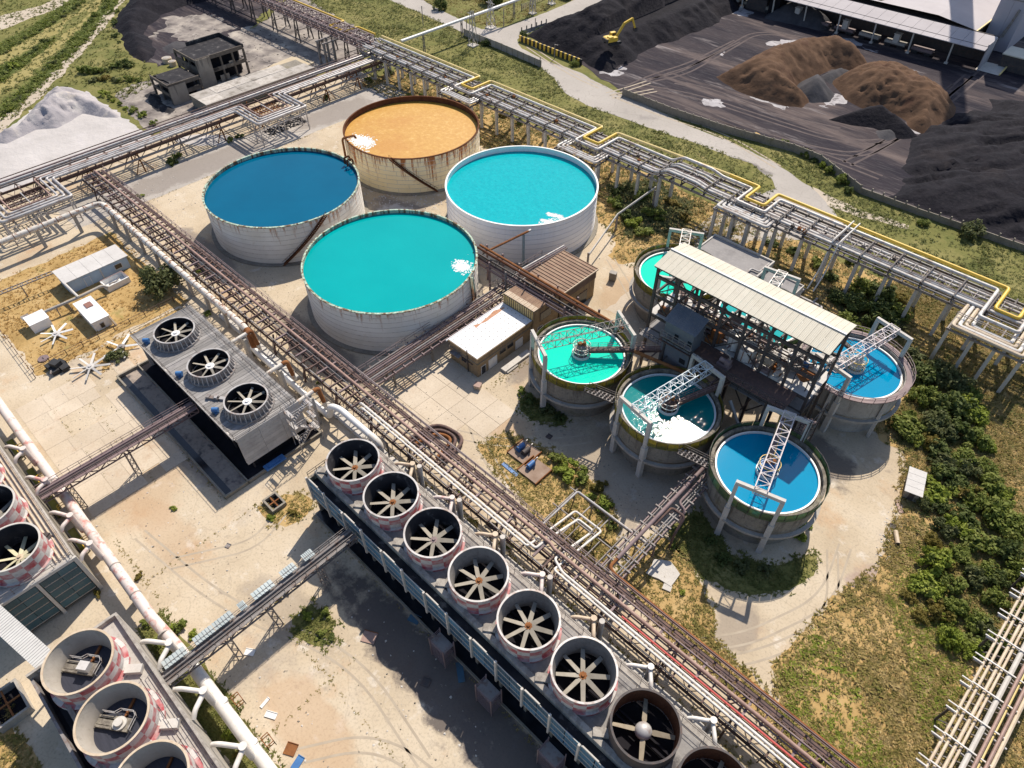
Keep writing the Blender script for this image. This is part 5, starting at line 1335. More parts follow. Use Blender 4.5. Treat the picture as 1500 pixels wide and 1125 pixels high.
TD = thing('cooling_tower', 'pale cooling tower with open fanless red checkered stacks', 'cooling tower', (-40, -11.6, 0), 0, 'cooling towers'); od = (-40, -11.6, 0)
DX = [-57.1 + 8.72*i for i in range(4)]
part('roof_deck', MB(od).box(-61.6, -24, -14.7, -6.5, 8.0, 8.4), deck_pale, TD)
mb = MB(od).box(-61.7, -24, -6.5, -6.2, 0, 9.1).box(-61.75, -61.4, -16.9, -6.5, 0, 9.1); part('parapet', mb, conc, TD)
part('gutter', MB(od).box(-61.4, -24, -16.0, -14.7, 7.2, 7.4), soot_conc, TD)
part('edge_beam', MB(od).box(-61.4, -24, -15.2, -14.72, 7.5, 8.75), conc, TD)
part('side_wall', MB(od).box(-61.7, -24, -16.9, -16.6, 0, 8.3), galv_dull, TD)
part('dark_fill', MB(od).box(-61.3, -24, -16.5, -6.6, .1, 7.1), black_m, TD)
boards_dark = mat("dark_boards", [(.014, .016, .028), (.03, .032, .05)], scale=1.5, rough=.6, stretch=(.3, 4, 1))
for i, x in enumerate(DX):
    s_ = stack(TD, x+40, 0, 8.41, 11.8, 3.78, checker_red, mat("stack_pale_inside", [(.30, .27, .235), (.40, .365, .32)], scale=.4, rough=.9, speck=((.28, .25, .22), .4, 2.5), streak=((.2, .18, .15), .5, .3, 8, 12)) if i == 0 else MATS["stack_pale_inside"], pipe_cream, .55, 2.9)
    part('inner_floor', MB().disc((0, 0, .7), 2.93, 40), boards_dark, s_, smooth=0)
    g = MB().box(-2.75, .8, -.65, -.4, .1, .55).box(-2.75, .8, .4, .65, .1, .55).box(-2.8, -.6, -.3, .3, .2, .4).box(-.9, 1.1, -.7, .7, .3, .6)
    part('gear_beam', g, conc_dark, s_, rot=(0, 0, .62), loc=(0, 0, .62))
    part('cross_beam', MB().box(-.12, .12, .3, 2.8, .1, .4), rust, s_, rot=(0, 0, .62), loc=(0, 0, .62))
    if i == 0: part('gear_box', MB().box(-.6, .6, -.5, .5, .6, 1.5), roof_pale, s_, rot=(0, 0, .62), loc=(0, 0, .62))
    else: part('gear_box', MB().cyl((0, 0, 0), .75, .6, .85, 16).cyl((0, 0, 0), .45, .85, 1.2, 16), conc_pale, s_, loc=(0, 0, .62))
    mb = MB(); railing(mb, [(-2.4, .95, .1), (-1, .95, .1), (-.5, 1.4, .1), (1.0, 1.4, .1), (1.4, .95, .1), (1.4, -.5, .1)], 1.0, 1.0, .06)
    part('guard_rail', mb, galv, s_, rot=(0, 0, .62), loc=(0, 0, .62))
    part('drive_housing', MB(od).bar((x+2.9, -8.6, 8.75), (x+4.2, -7.2, 8.75), 1.0, .7), conc_pale, TD)
mb = MB(od); railing(mb, [(-52, -7.9, 8.4), (-24, -7.9, 8.4)], 1.05, 2.4, .05); railing(mb, [(-52, -6.8, 8.4), (-24, -6.8, 8.4)], 1.05, 2.4, .05); part('railing', mb, dark_steel, TD)

# ---- spare fans lying on the ground
for lb, px, nb, R0, rz, bm in (('spare seven bladed fan lying nearest the small white hut', (83, 490), 7, 3.0, .3, white), ('spare fan with wide pale blades lying beside the black rubber bales', (133, 538), 8, 3.5, .15, roof_pale),
                           ('broken spare fan lying in the dry grass beside the timber tower', (178, 509), 5, 3.4, 1.0, white)):
    p = G(*px, .5); t = thing('spare_fan', lb, 'fan', (p[0], p[1], .12), 0, 'spare fans lying on the ground')
    fan(t, nb, R0, .75, (0, 0, .55), (.03, .02, rz), bm, roof_pale if 'broken' not in lb else galv_dull, .42, .36)
    part('stand', MB().cyl((0, 0, 0), .5, 0, .45, 12), dark_steel, t)

# ================================================================== RISERS FROM THE HEADERS TO THE TOWERS
def riser(x, y, zt, e1, e2, ground, m, label, group, r=.26, stub=None):
    t = thing('riser_pipe', label, 'pipe', (x, y, 0), 0, group)
    part('stand_pipe', MB().tube([(0, 0, ground), (0, 0, zt)], r*1.35, 10), m, t)
    part('branch', MB().tube(corner([(0, 0, zt-.4), ((e1[0]-x)*.75, (e1[1]-y)*.75, zt-.3), (e1[0]-x, e1[1]-y, zt-.9)], .5), r, 10), m, t)
    part('branch', MB().tube(corner([(0, 0, zt-.4), ((e2[0]-x)*.75, (e2[1]-y)*.75, zt-.3), (e2[0]-x, e2[1]-y, zt-.9)], .5), r, 10), m, t)
    part('cap', MB().cyl((0, 0, 0), r*1.6, zt-.05, zt+.12, 12), m, t)
    if stub: part('stub_pipe', MB().tube([(stub[0], stub[1], 0), (stub[0], stub[1], zt-.2)], r*1.5, 10), conc_pale, t)
ordw = ['first', 'second', 'third', 'fourth', 'fifth', 'sixth', 'seventh', 'eighth']
for i, x in enumerate([q + 4.9 for q in TBX]):
    riser(x, 34.0, 9.0, (x-2.4, 32.3), (x+1.6, 32.0), .3, pipe_white if i > 4 else (pipe_pink if i in (1, 3) else pipe_cream), f'{ordw[i]} forked riser pipe along the long blue tower from the end nearest the zigzag stair', 'forked risers of the long tower', .25, (.9, .5) if i < 5 else None)
for i, x in enumerate((-98.5, -90.2, -81.4, -75.0)):
    riser(x, -4.4, 7.6, (x-3.2, -6.2), (x+1.0, -6.4), 3.5, pipe_pink, f'pink forked riser on the teal walled tower, {ordw[i]} from the frame edge', 'pink forked risers', .28)
for i, x in enumerate((-54.4, -46.2, -37.6, -29.0)):
    riser(x, -3.6, 7.6, (x-3.0, -5.9), (x+1.6, -6.0), 3.6, pipe_white, ['white forked riser beside the corrugated gangway end', 'white forked riser just below the covered footbridge', 'white forked riser lowest in view on the pale tower', 'white forked riser beyond the lowest edge of the view'][i], 'white forked risers', .3)

# ================================================================== MAIN BRIDGE (along X at y 36..41.5)
MBR = thing('pipe_bridge', 'long dark pipe bridge with a brown main running through the whole plant', 'pipe bridge', (-80, 39, 0)); om = (-80, 39, 0)
X0, X1, ZB = -176.0, 24.0, 5.2
part('girder', MB(om).bar((X0, 41.4, ZB), (X1, 41.4, ZB), .22, .5), mauve_steel, MBR)
part('girder', MB(om).bar((X0, 36.2, ZB-.4), (X1, 36.2, ZB-.4), .2, .45), brown_steel, MBR)
part('girder', MB(om).bar((X0, 38.4, ZB), (X1, 38.4, ZB), .2, .45), brown_steel, MBR)
cross = mesh('cross_beam', MB().bar((0, -2.9, 0), (0, 2.5, 0), .22, .26), brown_steel)
cross2 = mesh('cross_beam', MB().bar((0, -2.4, 0), (0, 1.6, 0), .3, .3), mauve_steel)
n = int((X1-X0)/2.1)
for i in range(n):
    x = X0 + i*2.1
    same('cross_beam', cross if i % 3 else cross2, MBR, (x+80, 0, ZB + .32))
mbx = MB(om)
for i in range(n):
    x = X0 + i*2.1; k = 1 if i % 2 else -1
    mbx.bar((x, 40.0-1.4*k, ZB+.2), (x+2.1, 40.0+1.4*k, ZB+.2), .1)
    mbx.bar((x, 37.2-1*k, ZB-.2), (x+2.1, 37.2+1*k, ZB-.2), .09)
    mbx.bar((x, 41.45, ZB-.2), (x+1.05, 41.45, ZB-1.3), .09).bar((x+1.05, 41.45, ZB-1.3), (x+2.1, 41.45, ZB-.2), .09)
mbx.bar((X0, 41.45, ZB-1.3), (X1, 41.45, ZB-1.3), .14)
part('lattice', mbx, brown_steel, MBR)
mb = MB(om); railing(mb, [(X0, 41.65, ZB+.3), (X1, 41.65, ZB+.3)], 1.05, 2.1, .075, (1.0, .5)); part('railing', mb, mauve_steel, MBR)
mb = MB(om)
for i in range(int((X1-X0)/3.0)): mb.box(X0 + i*3, X0 + i*3 + 2.7, 40.7, 41.3, ZB+.46, ZB+.5)
part('walkway_plates', mb, brown_steel, MBR, kind='stuff')
part('main_pipe', MB(om).tube([(X0, 39.5, 6.0), (-30.5, 39.5, 6.0), (-29.5, 39.2, 6.0), (X1, 39.2, 6.0)], .27, 10), pipe_brown, MBR)
part('edge_pipe', MB(om).tube([(-78, 41.9, 5.9), (-40, 41.9, 5.9)], .16, 8), galv_dull, MBR)
part('white_pipe', MB(om).tube(corner([(-71, 37.6, 5.0), (-70.5, 37.6, 5.8), (-31.5, 37.6, 5.8), (-31.5, 38.6, 5.8), (-31.5, 47, 2.5), (-28.6, 47, 2.5), (-28.6, 38.2, 5.8), (-26.5, 37.4, 5.8), (X1, 37.4, 5.8)], .5), .19, 8), pipe_white, MBR)
part('white_pipe', MB(om).tube(corner([(-70, 37.05, 5.0), (-69.5, 37.05, 5.8), (-32.6, 37.05, 5.8), (-32.6, 47.6, 2.9), (-27.6, 47.6, 2.9), (-27.6, 36.9, 5.8), (X1, 36.9, 5.8)], .5), .17, 8), pipe_white, MBR)
part('red_pipe', MB(om).tube([(-17, 38.0, 5.75), (X1, 38.0, 5.75)], .14, 8), red, MBR)
part('rusty_pipe', MB(om).tube(corner([(-22.4, 44, 6.0), (-22.4, 42.3, 6.0), (-21.2, 41.95, 6.0), (X1, 41.95, 6.0)], .6), .24, 8), rust, MBR)
for y, z, m, r, xa in ((36.4, 5.3, galv_dull, .14, X0), (38.9, 5.6, galv_dull, .12, X0), (40.3, 5.7, mauve_steel, .15, -60), (36.0, 4.2, pipe_cream, .12, -40), (38.2, 4.4, brown_steel, .2, X0)):
    part('small_pipe', MB(om).tube([(xa, y, z), (X1, y, z)], r, 6), m, MBR)
for i in range(21):
    x = X0 + 3 + i*9.6
    mb = MB(om)
    for e in (-1, 1):
        mb.bar((x, 38.8+2.4*e, 0), (x, 38.8+1.6*e, ZB-.2), .26); 
        mb.bar((x-1.2, 38.8+2.0*e, 0), (x, 38.8+1.7*e, ZB-.6), .14)
    mb.bar((x, 36.6, 2.4), (x, 41, 2.4), .14).bar((x, 36.4, .3), (x, 40.8, 4.6), .12)
    part('trestle', mb, brown_steel, MBR)
# pale concrete channel covers under it
chm = mesh('channel_cover', MB().box(-2.1, 2.1, -.7, .7, 0, .5), conc_pale)
CH = thing('cable_channel', 'pale concrete channel running along the foot of the dark bridge', 'channel', (-80, 35.6, 0))
for i in range(26):
    if i not in (6, 7, 13): same('channel_cover', chm, CH, (-112 + 80 + i*4.35, rnd.uniform(-.06, .06), 0))
mb = MB(om)
for k in range(30):
    g = random.Random(300+k); x = g.uniform(-150, 10); y = g.uniform(35.4, 38)
    mb.tube(corner([(x, y, 1.0), (x, y, 4.2), (x + g.uniform(-3, 3), y, 4.2)], .3), g.uniform(.06, .12), 5)
part('down_pipes', mb, galv_dull, MBR, kind='stuff')

# ground expansion loops beside the bridge
LP = thing('pipe_loop', 'triple brown pipe loop lying on the concrete beside the dark bridge', 'pipe loop', (-58, 44, 0))
for k, (r, dx) in enumerate(((.33, 0), (.30, .85), (.28, 1.7))):
    q = -58.8
    part('loop_pipe', MB((-58, 44, 0)).tube(corner([(q-3.8+dx*.9, 40.5, .5), (q-3.2+dx, 46.2-dx*.9, .5), (q+3.2-dx, 47.2-dx*.9, .5), (q+4.0-dx*.9, 41, .5)], 2.6, 6), r, 10), brown_steel if k < 2 else rust, LP)
# low pipe frame with loops on the weeds
FR = thing('pipe_scaffold', 'low steel pipe frame on the weeds where white pipes loop out', 'pipe frame', (-28, 47, 0)); of_ = (-28, 47, 0)
mb = MB(of_)
for x in np.arange(-35, -20.5, 3.4):
    for y in (43.2, 46.4, 50.4):
        mb.bar((x, y, 0), (x, y, 2.6), .16)
    mb.bar((x, 42.6, 2.6), (x, 51, 2.6), .16, .2)
for y in (43.2, 46.4, 50.4): mb.bar((-36, y, 2.75), (-20.5, y, 2.75), .15, .2)
part('frame', mb, galv_dull, FR)
part('grey_pipe', MB(of_).tube(corner([(-36, 42, 3), (-34.5, 42, 3), (-34.5, 50.4, 3.1), (-20.5, 50.4, 3.1)], .4), .17, 8), galv, FR)
for k in range(5): part('cross_pipe', MB(of_).tube([(-30.5 + k*1.9, 42, 3.0), (-30.5 + k*1.9, 46 + (k % 2)*3, 3.0)], .1, 6), galv_dull, FR)

# ---- brown bridge from the main bridge to the basins (along Y at x -22)
B2 = thing('pipe_bridge', 'short mauve pipe bridge leading to the dark gap between the basins', 'pipe bridge', (-22, 52, 0)); o2 = (-22, 52, 0)
for x in (-23.6, -20.4): part('girder', MB(o2).bar((x, 41.5, 4.9), (x, 66, 4.9), .18, .4), mauve_steel, B2)
cb = mesh('cross_beam', MB().bar((-2.0, 0, 0), (2.0, 0, 0), .2, .24), galv_dull)
for i in range(13): same('cross_beam', cb, B2, (0, -10 + i*1.9, 5.2))
part('main_pipe', MB(o2).tube([(-22.4, 44, 6.0), (-22.4, 66, 6.0)], .3, 10), mauve_steel, B2)
part('loop_pipe', MB(o2).tube(corner([(-21.6, 66, 5.6), (-21.6, 57.6, 5.6), (-20.2, 57.2, 5.6), (-20.0, 55.6, 4.2)], .6), .18, 8), mauve_steel, B2)
part('loop_pipe', MB(o2).tube(corner([(-22.0, 52, 5.6), (-21.9, 56.2, 5.6), (-19.6, 56.2, 5.6), (-19.5, 54, 3.8), (-19.5, 53.6, .5)], .6), .2, 8), brown_steel, B2)
for x in (-23.2, -21.2, -20.8): part('small_pipe', MB(o2).tube([(x, 42, 5.35), (x, 66, 5.35)], .1, 6), galv_dull, B2)
for y in (44, 51, 58, 65):
    part('trestle', MB(o2).bar((-23.4, y, 0), (-23.4, y, 4.8), .24).bar((-20.6, y, 0), (-20.6, y, 4.8), .24).bar((-23.4, y, .4), (-20.6, y, 4.4), .12), mauve_steel, B2)

# ---- dark bridge beside the turquoise tank (along Y at x -75)
B3 = thing('pipe_bridge', 'crowded mauve pipe bridge between turquoise tank and white roofed building', 'pipe bridge', (-75.2, 64, 0)); o3 = (-75.2, 64, 0)
for x in (-77.2, -73.2): part('girder', MB(o3).bar((x, 42, 4.0), (x, 90, 4.0), .18, .45), mauve_steel, B3)
cb3 = mesh('cross_beam', MB().bar((-2.4, 0, 0), (2.4, 0, 0), .2, .22), mauve_steel)
for i in range(22): same('cross_beam', cb3, B3, (0, -21.5 + i*2.15, 4.3))
for k, (x, r, m) in enumerate(((-76.8, .15, galv_dull), (-76.3, .12, mauve_steel), (-75.8, .17, mauve_steel), (-75.2, .13, brown_steel), (-74.7, .17, galv_dull), (-74.2, .12, mauve_steel), (-73.7, .14, brown_steel))):
    part('pipe', MB(o3).tube([(x, 42, 4.6), (x, 88 - k*.7, 4.6)], r, 6), m, B3)
mb = MB(o3); railing(mb, [(-77.6, 42, 4.3), (-77.6, 90, 4.3)], 1.3, 2.2, .06); part('railing', mb, mauve_steel, B3)
mb = MB(o3)
for i in range(22): 
    y = 42.5 + i*2.15; k = 1 if i % 2 else -1; mb.bar((-75.2-2*k, y, 4.15), (-75.2+2*k, y+2.15, 4.15), .1)
part('lattice', mb, brown_steel, B3)
for y in (47, 56, 65, 74, 83):
    part('trestle', MB(o3).bar((-74.0, y, 0), (-74.0, y, 3.9), .3).bar((-76.4, y, 0), (-76.4, y, 3.9), .3).bar((-76.4, y, 1.6), (-74, y, 1.6), .14), conc_dark, B3)

# ---- rusty double pipe over the beige house, from the tanks to the mint basin (along X)
B4 = thing('pipe_bridge', 'high rusty pipe bridge crossing over the beige house to the mint basin', 'pipe bridge', (-68, 78.4, 0)); o4 = (-68, 78.4, 0)
part('rusty_pipe', MB(o4).tube([(-84.5, 78.9, 9.2), (-48.5, 78.9, 9.0)], .26, 8), rust, B4)
part('rusty_pipe', MB(o4).tube([(-84.5, 78.2, 9.0), (-48.5, 78.2, 8.8)], .22, 8), rim_brown, B4)
for k, (y, z, m) in enumerate(((77.4, 7.4, brown_steel), (76.9, 7.4, pipe_brown), (79.5, 7.4, pipe_brown), (80.0, 7.4, brown_steel), (78.4, 7.3, dark_steel))):
    part('pipe', MB(o4).tube([(-84.5, y, z), (-52 + k*.8, y, z)], .19, 6), m, B4)
for y in (76.5, 80.3): part('girder', MB(o4).bar((-84.5, y, 6.9), (-53, y, 6.9), .2, .5), mauve_steel, B4)
for x in (-84, -79.5, -75, -70, -65, -60, -55):
    part('cross_beam', MB(o4).bar((x, 76.4, 7.15), (x, 80.4, 7.15), .2), dark_steel, B4)
    mb = MB(o4)
    if x < -73 or x > -63: 
        for y in (76.5, 80.3): mb.bar((x, y, 0), (x, y, 8.8), .3)
    else: mb.bar((x, 76.5, 7), (x, 76.5, 8.8), .22).bar((x, 80.3, 7), (x, 80.3, 8.8), .22)
    part('post', mb, mauve_steel if x != -75 else galv_dull, B4)
t = thing('feed_pipe', 'rusty feed pipe on a grey post reaching up to the white turquoise tank', 'pipe', (-80, 86, 0))
part('pipe_run', MB((-80, 86, 0)).tube([(-81.8, 78.9, 9.3), (-80.0, 88.3, 10.0)], .22, 8), rust, t)
part('nozzle', MB((-80, 86, 0)).tube([(-80.0, 88.3, 10.0), (-79.9, 88.9, 10.05)], .26, 8), galv, t)
part('post', MB((-80, 86, 0)).bar((-80.2, 87.1, 0), (-80.2, 87.1, 9.6), .38), mat("blue_grey_steel", [(.17, .23, .25), (.24, .30, .32)], scale=.5), t)
t = thing('pipe_bundle', 'slanting grey pipe bundle beside the brown roof', 'pipe', (-74, 86, 0))
for k in range(3): part('pipe_run', MB((-74, 86, 0)).tube([(-74.6 + k*.4, 79, 7.6 - k*.2), (-74.2 + k*.4, 93, 7.0 - k*.2)], .14, 6), (galv, mauve_steel, brown_steel)[k], t)

# thin white pipe gallery from the tank to the tall rack
t = thing('pipe_gallery', 'thin white pipe gallery running from the white tank towards the tall rack', 'pipe gallery', (-76, 106, 0)); ot = (-76, 106, 0)
pa = [G(862, 372, 4), G(905, 312, 4.5), G(960, 278, 4.5)]
mb = MB(ot)
for dz in (0, .3): mb.tube([(pa[0][0], pa[0][1], 3.4+dz), (pa[1][0], pa[1][1], 4+dz), (pa[2][0], pa[2][1], 5+dz)], .14, 6)
part('pipe_run', mb, conc_pale, t)
for q in (pa[0], pa[1], pa[2]): part('post', MB(ot).bar((q[0], q[1], 0), (q[0], q[1], 4.3), .34), galv_dull, t)

# ================================================================== TALL RACK WITH THE YELLOW MAIN (along X at y 126.5..135)
RK = thing('pipe_rack', 'tall pipe rack on concrete columns carrying the long yellow main', 'pipe rack', (-80, 131, 0)); orr = (-80, 131, 0)
XR0, XR1, ZR = -186, 30, 7.4
def hump(pts_y, z, x0, x1):
    """straight run along X that steps up and over the road crossing"""
    return [(x0, pts_y, z), (-76.5, pts_y, z), (-73.5, pts_y, z+1.6), (-66, pts_y, z+1.6), (-63, pts_y, z+1.0), (x1, pts_y, z+1.0)]
for y in (126.6, 129.6, 132.6, 135.4):
    part('girder', MB(orr).bar((XR0, y, ZR-.1), (-75, y, ZR-.1), .25, .5), galv_dull, RK)
    part('girder', MB(orr).bar((-75, y, ZR+1.2), (XR1, y, ZR+.95), .25, .5), galv_dull, RK)
crm = mesh('cross_beam', MB().bar((0, -5.0, 0), (0, 4.9, 0), .3, .35), dark_steel)
clm = mesh('column', MB().bar((0, 0, 0), (0, 0, ZR-.3), .62, .62), conc_pale)
clm2 = mesh('column', MB().bar((0, 0, 0), (0, 0, ZR+.75), .62, .62), conc_pale)
x = XR0 + 5; k = 0
while x < XR1:
    hi = x > -76
    same('cross_beam', crm, RK, (x+80, 0, ZR + .25 + (1.15 if hi else 0)))
    same('cross_beam', crm, RK, (x+80+2.9, 0, ZR + .25 + (1.15 if hi else 0)))
    if not (-74 < x < -60):
        for y in (127.4, 133.4): same('column', clm2 if hi else clm, RK, (x+80, y-131, 0))
    x += 5.9 if k % 2 else 5.9; k += 1
LOOPX = [(-144.2, -136.0), (-100.2, -91.7), (-56.4, -48.2), (-5.3, 2.7)]
LOOPY_ = [126.6, 126.2, 127.8, 124.3]
def looped(y, z, r, m, x0, x1, inset, yl, name, seg=8):
    pts = [(x0, y, z)]
    def zz_(x): return z + (1.05 if x > -75 else 0)
    done = False
    for (a, b), yq in zip(LOOPX, LOOPY_):
        yl = yq + 1.6 if 'yellow' in name else yq
        if a > x1: break
        if a > -75 and not done:
            pts += [(-76.5, y, z), (-73.5, y, z+1.75), (-66, y, z+1.75), (-63, y, z+1.05)]; done = True
        pts += [(a+inset, y, zz_(a)), (a+inset, yl, zz_(a)), (b-inset, yl, zz_(a)), (b-inset, y, zz_(a))]
    pts.append((x1, y, zz_(x1)))
    return part(name, MB(orr).tube(corner(pts, .55, 3), r, seg), m, RK)
looped(135.5, 9.35, .32, yellow_pale, XR0, -62, 1.9, 128.6, 'yellow_pipe')
def straight(y, z, r, m, name='grey_pipe', x0=XR0, x1=XR1):
    return part(name, MB(orr).tube(corner(hump(y, z, x0, x1), .8, 3), r, 8), m, RK)
# bright yellow stretches: loops and the part beyond the road crossing
part('yellow_pipe', MB(orr).tube(corner([(-62, 135.5, 10.35), (-54.5, 135.5, 10.35), (-54.5, 129.4, 10.35), (-50.1, 129.4, 10.35), (-50.1, 135.5, 10.35), (-3.2, 135.5, 10.35), (-3.2, 128.4, 9.9), (.8, 128.4, 9.9), (.8, 135.5, 10.35), (XR1, 135.5, 10.35)], .6, 3), .34, 10), yellow, RK, label='bright yellow stretch of the main')
for (a, b), yq in zip(LOOPX[:2], LOOPY_):
    part('yellow_sleeve', MB(orr).tube(corner([(a+1.9, 134.8, 9.4), (a+1.9, yq+1.6, 9.4), (b-1.9, yq+1.6, 9.4), (b-1.9, 134.8, 9.4)], .55, 3), .34, 10), yellow, RK, label='bright yellow loop of the main')
looped(134.4, 8.9, .34, rack_pipe, XR0, XR1, .75, 127.3, 'grey_pipe', 10)
for y, z, r, m in ((133.2, 8.2, .15, galv_dull), (132.3, 8.35, .28, rack_pipe), (131.2, 8.3, .24, galv), (130.2, 8.15, .13, mauve_steel), (129.0, 8.4, .33, rack_pipe), (128.0, 8.4, .33, rack_pipe), (127.1, 8.1, .16, galv_dull)):
    straight(y, z, r, m)
straight(130.5, 6.2, .15, galv_dull)
clampm = mesh('clamp_beam', MB().bar((0, -4.4, 0), (0, 2.6, 0), .26, .22).bar((0, -4.2, -.9), (0, -4.2, 0), .2).bar((0, -.3, -.9), (0, -.3, 0), .2).bar((0, 2.4, -.9), (0, 2.4, 0), .2), dark_steel)
x = XR0 + 5
while x < XR1:
    same('clamp_beam', clampm, RK, (x+80, 0, 8.95 + (1.1 if x > -75 else 0))); x += 5.9
# outrigger loops that hang over the tank side, on their own columns
for (a, b), nn in zip(LOOPX, (0, 0, 4, 3)):
    up = 1.05 if a > -75 else 0
    yo = (123.6, 122.4, 124.6, 119.9)[LOOPX.index((a, b))]
    for q in range(3 if a < -75 else 4):
        m = rack_pipe if a < -10 else (pipe_cream if q in (0, 2) else pipe_white)
        part('loop_pipe', MB(orr).tube(corner([(a-1.8+q*.85, 129, 7.9+up), (a-1.8+q*.85, yo+q*.75, 7.9+up), (b+1.8-q*.85, yo+q*.75, 7.9+up), (b+1.8-q*.85, 129, 7.9+up)], .6, 3), .28 if a < -75 else .36, 8), m, RK)
    mb = MB(orr)
    for xx in (a-2.2, (a+b)/2-1.5, (a+b)/2+1.5, b+2.2): mb.bar((xx, yo-.6, 7.3+up), (xx, 127, 7.3+up), .25, .35)
    mb.bar((a-2.4, yo-.3, 7.1+up), (b+2.4, yo-.3, 7.1+up), .25, .35)
    railing(mb, [(a-2.4, yo+2.9, 8.2+up), (b+2.4, yo+2.9, 8.2+up)], .8, 1.5, .1)
    part('loop_frame', mb, dark_steel if a < -75 else galv_dull, RK)
    for xx in (a-2, (a+b)/2-1.8, (a+b)/2+1.8, b+2): part('column', MB(orr).bar((xx, yo+.4, 0), (xx, yo+.4, 7.1+up), .6), conc_pale, RK)
# valves and lagging boxes on the rack
for k in range(26):
    g = random.Random(700+k); x = g.uniform(-180, 0); y = g.choice((127.6, 129.2, 131, 133.8)); z = 8.55 + (1.1 if x > -75 else 0)
    part('valve', MB(orr).box(x-.35, x+.35, y-.3, y+.3, z-.2, z+.4).tube([(x, y, z+.3), (x, y, z+.9)], .08, 6), g.choice((dark_steel, rust, galv_dull)), RK)
# light lattice on the stretch beyond the road
mb = MB(orr)
for i in range(16):
    x = -37 + i*2.3; k = 1 if i % 2 else -1
    mb.bar((x, 130.8-1.6*k, 9.75), (x+2.3, 130.8+1.6*k, 9.75), .08); mb.bar((x, 129, 9.7), (x, 132.6, 9.7), .12)
for y in (129, 132.6): mb.bar((-37, y, 9.75), (0, y, 9.75), .12)
part('lattice', mb, galv_dull, RK)
t = thing('drop_pipes', 'pair of grey pipes arching over the rack and dropping to a ground loop', 'pipe', (-33, 122, 0)); ot = (-33, 122, 0)
for k in range(2): part('pipe_run', MB(ot).tube(corner([(-33.5+k*1.3, 136.2, 10.8), (-33.5+k*1.3, 127, 10.8), (-33.5+k*1.3, 125.4, 4), (-33.5+k*1.3, 122.4, 1.2)], 1.0), .15, 8), pipe_white, t)
for k in range(2): part('loop_pipe', MB(ot).tube(corner([(-38.5+k*.9, 113.4, .9), (-38.5+k*.9, 119.5-k*1.2, .9), (-28.6-k*.9, 119.5-k*1.2, .9), (-28.6-k*.9, 115.6+k*.9, .9), (-36.4+k*.8, 115.6+k*.9, .9)], .6), .24, 8), galv, t)
part('support', MB(ot).box(-34.4, -33.9, 117, 123, 0, .6).box(-31, -30.6, 115, 122, 0, .6), galv_dull, t)

# ================================================================== GREY RACK OF THE LEFT (along Y at x -186..-178)
RL = thing('pipe_rack', 'grey pipe rack with square expansion loops passing the white powder yard', 'pipe rack', (-182, 75, 0)); ol = (-182, 75, 0)
YL0, YL1, ZL = -45, 133, 5.6
for x in (-185.2, -182, -178.8): part('girder', MB(ol).bar((x, YL0, ZL-.1), (x, YL1, ZL-.1), .25, .5), brown_steel, RL)
crl = mesh('cross_beam', MB().bar((-4.2, 0, 0), (4.2, 0, 0), .25, .3), brown_steel)
for i in range(42): same('cross_beam', crl, RL, (0, YL0-75+2 + i*4.2, ZL+.25))
LOOPY = [(16, 31), (79, 94)]
def lloop(x, z, r, m, inset, xo, name='grey_pipe'):
    pts = [(x, YL0, z)]
    for a, b in LOOPY: pts += [(x, a+inset, z), (xo, a+inset, z), (xo, b-inset, z), (x, b-inset, z)]
    pts.append((x, YL1, z))
    return part(name, MB(ol).tube(corner(pts, .6, 3), r, 10), m, RL)
lloop(-178.6, 6.5, .34, galv, 0, -167.6); lloop(-179.6, 6.5, .30, galv, 1.1, -168.8); lloop(-180.6, 6.5, .26, galv, 2.2, -170.0); lloop(-181.5, 6.4, .2, pipe_brown, 3.2, -171.2)
for x, z, r, m in ((-185.4, 6.5, .24, mauve_steel), (-184.3, 6.5, .3, galv), (-183.2, 6.4, .2, galv_dull), (-186.0, 7.0, .12, brown_steel), (-184, 4.6, .2, galv_dull), (-180, 4.5, .26, brown_steel), (-178.2, 3.9, .3, galv_dull)):
    part('grey_pipe', MB(ol).tube([(x, YL0, z), (x, YL1, z)], r, 8), m, RL)
mb = MB(ol)
for i in range(84):
    y = YL0 + i*2.1; k = 1 if i % 2 else -1
    mb.bar((-178.7, y, ZL-.2), (-178.7, y+2.1, ZL-1.8) if k > 0 else (-178.7, y+2.1, ZL-.2), .12) if k > 0 else mb.bar((-178.7, y, ZL-1.8), (-178.7, y+2.1, ZL-.2), .12)
    mb.bar((-182-3*k, y, ZL-.2), (-182+3*k, y+2.1, ZL-.2), .1)
mb.bar((-178.7, YL0, ZL-1.8), (-178.7, YL1, ZL-1.8), .2)
part('lattice', mb, brown_steel, RL)
for i in range(16):
    y = YL0 + 5 + i*11.4; mb = MB(ol)
    for e in (-1, 1):
        mb.bar((-182+3.6*e, y, 0), (-182+2.2*e, y, ZL-.3), .3)
        mb.bar((-182+3.2*e, y-2.2, 0), (-182+3.0*e, y, ZL-1.8), .18).bar((-182+3.2*e, y+2.2, 0), (-182+3.0*e, y, ZL-1.8), .18)
    mb.bar((-185, y, 2.6), (-179, y, 2.6), .18).bar((-185.4, y, .2), (-179.6, y, 4.8), .14)
    part('trestle', mb, rust if i % 3 else galv_dull, RL)
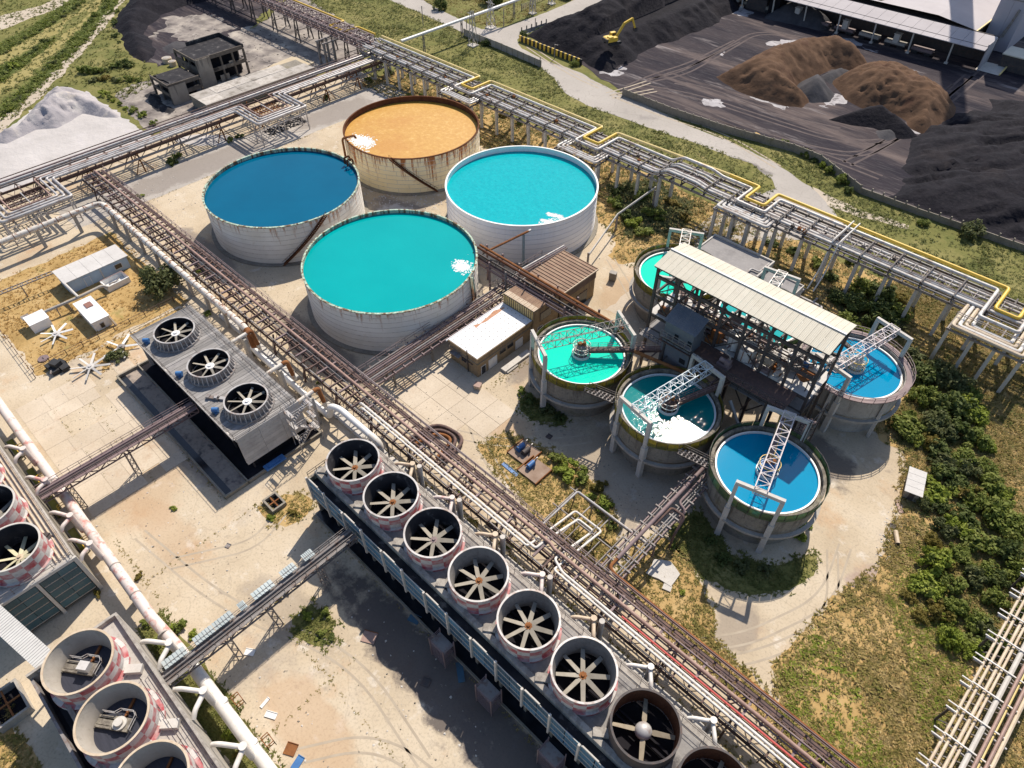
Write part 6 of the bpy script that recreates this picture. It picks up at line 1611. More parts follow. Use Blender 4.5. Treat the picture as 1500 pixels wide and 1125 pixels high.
for a, b in LOOPY:
    mb = MB(ol)
    for y in (a+.3, (a+b)/2, b-.3):
        for x in (-167.8, -171.2): mb.bar((x, y, 0), (x, y, 6.0), .24)
        mb.bar((-178.5, y, 6.0), (-167, y, 6.0), .22, .3); mb.bar((-167.8, y, .5), (-171.2, y, 5.6), .12)
    for x in (-167.8, -171.2): mb.bar((x, a, 6.0), (x, b, 6.0), .2, .3).bar((x, a, 4.6), (x, b, 4.6), .14); mb.bar((x, a, .6), (x, (a+b)/2, 5.6), .12).bar((x, (a+b)/2, 5.6), (x, b, .6), .12)
    part('loop_frame', mb, galv, RL)
    mb = MB(ol)
    for k in range(9):
        mb.bar((-178, a+4+k*.9, 5.5), (-172.4, a+4+k*.9, 5.5), .14); 
    for k in range(5): mb.bar((-177.6+k*1.2, a+3.6, 5.2), (-177.6+k*1.2, b-3.6, 5.2), .18)
    part('loop_grid', mb, rust if a > 50 else brown_steel, RL)

# ---- mauve bridge that continues to the top edge, with its yellow line
B5 = thing('pipe_bridge', 'mauve trestle bridge leaving the rack corner towards the top edge', 'pipe bridge', (-200, 130, 0)); o5 = (-200, 130, 0)
pA = Vector((-187, 130.5, 7.4)); pB = Vector((-300, 131, 7.4))
part('lattice_bridge', truss_box(MB(o5), pA, pB, 5.4, 2.4, 44, .28), mauve_steel, B5)
for k in range(4): part('pipe', MB(o5).tube([pA + Vector((0, -1.8+k*1.2, .6)), pB + Vector((0, -1.8+k*1.2, .6))], .28, 6), (mauve_steel, galv_dull, mauve_steel, pipe_brown)[k], B5)
part('deck', MB(o5).box(-300, -187, 128, 133, 7.3, 7.42), brown_steel, B5)
for i in range(8):
    x = -196 - i*14; mb = MB(o5)
    for e in (-1, 1): mb.bar((x-1.4, 130.7+2.6*e, 0), (x-.6, 130.7+2.2*e, 7.3), .3).bar((x+1.4, 130.7+2.6*e, 0), (x+.6, 130.7+2.2*e, 7.3), .3).bar((x-1.4, 130.7+2.6*e, .5), (x+1, 130.7+2.2*e, 5.5), .16).bar((x+1.4, 130.7+2.6*e, .5), (x-1, 130.7+2.2*e, 5.5), .16)
    mb.bar((x, 128, 6.9), (x, 133.4, 6.9), .5, .3).bar((x-.9, 128.3, 3.2), (x-.9, 133.1, 3.2), .16)
    part('trestle', mb, dark_steel, B5)
part('yellow_pipe', MB(o5).tube(corner([(-300, 136.5, 8.6), (-207, 136.5, 8.6), (-207, 130.5, 8.8), (-199, 130.5, 8.8), (-199, 136, 8.8), (-190, 136, 8.8)], .7, 3), .3, 10), yellow, B5)
mb = MB(o5)
for k in range(5): mb.tube(corner([(-199 + k*2.6, 128, 7.6), (-199 + k*2.6, 133.5+.4*k, 8.2), (-196 + k*2.6, 134.5, 8.2), (-196+k*2.6, 134.5, 6.4)], .5), .2, 8)
part('corner_pipes', mb, galv, B5, kind='stuff')
for x in (-203, -199.5): part('corner_column', MB(o5).bar((x, 122.6, 0), (x, 122.6, 7), .6).bar((x, 126, 0), (x, 126, 7), .6).bar((x, 122, 7), (x, 134, 7), .4), galv_dull, B5)

# ================================================================== WHITE RUST FLAKED PIPE
WP = thing('header_pipe', 'fat white pipe with rust flakes bending round the small huts', 'pipe', (-120, 34, 0)); ow = (-120, 34, 0)
part('pipe_run', MB(ow).tube(corner([(-163, -40, 5.0), (-163, 34.9, 5.0), (-102, 34.7, 5.0), (-100.2, 34.6, 4.2), (-99.6, 34.5, 1.4)], 2.2, 6), .62, 14), pipe_rusted, WP)
part('low_run', MB(ow).tube(corner([(-100.2, 34.3, 1.2), (-98, 34.0, 1.3), (-75.5, 34.0, 1.3), (-74.6, 34.2, 4.6), (-72.6, 34.8, 4.8), (-62.8, 34.8, 4.8), (-62.2, 34.8, .3)], .9, 5), .55, 14), white, WP)
part('rust_collar', MB(ow).tube(corner([(-101.4, 34.7, 4.7), (-100.2, 34.6, 4.2), (-99.6, 34.5, 1.3)], .6), .66, 14), rust, WP)
part('rust_collar', MB(ow).tube(corner([(-64.6, 34.8, 4.8), (-62.8, 34.8, 4.8), (-62.2, 34.8, 3.4)], .8), .60, 14), pipe_rusted, WP)
for y in (-22, -9, 5.5, 9, 20.5, 28.5): part('support', MB(ow).bar((-163.2, y, 0), (-163, y, 4.5), .7, .45), conc, WP)
for x in (-158.5, -152, -145, -138, -131, -124, -117, -110, -104): part('support', MB(ow).bar((x, 34.6, 0), (x, 34.8, 4.5), .5, .8), conc, WP)
for i, x in enumerate((-99.5, -96, -90, -84, -78)): part('saddle', MB(ow).box(x-.3, x+.3, 33.3, 34.7, 0, .8), conc_dark, WP)
mb = MB(ow)
for k in range(24):
    x = -160 + k*2.5; mb.tube([(x, 34.85, 5.0), (x+.12, 34.85, 5.0)], .68, 14)
for k in range(14):
    y = -8 + k*3.0; mb.tube([(-163, y, 5.0), (-163, y+.12, 5.0)], .68, 14)
part('pipe_bands', mb, rust, WP, kind='stuff')
# rusty goose necks from the timber tower to the pipe
for i, x in enumerate((-97.9, -86.6, -77.4)):
    t = thing('branch_pipe', ['rusty goose neck branch pipe at the fan farthest from the zigzag stair', 'rusty goose neck branch pipe at the middle fan', 'rusty goose neck branch pipe nearest the zigzag stair'][i], 'pipe', (x, 31, 0), 0, 'rusty branch pipes')
    part('pipe_run', MB().tube(corner([(0, -1.6, 6.6), (0, 3.2, 6.8), (.2, 3.6, 2.0)], .7, 5), .34, 10), pipe_rusted, t)
    part('elbow', MB().tube(corner([(0, 2.3, 6.77), (0, 3.2, 6.8), (.15, 3.5, 3.4)], .7, 5), .38, 10), rust, t)
    part('pier', MB().bar((.3, 1.4, 0), (.1, 1.4, 6.3), .5, 1.5), conc, t)

# ---- header pipes along the left towers
PP = thing('header_pipe', 'worn pink header pipe running beside the teal walled tower', 'pipe', (-85, -3.7, 0)); op = (-85, -3.7, 0)
part('pipe_run', MB(op).tube([(-140, -3.75, 3.6), (-62, -3.75, 3.6), (-56.0, -3.3, 3.3), (-52.8, -3.2, 3.3)], .72, 16), pipe_pink, PP)
for x in (-112, -101, -90, -79, -68, -58): part('support', MB(op).bar((x, -3.75, 0), (x, -3.75, 3.0), .5, 1.2), conc, PP)
mb = MB(op)
for x in (-93, -72.5, -66.4, -58.5): mb.tube([(x, -3.75, 3.6), (x+.16, -3.75, 3.6)], .79, 16)
part('flange', mb, conc, PP, kind='stuff')
PW = thing('header_pipe', 'clean white header pipe beside the pale fanless tower', 'pipe', (-40, -3, 0)); op = (-40, -3, 0)
part('pipe_run', MB(op).tube([(-53.5, -3.2, 3.3), (-20, -2.9, 3.3)], .78, 16), pipe_white, PW)
for x in (-50.4, -43, -36, -29): part('support', MB(op).bar((x, -3.1, 0), (x, -3.1, 2.7), .5, 1.2), conc, PW)
for x in (-45.4, -38.8):
    part('manhole_cover', MB(op).cyl((x, -2.6, 0), .42, 3.7, 4.05, 12), white, PW)
    part('valve_cage', railing(MB(op), [(x+.3, -1.9, 2.6), (x+1.6, -1.9, 2.6), (x+1.6, -1.0, 2.6), (x+.3, -1.0, 2.6), (x+.3, -1.9, 2.6)], 1.4, .7, .09), rust, PW)
# yellow caged valve pits by the pink pipe
for i, x in enumerate((-104.5, -96.0, -88.2, -80.0)):
    t = thing('valve_platform', f'small platform with yellow hoop railing beside the pink pipe, {ordw[i]} from the frame edge', 'platform', (x, -4.9, 0), 0, 'valve platforms with yellow railings')
    part('deck', MB().box(-.8, .8, -.6, .7, 1.9, 2.05), conc_pale, t)
    part('leg', MB().bar((-.6, -.4, 0), (-.6, -.4, 1.9), .2).bar((.6, .5, 0), (.6, .5, 1.9), .2), conc_dark, t)
    mb = MB()
    for z in (2.6, 3.1): mb.tube(corner([(.8, -.55, z), (-.8, -.55, z), (-.8, .65, z), (.8, .65, z)], .4), .06, 6)
    for q in ((-.7, -.45), (-.7, .55), (.7, -.55), (.7, .65), (0, -.55), (0, .65)): mb.bar((*q, 2.05), (*q, 3.1), .07)
    part('hoop_railing', mb, yellow, t)
    b = thing('mossy_trough', f'mossy concrete trough behind the pink pipe, {ordw[i]} from the frame edge', 'trough', (x-3.4, -5.7, 0), 0, 'mossy concrete troughs')
    part('block', MB().box(-2.1, 2.1, -.5, .5, 0, .9), moss, b); part('rim', MB().box(-2.2, 2.2, .5, .62, 0, 1.05).box(-2.2, 2.2, -.62, -.5, 0, 1.05), conc_dark, b)

# ---- footbridges from tower to tower (along Y)
def footbridge(label, x, y0, y1, z, w, sup, sup_m=galv_dull, cover=None):
    o = (x, (y0+y1)/2, 0); t = thing('footbridge', label, 'footbridge', o, 0, None)
    for e in (-1, 1): part('girder', truss_box(MB(o), (x+e*w/2, y0, z-.9), (x+e*w/2, y1, z-.9), .12, .9, int((y1-y0)/1.3), .1, True, False, False), mauve_steel if cover is None else galv_dull, t)
    part('deck', MB(o).box(x-w/2, x+w/2, y0, y1, z-.06, z), galv_dull if cover else mauve_steel, t)
    part('pipe', MB(o).tube([(x-.25, y0, z+.25), (x-.25, y1, z+.25)], .2, 8), mauve_steel if cover is None else galv_dull, t)
    part('pipe', MB(o).tube([(x+.35, y0, z+.2), (x+.35, y1, z+.2)], .14, 8), dark_steel, t)
    mb = MB(o)
    for e in (-1, 1): railing(mb, [(x+e*w/2, y0, z), (x+e*w/2, y1, z)], 1.05, 1.6, .06)
    part('railing', mb, mauve_steel if cover is None else galv_dull, t)
    for ys, lean in sup:
        part('support', truss_box(MB(o), (x, ys-.01, 0), (x, ys, z-.9), .9, .9, 6, .12) if False else MB(o), sup_m, t) if False else None
        mb = MB(o); 
        for sx in (-.6, .6):
            for sy in (-.35, .35): mb.bar((x+sx, ys+sy+lean, 0), (x+sx*.8, ys+sy, z-.9), .13)
        n = 5
        for k in range(n):
            za_, zb_ = (z-.9)*k/n, (z-.9)*(k+1)/n; s = 1 if k % 2 else -1
            f0, f1 = 1-k/n, 1-(k+1)/n
            for sy in (-.35, .35): mb.bar((x-.55*s, ys+sy+lean*f0, za_), (x+.55*s, ys+sy+lean*f1, zb_), .08)
            for sx in (-.55, .55): mb.bar((x+sx, ys-.35*s+lean*f0, za_), (x+sx, ys+.35*s+lean*f1, zb_), .08)
        part('lattice_support', mb, sup_m, t)
    if cover:
        for (a, b) in cover:
            n = max(1, int((b-a)/1.9)); w2 = (b-a)/n
            for q in range(n):
                mb = MB(o); ya = a + q*w2
                for s in range(6): mb.box(x-w/2-.75, x-w/2+.45, ya+.04 + s*(w2-.08)/6, ya+.04 + (s+.55)*(w2-.08)/6, z+.95, z+1.02)
                mb.box(x-w/2-.75, x-w/2+.45, ya+.04, ya+w2-.04, z+.9, z+.95)
                part('cover_sheet', mb, mat("pale_teal_sheet", [(.34, .39, .39), (.43, .47, .47)], scale=.5, rough=.6, rand=.15, speck=((.5, .52, .5), .4, 1.5)) if "pale_teal_sheet" not in MATS else MATS["pale_teal_sheet"], t, smooth=0)
    return t
footbridge('open steel footbridge running to the grey timber tower', -89.0, -6.2, 18.2, 6.6, 2.0, ((6.3, -.2), (-2.6, 0)))
footbridge('footbridge with pale teal cover sheets running to the blue tower', -51.2, -6.4, 21.5, 6.6, 1.7, ((1.6, 0), (7.4, .3), (15.5, 0)), galv_dull, ((-5.5, -2.6), (-1.5, 3.7), (4.6, 5.6), (6.6, 9.6), (10.8, 13.0), (14.2, 15.8)))
t = thing('gangway', 'corrugated pale gangway roof between the two left towers', 'gangway', (-67.5, -16.2, 0)); og = (-67.5, -16.2, 0)
gsm = mat("gangway_sheet", [(.46, .45, .43), (.55, .54, .52)], scale=.5, rough=.7)
gA, gB = Vector((-76.5, -17.6, 8.9)), Vector((-61.5, -14.6, 8.7))
dv = (gB-gA).normalized(); sv2 = Vector((dv.y, -dv.x, 0))
for k in range(8):
    mb = MB(og)
    for s in range(5):
        c0 = gA.lerp(gB, (k + s/5 + .02)/8); c1 = gA.lerp(gB, (k + (s+.55)/5)/8)
        mb.bar(c0 + zz*.05, c1 + zz*.05, 2.3, .1)
    mb.bar(gA.lerp(gB, (k+.01)/8), gA.lerp(gB, (k+.99)/8), 2.3, .06)
    part('roof_sheet', mb, gsm, t, smooth=0)
part('walkway', MB(og).bar(gA - zz*1.6, gB - zz*1.6, 1.9, .2), dark_steel, t)
part('post', MB(og).bar(gA.lerp(gB, .15) - zz*1.5, (gA.lerp(gB, .15).x, gA.lerp(gB, .15).y, 0), .25).bar(gA.lerp(gB, .8) - zz*1.5, (gA.lerp(gB, .8).x, gA.lerp(gB, .8).y, 0), .25), conc_pale, t)
for e in (-1, 1): part('railing', railing(MB(og), [gA + sv2*1.1*e - zz*1.5, gB + sv2*1.1*e - zz*1.5], 1.4, 1.6, .08), dark_steel, t)

# ---- rack at the lower right (along Y, x 18..23.4)
RR_ = thing('pipe_rack', 'cream and brown pipe rack at the lower right of the wild field', 'pipe rack', (20.5, 60, 0)); orx = (20.5, 60, 0)
sk = lambda y: (y-50)*.032
ya, yb = 30, 120
for k, (x, z, r, m) in enumerate(((18.3, 4.4, .17, pipe_cream), (18.9, 4.4, .17, pipe_cream), (19.7, 4.4, .2, pipe_cream), (20.2, 4.4, .16, pipe_cream), (21.1, 4.5, .3, conc_pale), (21.8, 5.2, .2, pipe_brown), (22.3, 4.4, .16, yellow_pale), (22.8, 5.1, .2, pipe_brown), (23.4, 4.5, .26, pipe_cream))):
    part('pipe', MB(orx).tube([(x+sk(ya), ya, z), (x+sk(yb), yb, z)], r, 8), m, RR_)
for i in range(22):
    y = 32 + i*4.1; x = sk(y)
    part('cross_beam', MB(orx).bar((17.3+x, y, 3.95), (24+x, y, 3.95), .2, .26), galv, RR_)
    part('top_beam', MB(orx).bar((18.2+x, y+.5, 4.85), (23.2+x, y+.5, 4.85), .16, .16).bar((17.0+x, y-.3, 4.7), (18.2+x, y-.3, 4.7), .14).bar((17.0+x, y+.5, 4.7), (18.2+x, y+.5, 4.7), .14), pipe_white, RR_)
    if i % 3 == 0: part('trestle', MB(orx).bar((17.6+x, y, 0), (17.6+x, y, 3.9), .25).bar((23.6+x, y, 0), (23.6+x, y, 3.9), .25).bar((17.6+x, y, .5), (23.6+x, y, 3.6), .12), dark_steel, RR_)
mb = MB(orx)
for i in range(44):
    y = 32 + i*2.05; x = sk(y); k = 1 if i % 2 else -1; mb.bar((20.7-2.6*k+x, y, 3.9), (20.7+2.6*k+x, y+2.05, 3.9), .1)
part('lattice', mb, galv_dull, RR_)

# ================================================================== BUILDINGS
def wallbox(o, x0, x1, y0, y1, z0, z1): return MB(o).box(x0, x1, y0, y1, z0, z1)
def opening(parent, o, x, y, z, w, h, face, frame_m=conc_pale, pane_m=glassy, name='window'):
    """window or door with a frame and a pane, on a wall facing -y ('s') or +x ('e')"""
    if face == 's':
        f = part(name, MB(o).box(x-w/2-.1, x+w/2+.1, y-.07, y-.01, z-.1, z+h+.1), frame_m, parent)
        part('pane', MB(o).box(x-w/2, x+w/2, y-.10, y-.07, z, z+h), pane_m, f)
    else:
        f = part(name, MB(o).box(x+.01, x+.07, y-w/2-.1, y+w/2+.1, z-.1, z+h+.1), frame_m, parent)
        part('pane', MB(o).box(x+.07, x+.10, y-w/2, y+w/2, z, z+h), pane_m, f)
    for c in (f,) + tuple(f.children): pass

# white roofed ochre building
WB = thing('warehouse', 'ochre walled building with bright white flat roof beside the crowded bridge', 'building', (-68.6, 65.8, 0)); wo_ = (-68.6, 65.8, 0)
part('wall', wallbox(wo_, -72.1, -64.9, 58.8, 73.0, 0, 4.3), brick_m, WB)
part('wall_band', wallbox(wo_, -72.2, -64.8, 58.7, 73.0, 3.15, 3.3), conc_dark, WB)
part('fascia', wallbox(wo_, -72.35, -64.65, 58.55, 73.05, 4.3, 4.75), brick_m, WB)
part('roof', wallbox(wo_, -72.2, -64.8, 58.7, 73.0, 4.75, 4.82), roof_white, WB)
mb = MB(wo_)
for i in range(7):
    for j in range(14): mb.box(-71.6+i*1.05, -71.48+i*1.05, 59.3+j*1.0, 59.42+j*1.0, 4.82, 4.88)
part('roof_fastener', mb, conc_dark, WB, kind='stuff')
part('gutter', MB(wo_).tube([(-72.4, 58.2, 4.7), (-72.4, 73, 4.7)], .16, 6), roof_white, WB)
rp = [(x, y, 4.835) for x, y in rough_poly([(-71.7, 64.6), (-71.0, 64.3), (-70.6, 66.5), (-70.5, 69.5), (-71.0, 72.2), (-71.7, 72.0), (-71.9, 69), (-71.4, 67)], .6, .35)]
part('bare_patch', MB(wo_).add(rp, [tuple(range(len(rp)))]), mat("bare_terracotta", [(.40, .21, .13), (.50, .29, .19)], scale=1, rough=.9), WB, smooth=0)
opening(WB, wo_, -64.9, 60.2, .1, 1.0, 1.9, 'e', white, glassy, 'door')
opening(WB, wo_, -64.9, 62.6, .2, 2.0, 2.1, 'e', white, white, 'door')
opening(WB, wo_, -64.9, 69.6, .3, 1.8, 1.9, 'e', white, white, 'door')
for y in (65.2, 67.2): opening(WB, wo_, -64.9, y, 1.9, 1.5, .8, 'e', conc_dark, glassy)
for x in (-70.6, -68.4): opening(WB, wo_, x, 58.8, 1.7, 1.2, 1.0, 's', conc_dark, glassy)
part('canopy', MB(wo_).box(-71.2, -68.8, 57.7, 58.7, 2.9, 3.0), galv_dull, WB)
part('wall_pipe', MB(wo_).tube(corner([(-67.3, 58.6, 0), (-67.3, 58.6, 5.4)], .2), .1, 6).tube([(-68.6, 58.6, 2.6), (-66, 58.6, 2.6)], .1, 6), dark_steel, WB)
t = thing('loading_kerb', 'low concrete ledge along the white roofed building', 'ledge', (-62.6, 66, 0)); part('ledge', MB((-62.6, 66, 0)).box(-63.2, -62.0, 63, 70, 0, .5), conc_pale, t); part('ledge_step', MB((-62.6, 66, 0)).box(-62.0, -61.6, 63.2, 66, 0, .25), conc, t)
t = thing('crate', 'small brown crate at the corner of the white roofed building', 'crate', (-63.0, 56.9, 0), .4); part('box_body', MB().box(-.55, .55, -.55, .55, 0, .9), pipe_cream, t); part('lid', MB().box(-.62, .62, -.62, .62, .9, 1.0), pipe_brown, t)

BH = thing('beige_house', 'beige ribbed cross building under the rusty high pipes', 'building', (-68.4, 77, 0)); bo = (-68.4, 77, 0)
part('wall', wallbox(bo, -72.3, -64.5, 73.1, 80.2, 0, 6.9), brick_m, BH)
rs = mesh('roof_sheet', corr_sheet(0, .95, -3.9, 7.0, 3.2, 7.05, (0, 0, 0), 2, .1), roof_brown, 0)
rs2 = mesh('roof_sheet', corr_sheet(0, .95, -3.9, 7.0, -2.6, 7.0, (0, 0, 0), 3, .07), pipe_cream, 0)
for i in range(8): same('roof_sheet', rs, BH, (-3.9 + i*.98, 0, 0)); same('roof_sheet', rs2, BH, (-3.9 + i*.98, 0, .06))
mb = MB(bo)
for i in range(14): mb.box(-72.2 + i*.56, -72.0 + i*.56, 73.0, 73.09, 5.0, 6.9)
part('wall_rib', mb, yellow_pale, BH, kind='stuff')
opening(BH, bo, -64.5, 76.5, 3.6, 3.0, 1.8, 'e', brown_steel, glassy); opening(BH, bo, -64.5, 75.0, .1, 1.2, 2.1, 'e', white, glassy, 'door')

BR = thing('workshop', 'workshop with a brown ribbed metal roof next to the white tank', 'building', (-68.8, 86.2, 0)); br = (-68.8, 86.2, 0)
part('wall', wallbox(br, -73, -64.6, 80.9, 91.5, 0, 4.6), brick_m, BR)
part('wall_cladding', wallbox(br, -73.1, -64.5, 80.8, 91.6, 4.6, 6.7), mat("dark_brown_cladding", [(.10, .065, .05), (.16, .11, .085)], scale=.4, rough=.8), BR)
n = 13; wsh = 8.9/n
for i in range(n):
    # ridges run along x: build as strips across y
    y0 = 80.6 + i*11.2/n; w = 11.2/n
    part('roof_sheet', MB(br).box(-73.3, -64.3, y0+.02, y0+w-.02, 6.72, 6.8).box(-73.3, -64.3, y0+w-.16, y0+w-.02, 6.8, 6.92), roof_brown, BR, smooth=0)
part('eave_trim', MB(br).box(-73.35, -64.25, 80.4, 80.58, 6.6, 6.9).box(-64.28, -64.15, 80.6, 91.8, 6.55, 6.85), pipe_cream, BR)
opening(BR, br, -64.6, 83.6, .1, 2.4, 2.8, 'e', brown_steel, glassy, 'door'); opening(BR, br, -64.6, 87.5, .1, 3.2, 3.0, 'e', brown_steel, glassy, 'door')
t = thing('concrete_block', 'lone grey concrete block standing on the weedy verge', 'block', (*G(897, 410), 0), .3); part('block_body', MB().box(-.7, .7, -.5, .5, 0, 1.9), conc_dark, t); part('block_cap', MB().box(-.75, .75, -.55, .55, 1.9, 2.0), conc, t)

GB = thing('switch_house', 'flat grey roofed switch house behind the long beige roof', 'building', (-45, 117, 0)); go = (-45, 117, 0)
part('wall', wallbox(go, -55.6, -41.4, 114.4, 121.4, 0, 4.1), conc, GB)
part('roof', wallbox(go, -55.4, -41.6, 114.6, 121.2, 4.1, 4.2), roof_grey, GB)
part('parapet', MB(go).box(-55.7, -41.3, 121.2, 121.5, 4.0, 4.6).box(-55.7, -55.4, 114.4, 121.2, 4.0, 4.45).box(-41.6, -41.3, 114.4, 121.2, 4.0, 4.6).box(-55.7, -41.3, 114.2, 114.4, 4.0, 4.4), conc_pale, GB)
part('annex_wall', wallbox(go, -41.2, -33.4, 112.6, 119.4, 0, 3.4), conc_pale, GB)
part('annex_roof', wallbox(go, -41.0, -33.6, 112.8, 119.2, 3.4, 3.5), roof_grey, GB)
part('parapet', MB(go).box(-41.2, -33.4, 119.2, 119.4, 3.4, 3.8).box(-33.6, -33.4, 112.6, 119.2, 3.4, 3.8), conc_pale, GB)
part('roof_pipe', MB(go).tube(corner([(-43.5, 113.0, 4.6), (-43.5, 116, 4.6), (-41.8, 116, 4.6), (-41.8, 120, 4.6)], .5), .2, 8), galv, GB)
t = thing('filter_yard', 'tangle of small pumps and pipes beyond the beige roof', 'pump set', (-31, 108, 0)); fo = (-31, 108, 0)
part('base', MB(fo).box(-36, -25, 104.6, 111.5, 0, .4), conc_dark, t)
for k in range(14):
    g = random.Random(880+k); x = g.uniform(-35, -26); y = g.uniform(105.2, 110.8)
    part('pump', MB(fo).tube([(x-.6, y, 1.1), (x+.5, y, 1.1)], .4, 8).box(x-.7, x+.7, y-.35, y+.35, .4, .8).tube(corner([(x+.3, y, 1.2), (x+.3, y, 2.6), (x+.3, y+g.uniform(-2, 2), 2.6)], .3), .16, 6), g.choice((mauve_steel, galv_dull, brown_steel, pipe_cream)), t)
part('long_pipe', MB(fo).tube([(-34, 111.6, 2.2), (-20, 111.2, 2.0)], .26, 8), pipe_cream, t)

# huts at the left
def hut(name, label, x0, x1, y0, y1, h, roof_m, wall_m, over=.3, slope=.0, windows=(), panels=4, extra=None):
    o = ((x0+x1)/2, (y0+y1)/2, 0); t = thing(name, label, 'hut', o)
    part('wall', wallbox(o, x0+over, x1-over, y0+over, y1-over, 0, h-.12), wall_m, t)
    w = (y1-y0)/panels
    for i in range(panels):
        ya_, yb_ = y0 + i*w, y0 + (i+1)*w
        part('roof_sheet', MB(o).add([(x0, ya_+.02, h), (x1, ya_+.02, h-slope), (x1, yb_-.02, h-slope), (x0, yb_-.02, h), (x0, ya_+.02, h-.12), (x1, ya_+.02, h-.12-slope), (x1, yb_-.02, h-.12-slope), (x0, yb_-.02, h-.12)],
             [(0, 1, 2, 3), (4, 7, 6, 5), (0, 4, 5, 1), (1, 5, 6, 2), (2, 6, 7, 3), (3, 7, 4, 0)]), roof_m, t, smooth=0)
    for (x, y, z, ww, hh, f, nm) in windows: opening(t, o, x, y, z, ww, hh, f, conc_pale, glassy, nm)
    return t, o
t, o = hut('long_hut', 'long pale roofed hut with peeling blue wall facing the dry grass', -148.2, -142.2, 17.2, 30.6, 3.0, roof_pale, blue_wall, .35, .0, (), 5)
part('wall_post', MB(o).bar((-142.45, 24.5, 0), (-142.45, 24.5, 2.8), .25), conc_pale, t)
part('wall_post', MB(o).bar((-142.45, 17.7, 0), (-142.45, 17.7, 2.8), .25), conc_pale, t)
opening(t, o, -142.5, 28.0, 1.0, 1.4, 1.0, 'e', white, glassy); opening(t, o, -142.5, 21.5, .1, 1.1, 2.0, 'e', white, blue_wall, 'door')
t, o = hut('small_hut', 'white hut with a square rust hatch on its roof', -135.4, -127.0, 15.9, 19.5, 2.5, roof_white, white, .2, .1, ((-127.2, 17.6, .4, .7, 1.0, 'e', 'window'),), 3)
part('roof_hatch', MB(o).box(-133.6, -131.9, 17.3, 18.6, 2.5, 2.62), mat("rust_hatch", [(.20, .09, .07), (.27, .13, .10)], scale=1), t)
part('lean_buttress', MB(o).bar((-126.4, 19.6, 0), (-127.4, 19.3, 2.0), .3, .5), pipe_cream, t)
t, o = hut('small_hut', 'smallest white hut with one dark roof corner', -138.6, -135.2, 7.5, 11.2, 2.2, roof_white, tank_white, .12, .1, (), 2)
part('dark_roof_corner', MB(o).box(-139.5, -138.0, 7.3, 8.7, 1.9, 2.05), galv_dull, t)
t = thing('trough', 'white concrete trough holding scrap beside the blue walled hut', 'trough', (*G(171, 416), 0), .05)
part('basin', MB().box(-1.6, 1.6, -2.4, 2.4, 0, .25).box(-1.6, -1.35, -2.4, 2.4, .25, 1.3).box(1.35, 1.6, -2.4, 2.4, .25, 1.3).box(-1.35, 1.35, -2.4, -2.15, .25, 1.3).box(-1.35, 1.35, 2.15, 2.4, .25, 1.3), white, t)
part('rim_stain', MB().box(-1.62, -1.33, -2.42, 2.42, 1.3, 1.33).box(-1.35, 1.35, 2.13, 2.42, 1.3, 1.33), mauve_steel, t)
part('scrap', MB().bar((-.6, -1.2, .4), (.5, .2, .9), .2).bar((.2, -.6, .4), (-.6, 1.2, .7), .15).bar((.6, .6, .4), (.7, 1.6, .5), .4, .1), galv_dull, t)
t = thing('duct_line', 'grey pipe joining the small huts across the dry grass', 'pipe', (-137, 15, 0)); o = (-137, 15, 0)
part('pipe_run', MB(o).tube(corner([(-137.8, 11.2, 1.9), (-137.0, 18, 2.2), (-137.6, 22.6, 2.0), (-137.0, 23.4, 1.4)], .8), .3, 8), conc, t)
part('pipe_run', MB(o).tube([(-142.2, 17.4, 2.8), (-136.6, 17.6, 2.5)], .26, 8), conc_pale, t)
for y in (13.2, 15.4): part('post', MB(o).bar((-137.2, y, 0), (-137.2, y, 1.9), .18), galv_dull, t)
t = thing('cable_ladder', 'thin dark ladder track on posts leading to the long hut', 'cable ladder', (-150, 8, 0)); o = (-150, 8, 0)
mb = MB(o)
for e in (-.5, .5): mb.bar((-149.6+e, -14, 3.0), (-147.8+e, 17.2, 3.0), .12, .2)
for i in range(34): mb.bar((-150.1+i*.053, -14+i*.94, 3.0), (-149.1+i*.053, -14+i*.94, 3.0), .16, .1)
part('track', mb, galv_dull, t)
for y in (-8, 2.5, 11): part('post', MB(o).bar((-149.6+(y+14)*.057, y, 0), (-149.6+(y+14)*.057, y, 3.0), .2), galv_dull, t)
# fences of thin posts
def fence(label, pts, m=brown_steel, step=3.0, h=1.3, rail=True):
    o = (pts[0][0], pts[0][1], 0); t = thing('fence', label, 'fence', o)
    for a, b in zip(pts[:-1], pts[1:]):
        a = Vector((*a, 0)); b = Vector((*b, 0)); n = max(1, int((b-a).length/step))
        for i in range(n+1):
            p = a.lerp(b, i/n); part('fence_post', MB(o).bar(p, p + zz*h, .13), m, t)
        if rail: part('rail', MB(o).bar(a + zz*h*.9, b + zz*h*.9, .06).bar(a + zz*h*.45, b + zz*h*.45, .05), m, t)
fence('rusty post fence along the lower edge of the dry grass yard', [(-141, 3.3), (-122.9, 3.0)])
fence('rusty post fence between dry grass yard and timber tower', [(-124.9, 3.4), (-124.9, 31)])
t = thing('bale_stack', 'black rubber bales heaped beside the broken fence', 'bales', (*G(85, 540), 0), .1)
for k, (x, y, z, a) in enumerate(((-1.0, -.6, 0, .1), (.6, -.7, 0, -.1), (-.4, .9, 0, .2), (1.2, .8, 0, .0), (0, .1, .85, .3))):
    part('bale', MB().box(-.85, .85, -.7, .7, 0, .85), rubber, t, loc=(x, y, z), rot=(0, 0, a))
part('loose_pole', MB().bar((-2.6, .6, .3), (1.5, -1.7, .9), .22), galv_dull, t)
t = thing('manhole_lid', 'round rust red lid lying on the hut yard', 'lid', (*G(64, 526), 0)); part('lid_plate', MB().cyl((0, 0, 0), .95, 0, .22, 20), mauve_steel, t); part('lid_grip', MB().box(-.3, .3, -.06, .06, .22, .32), dark_steel, t)

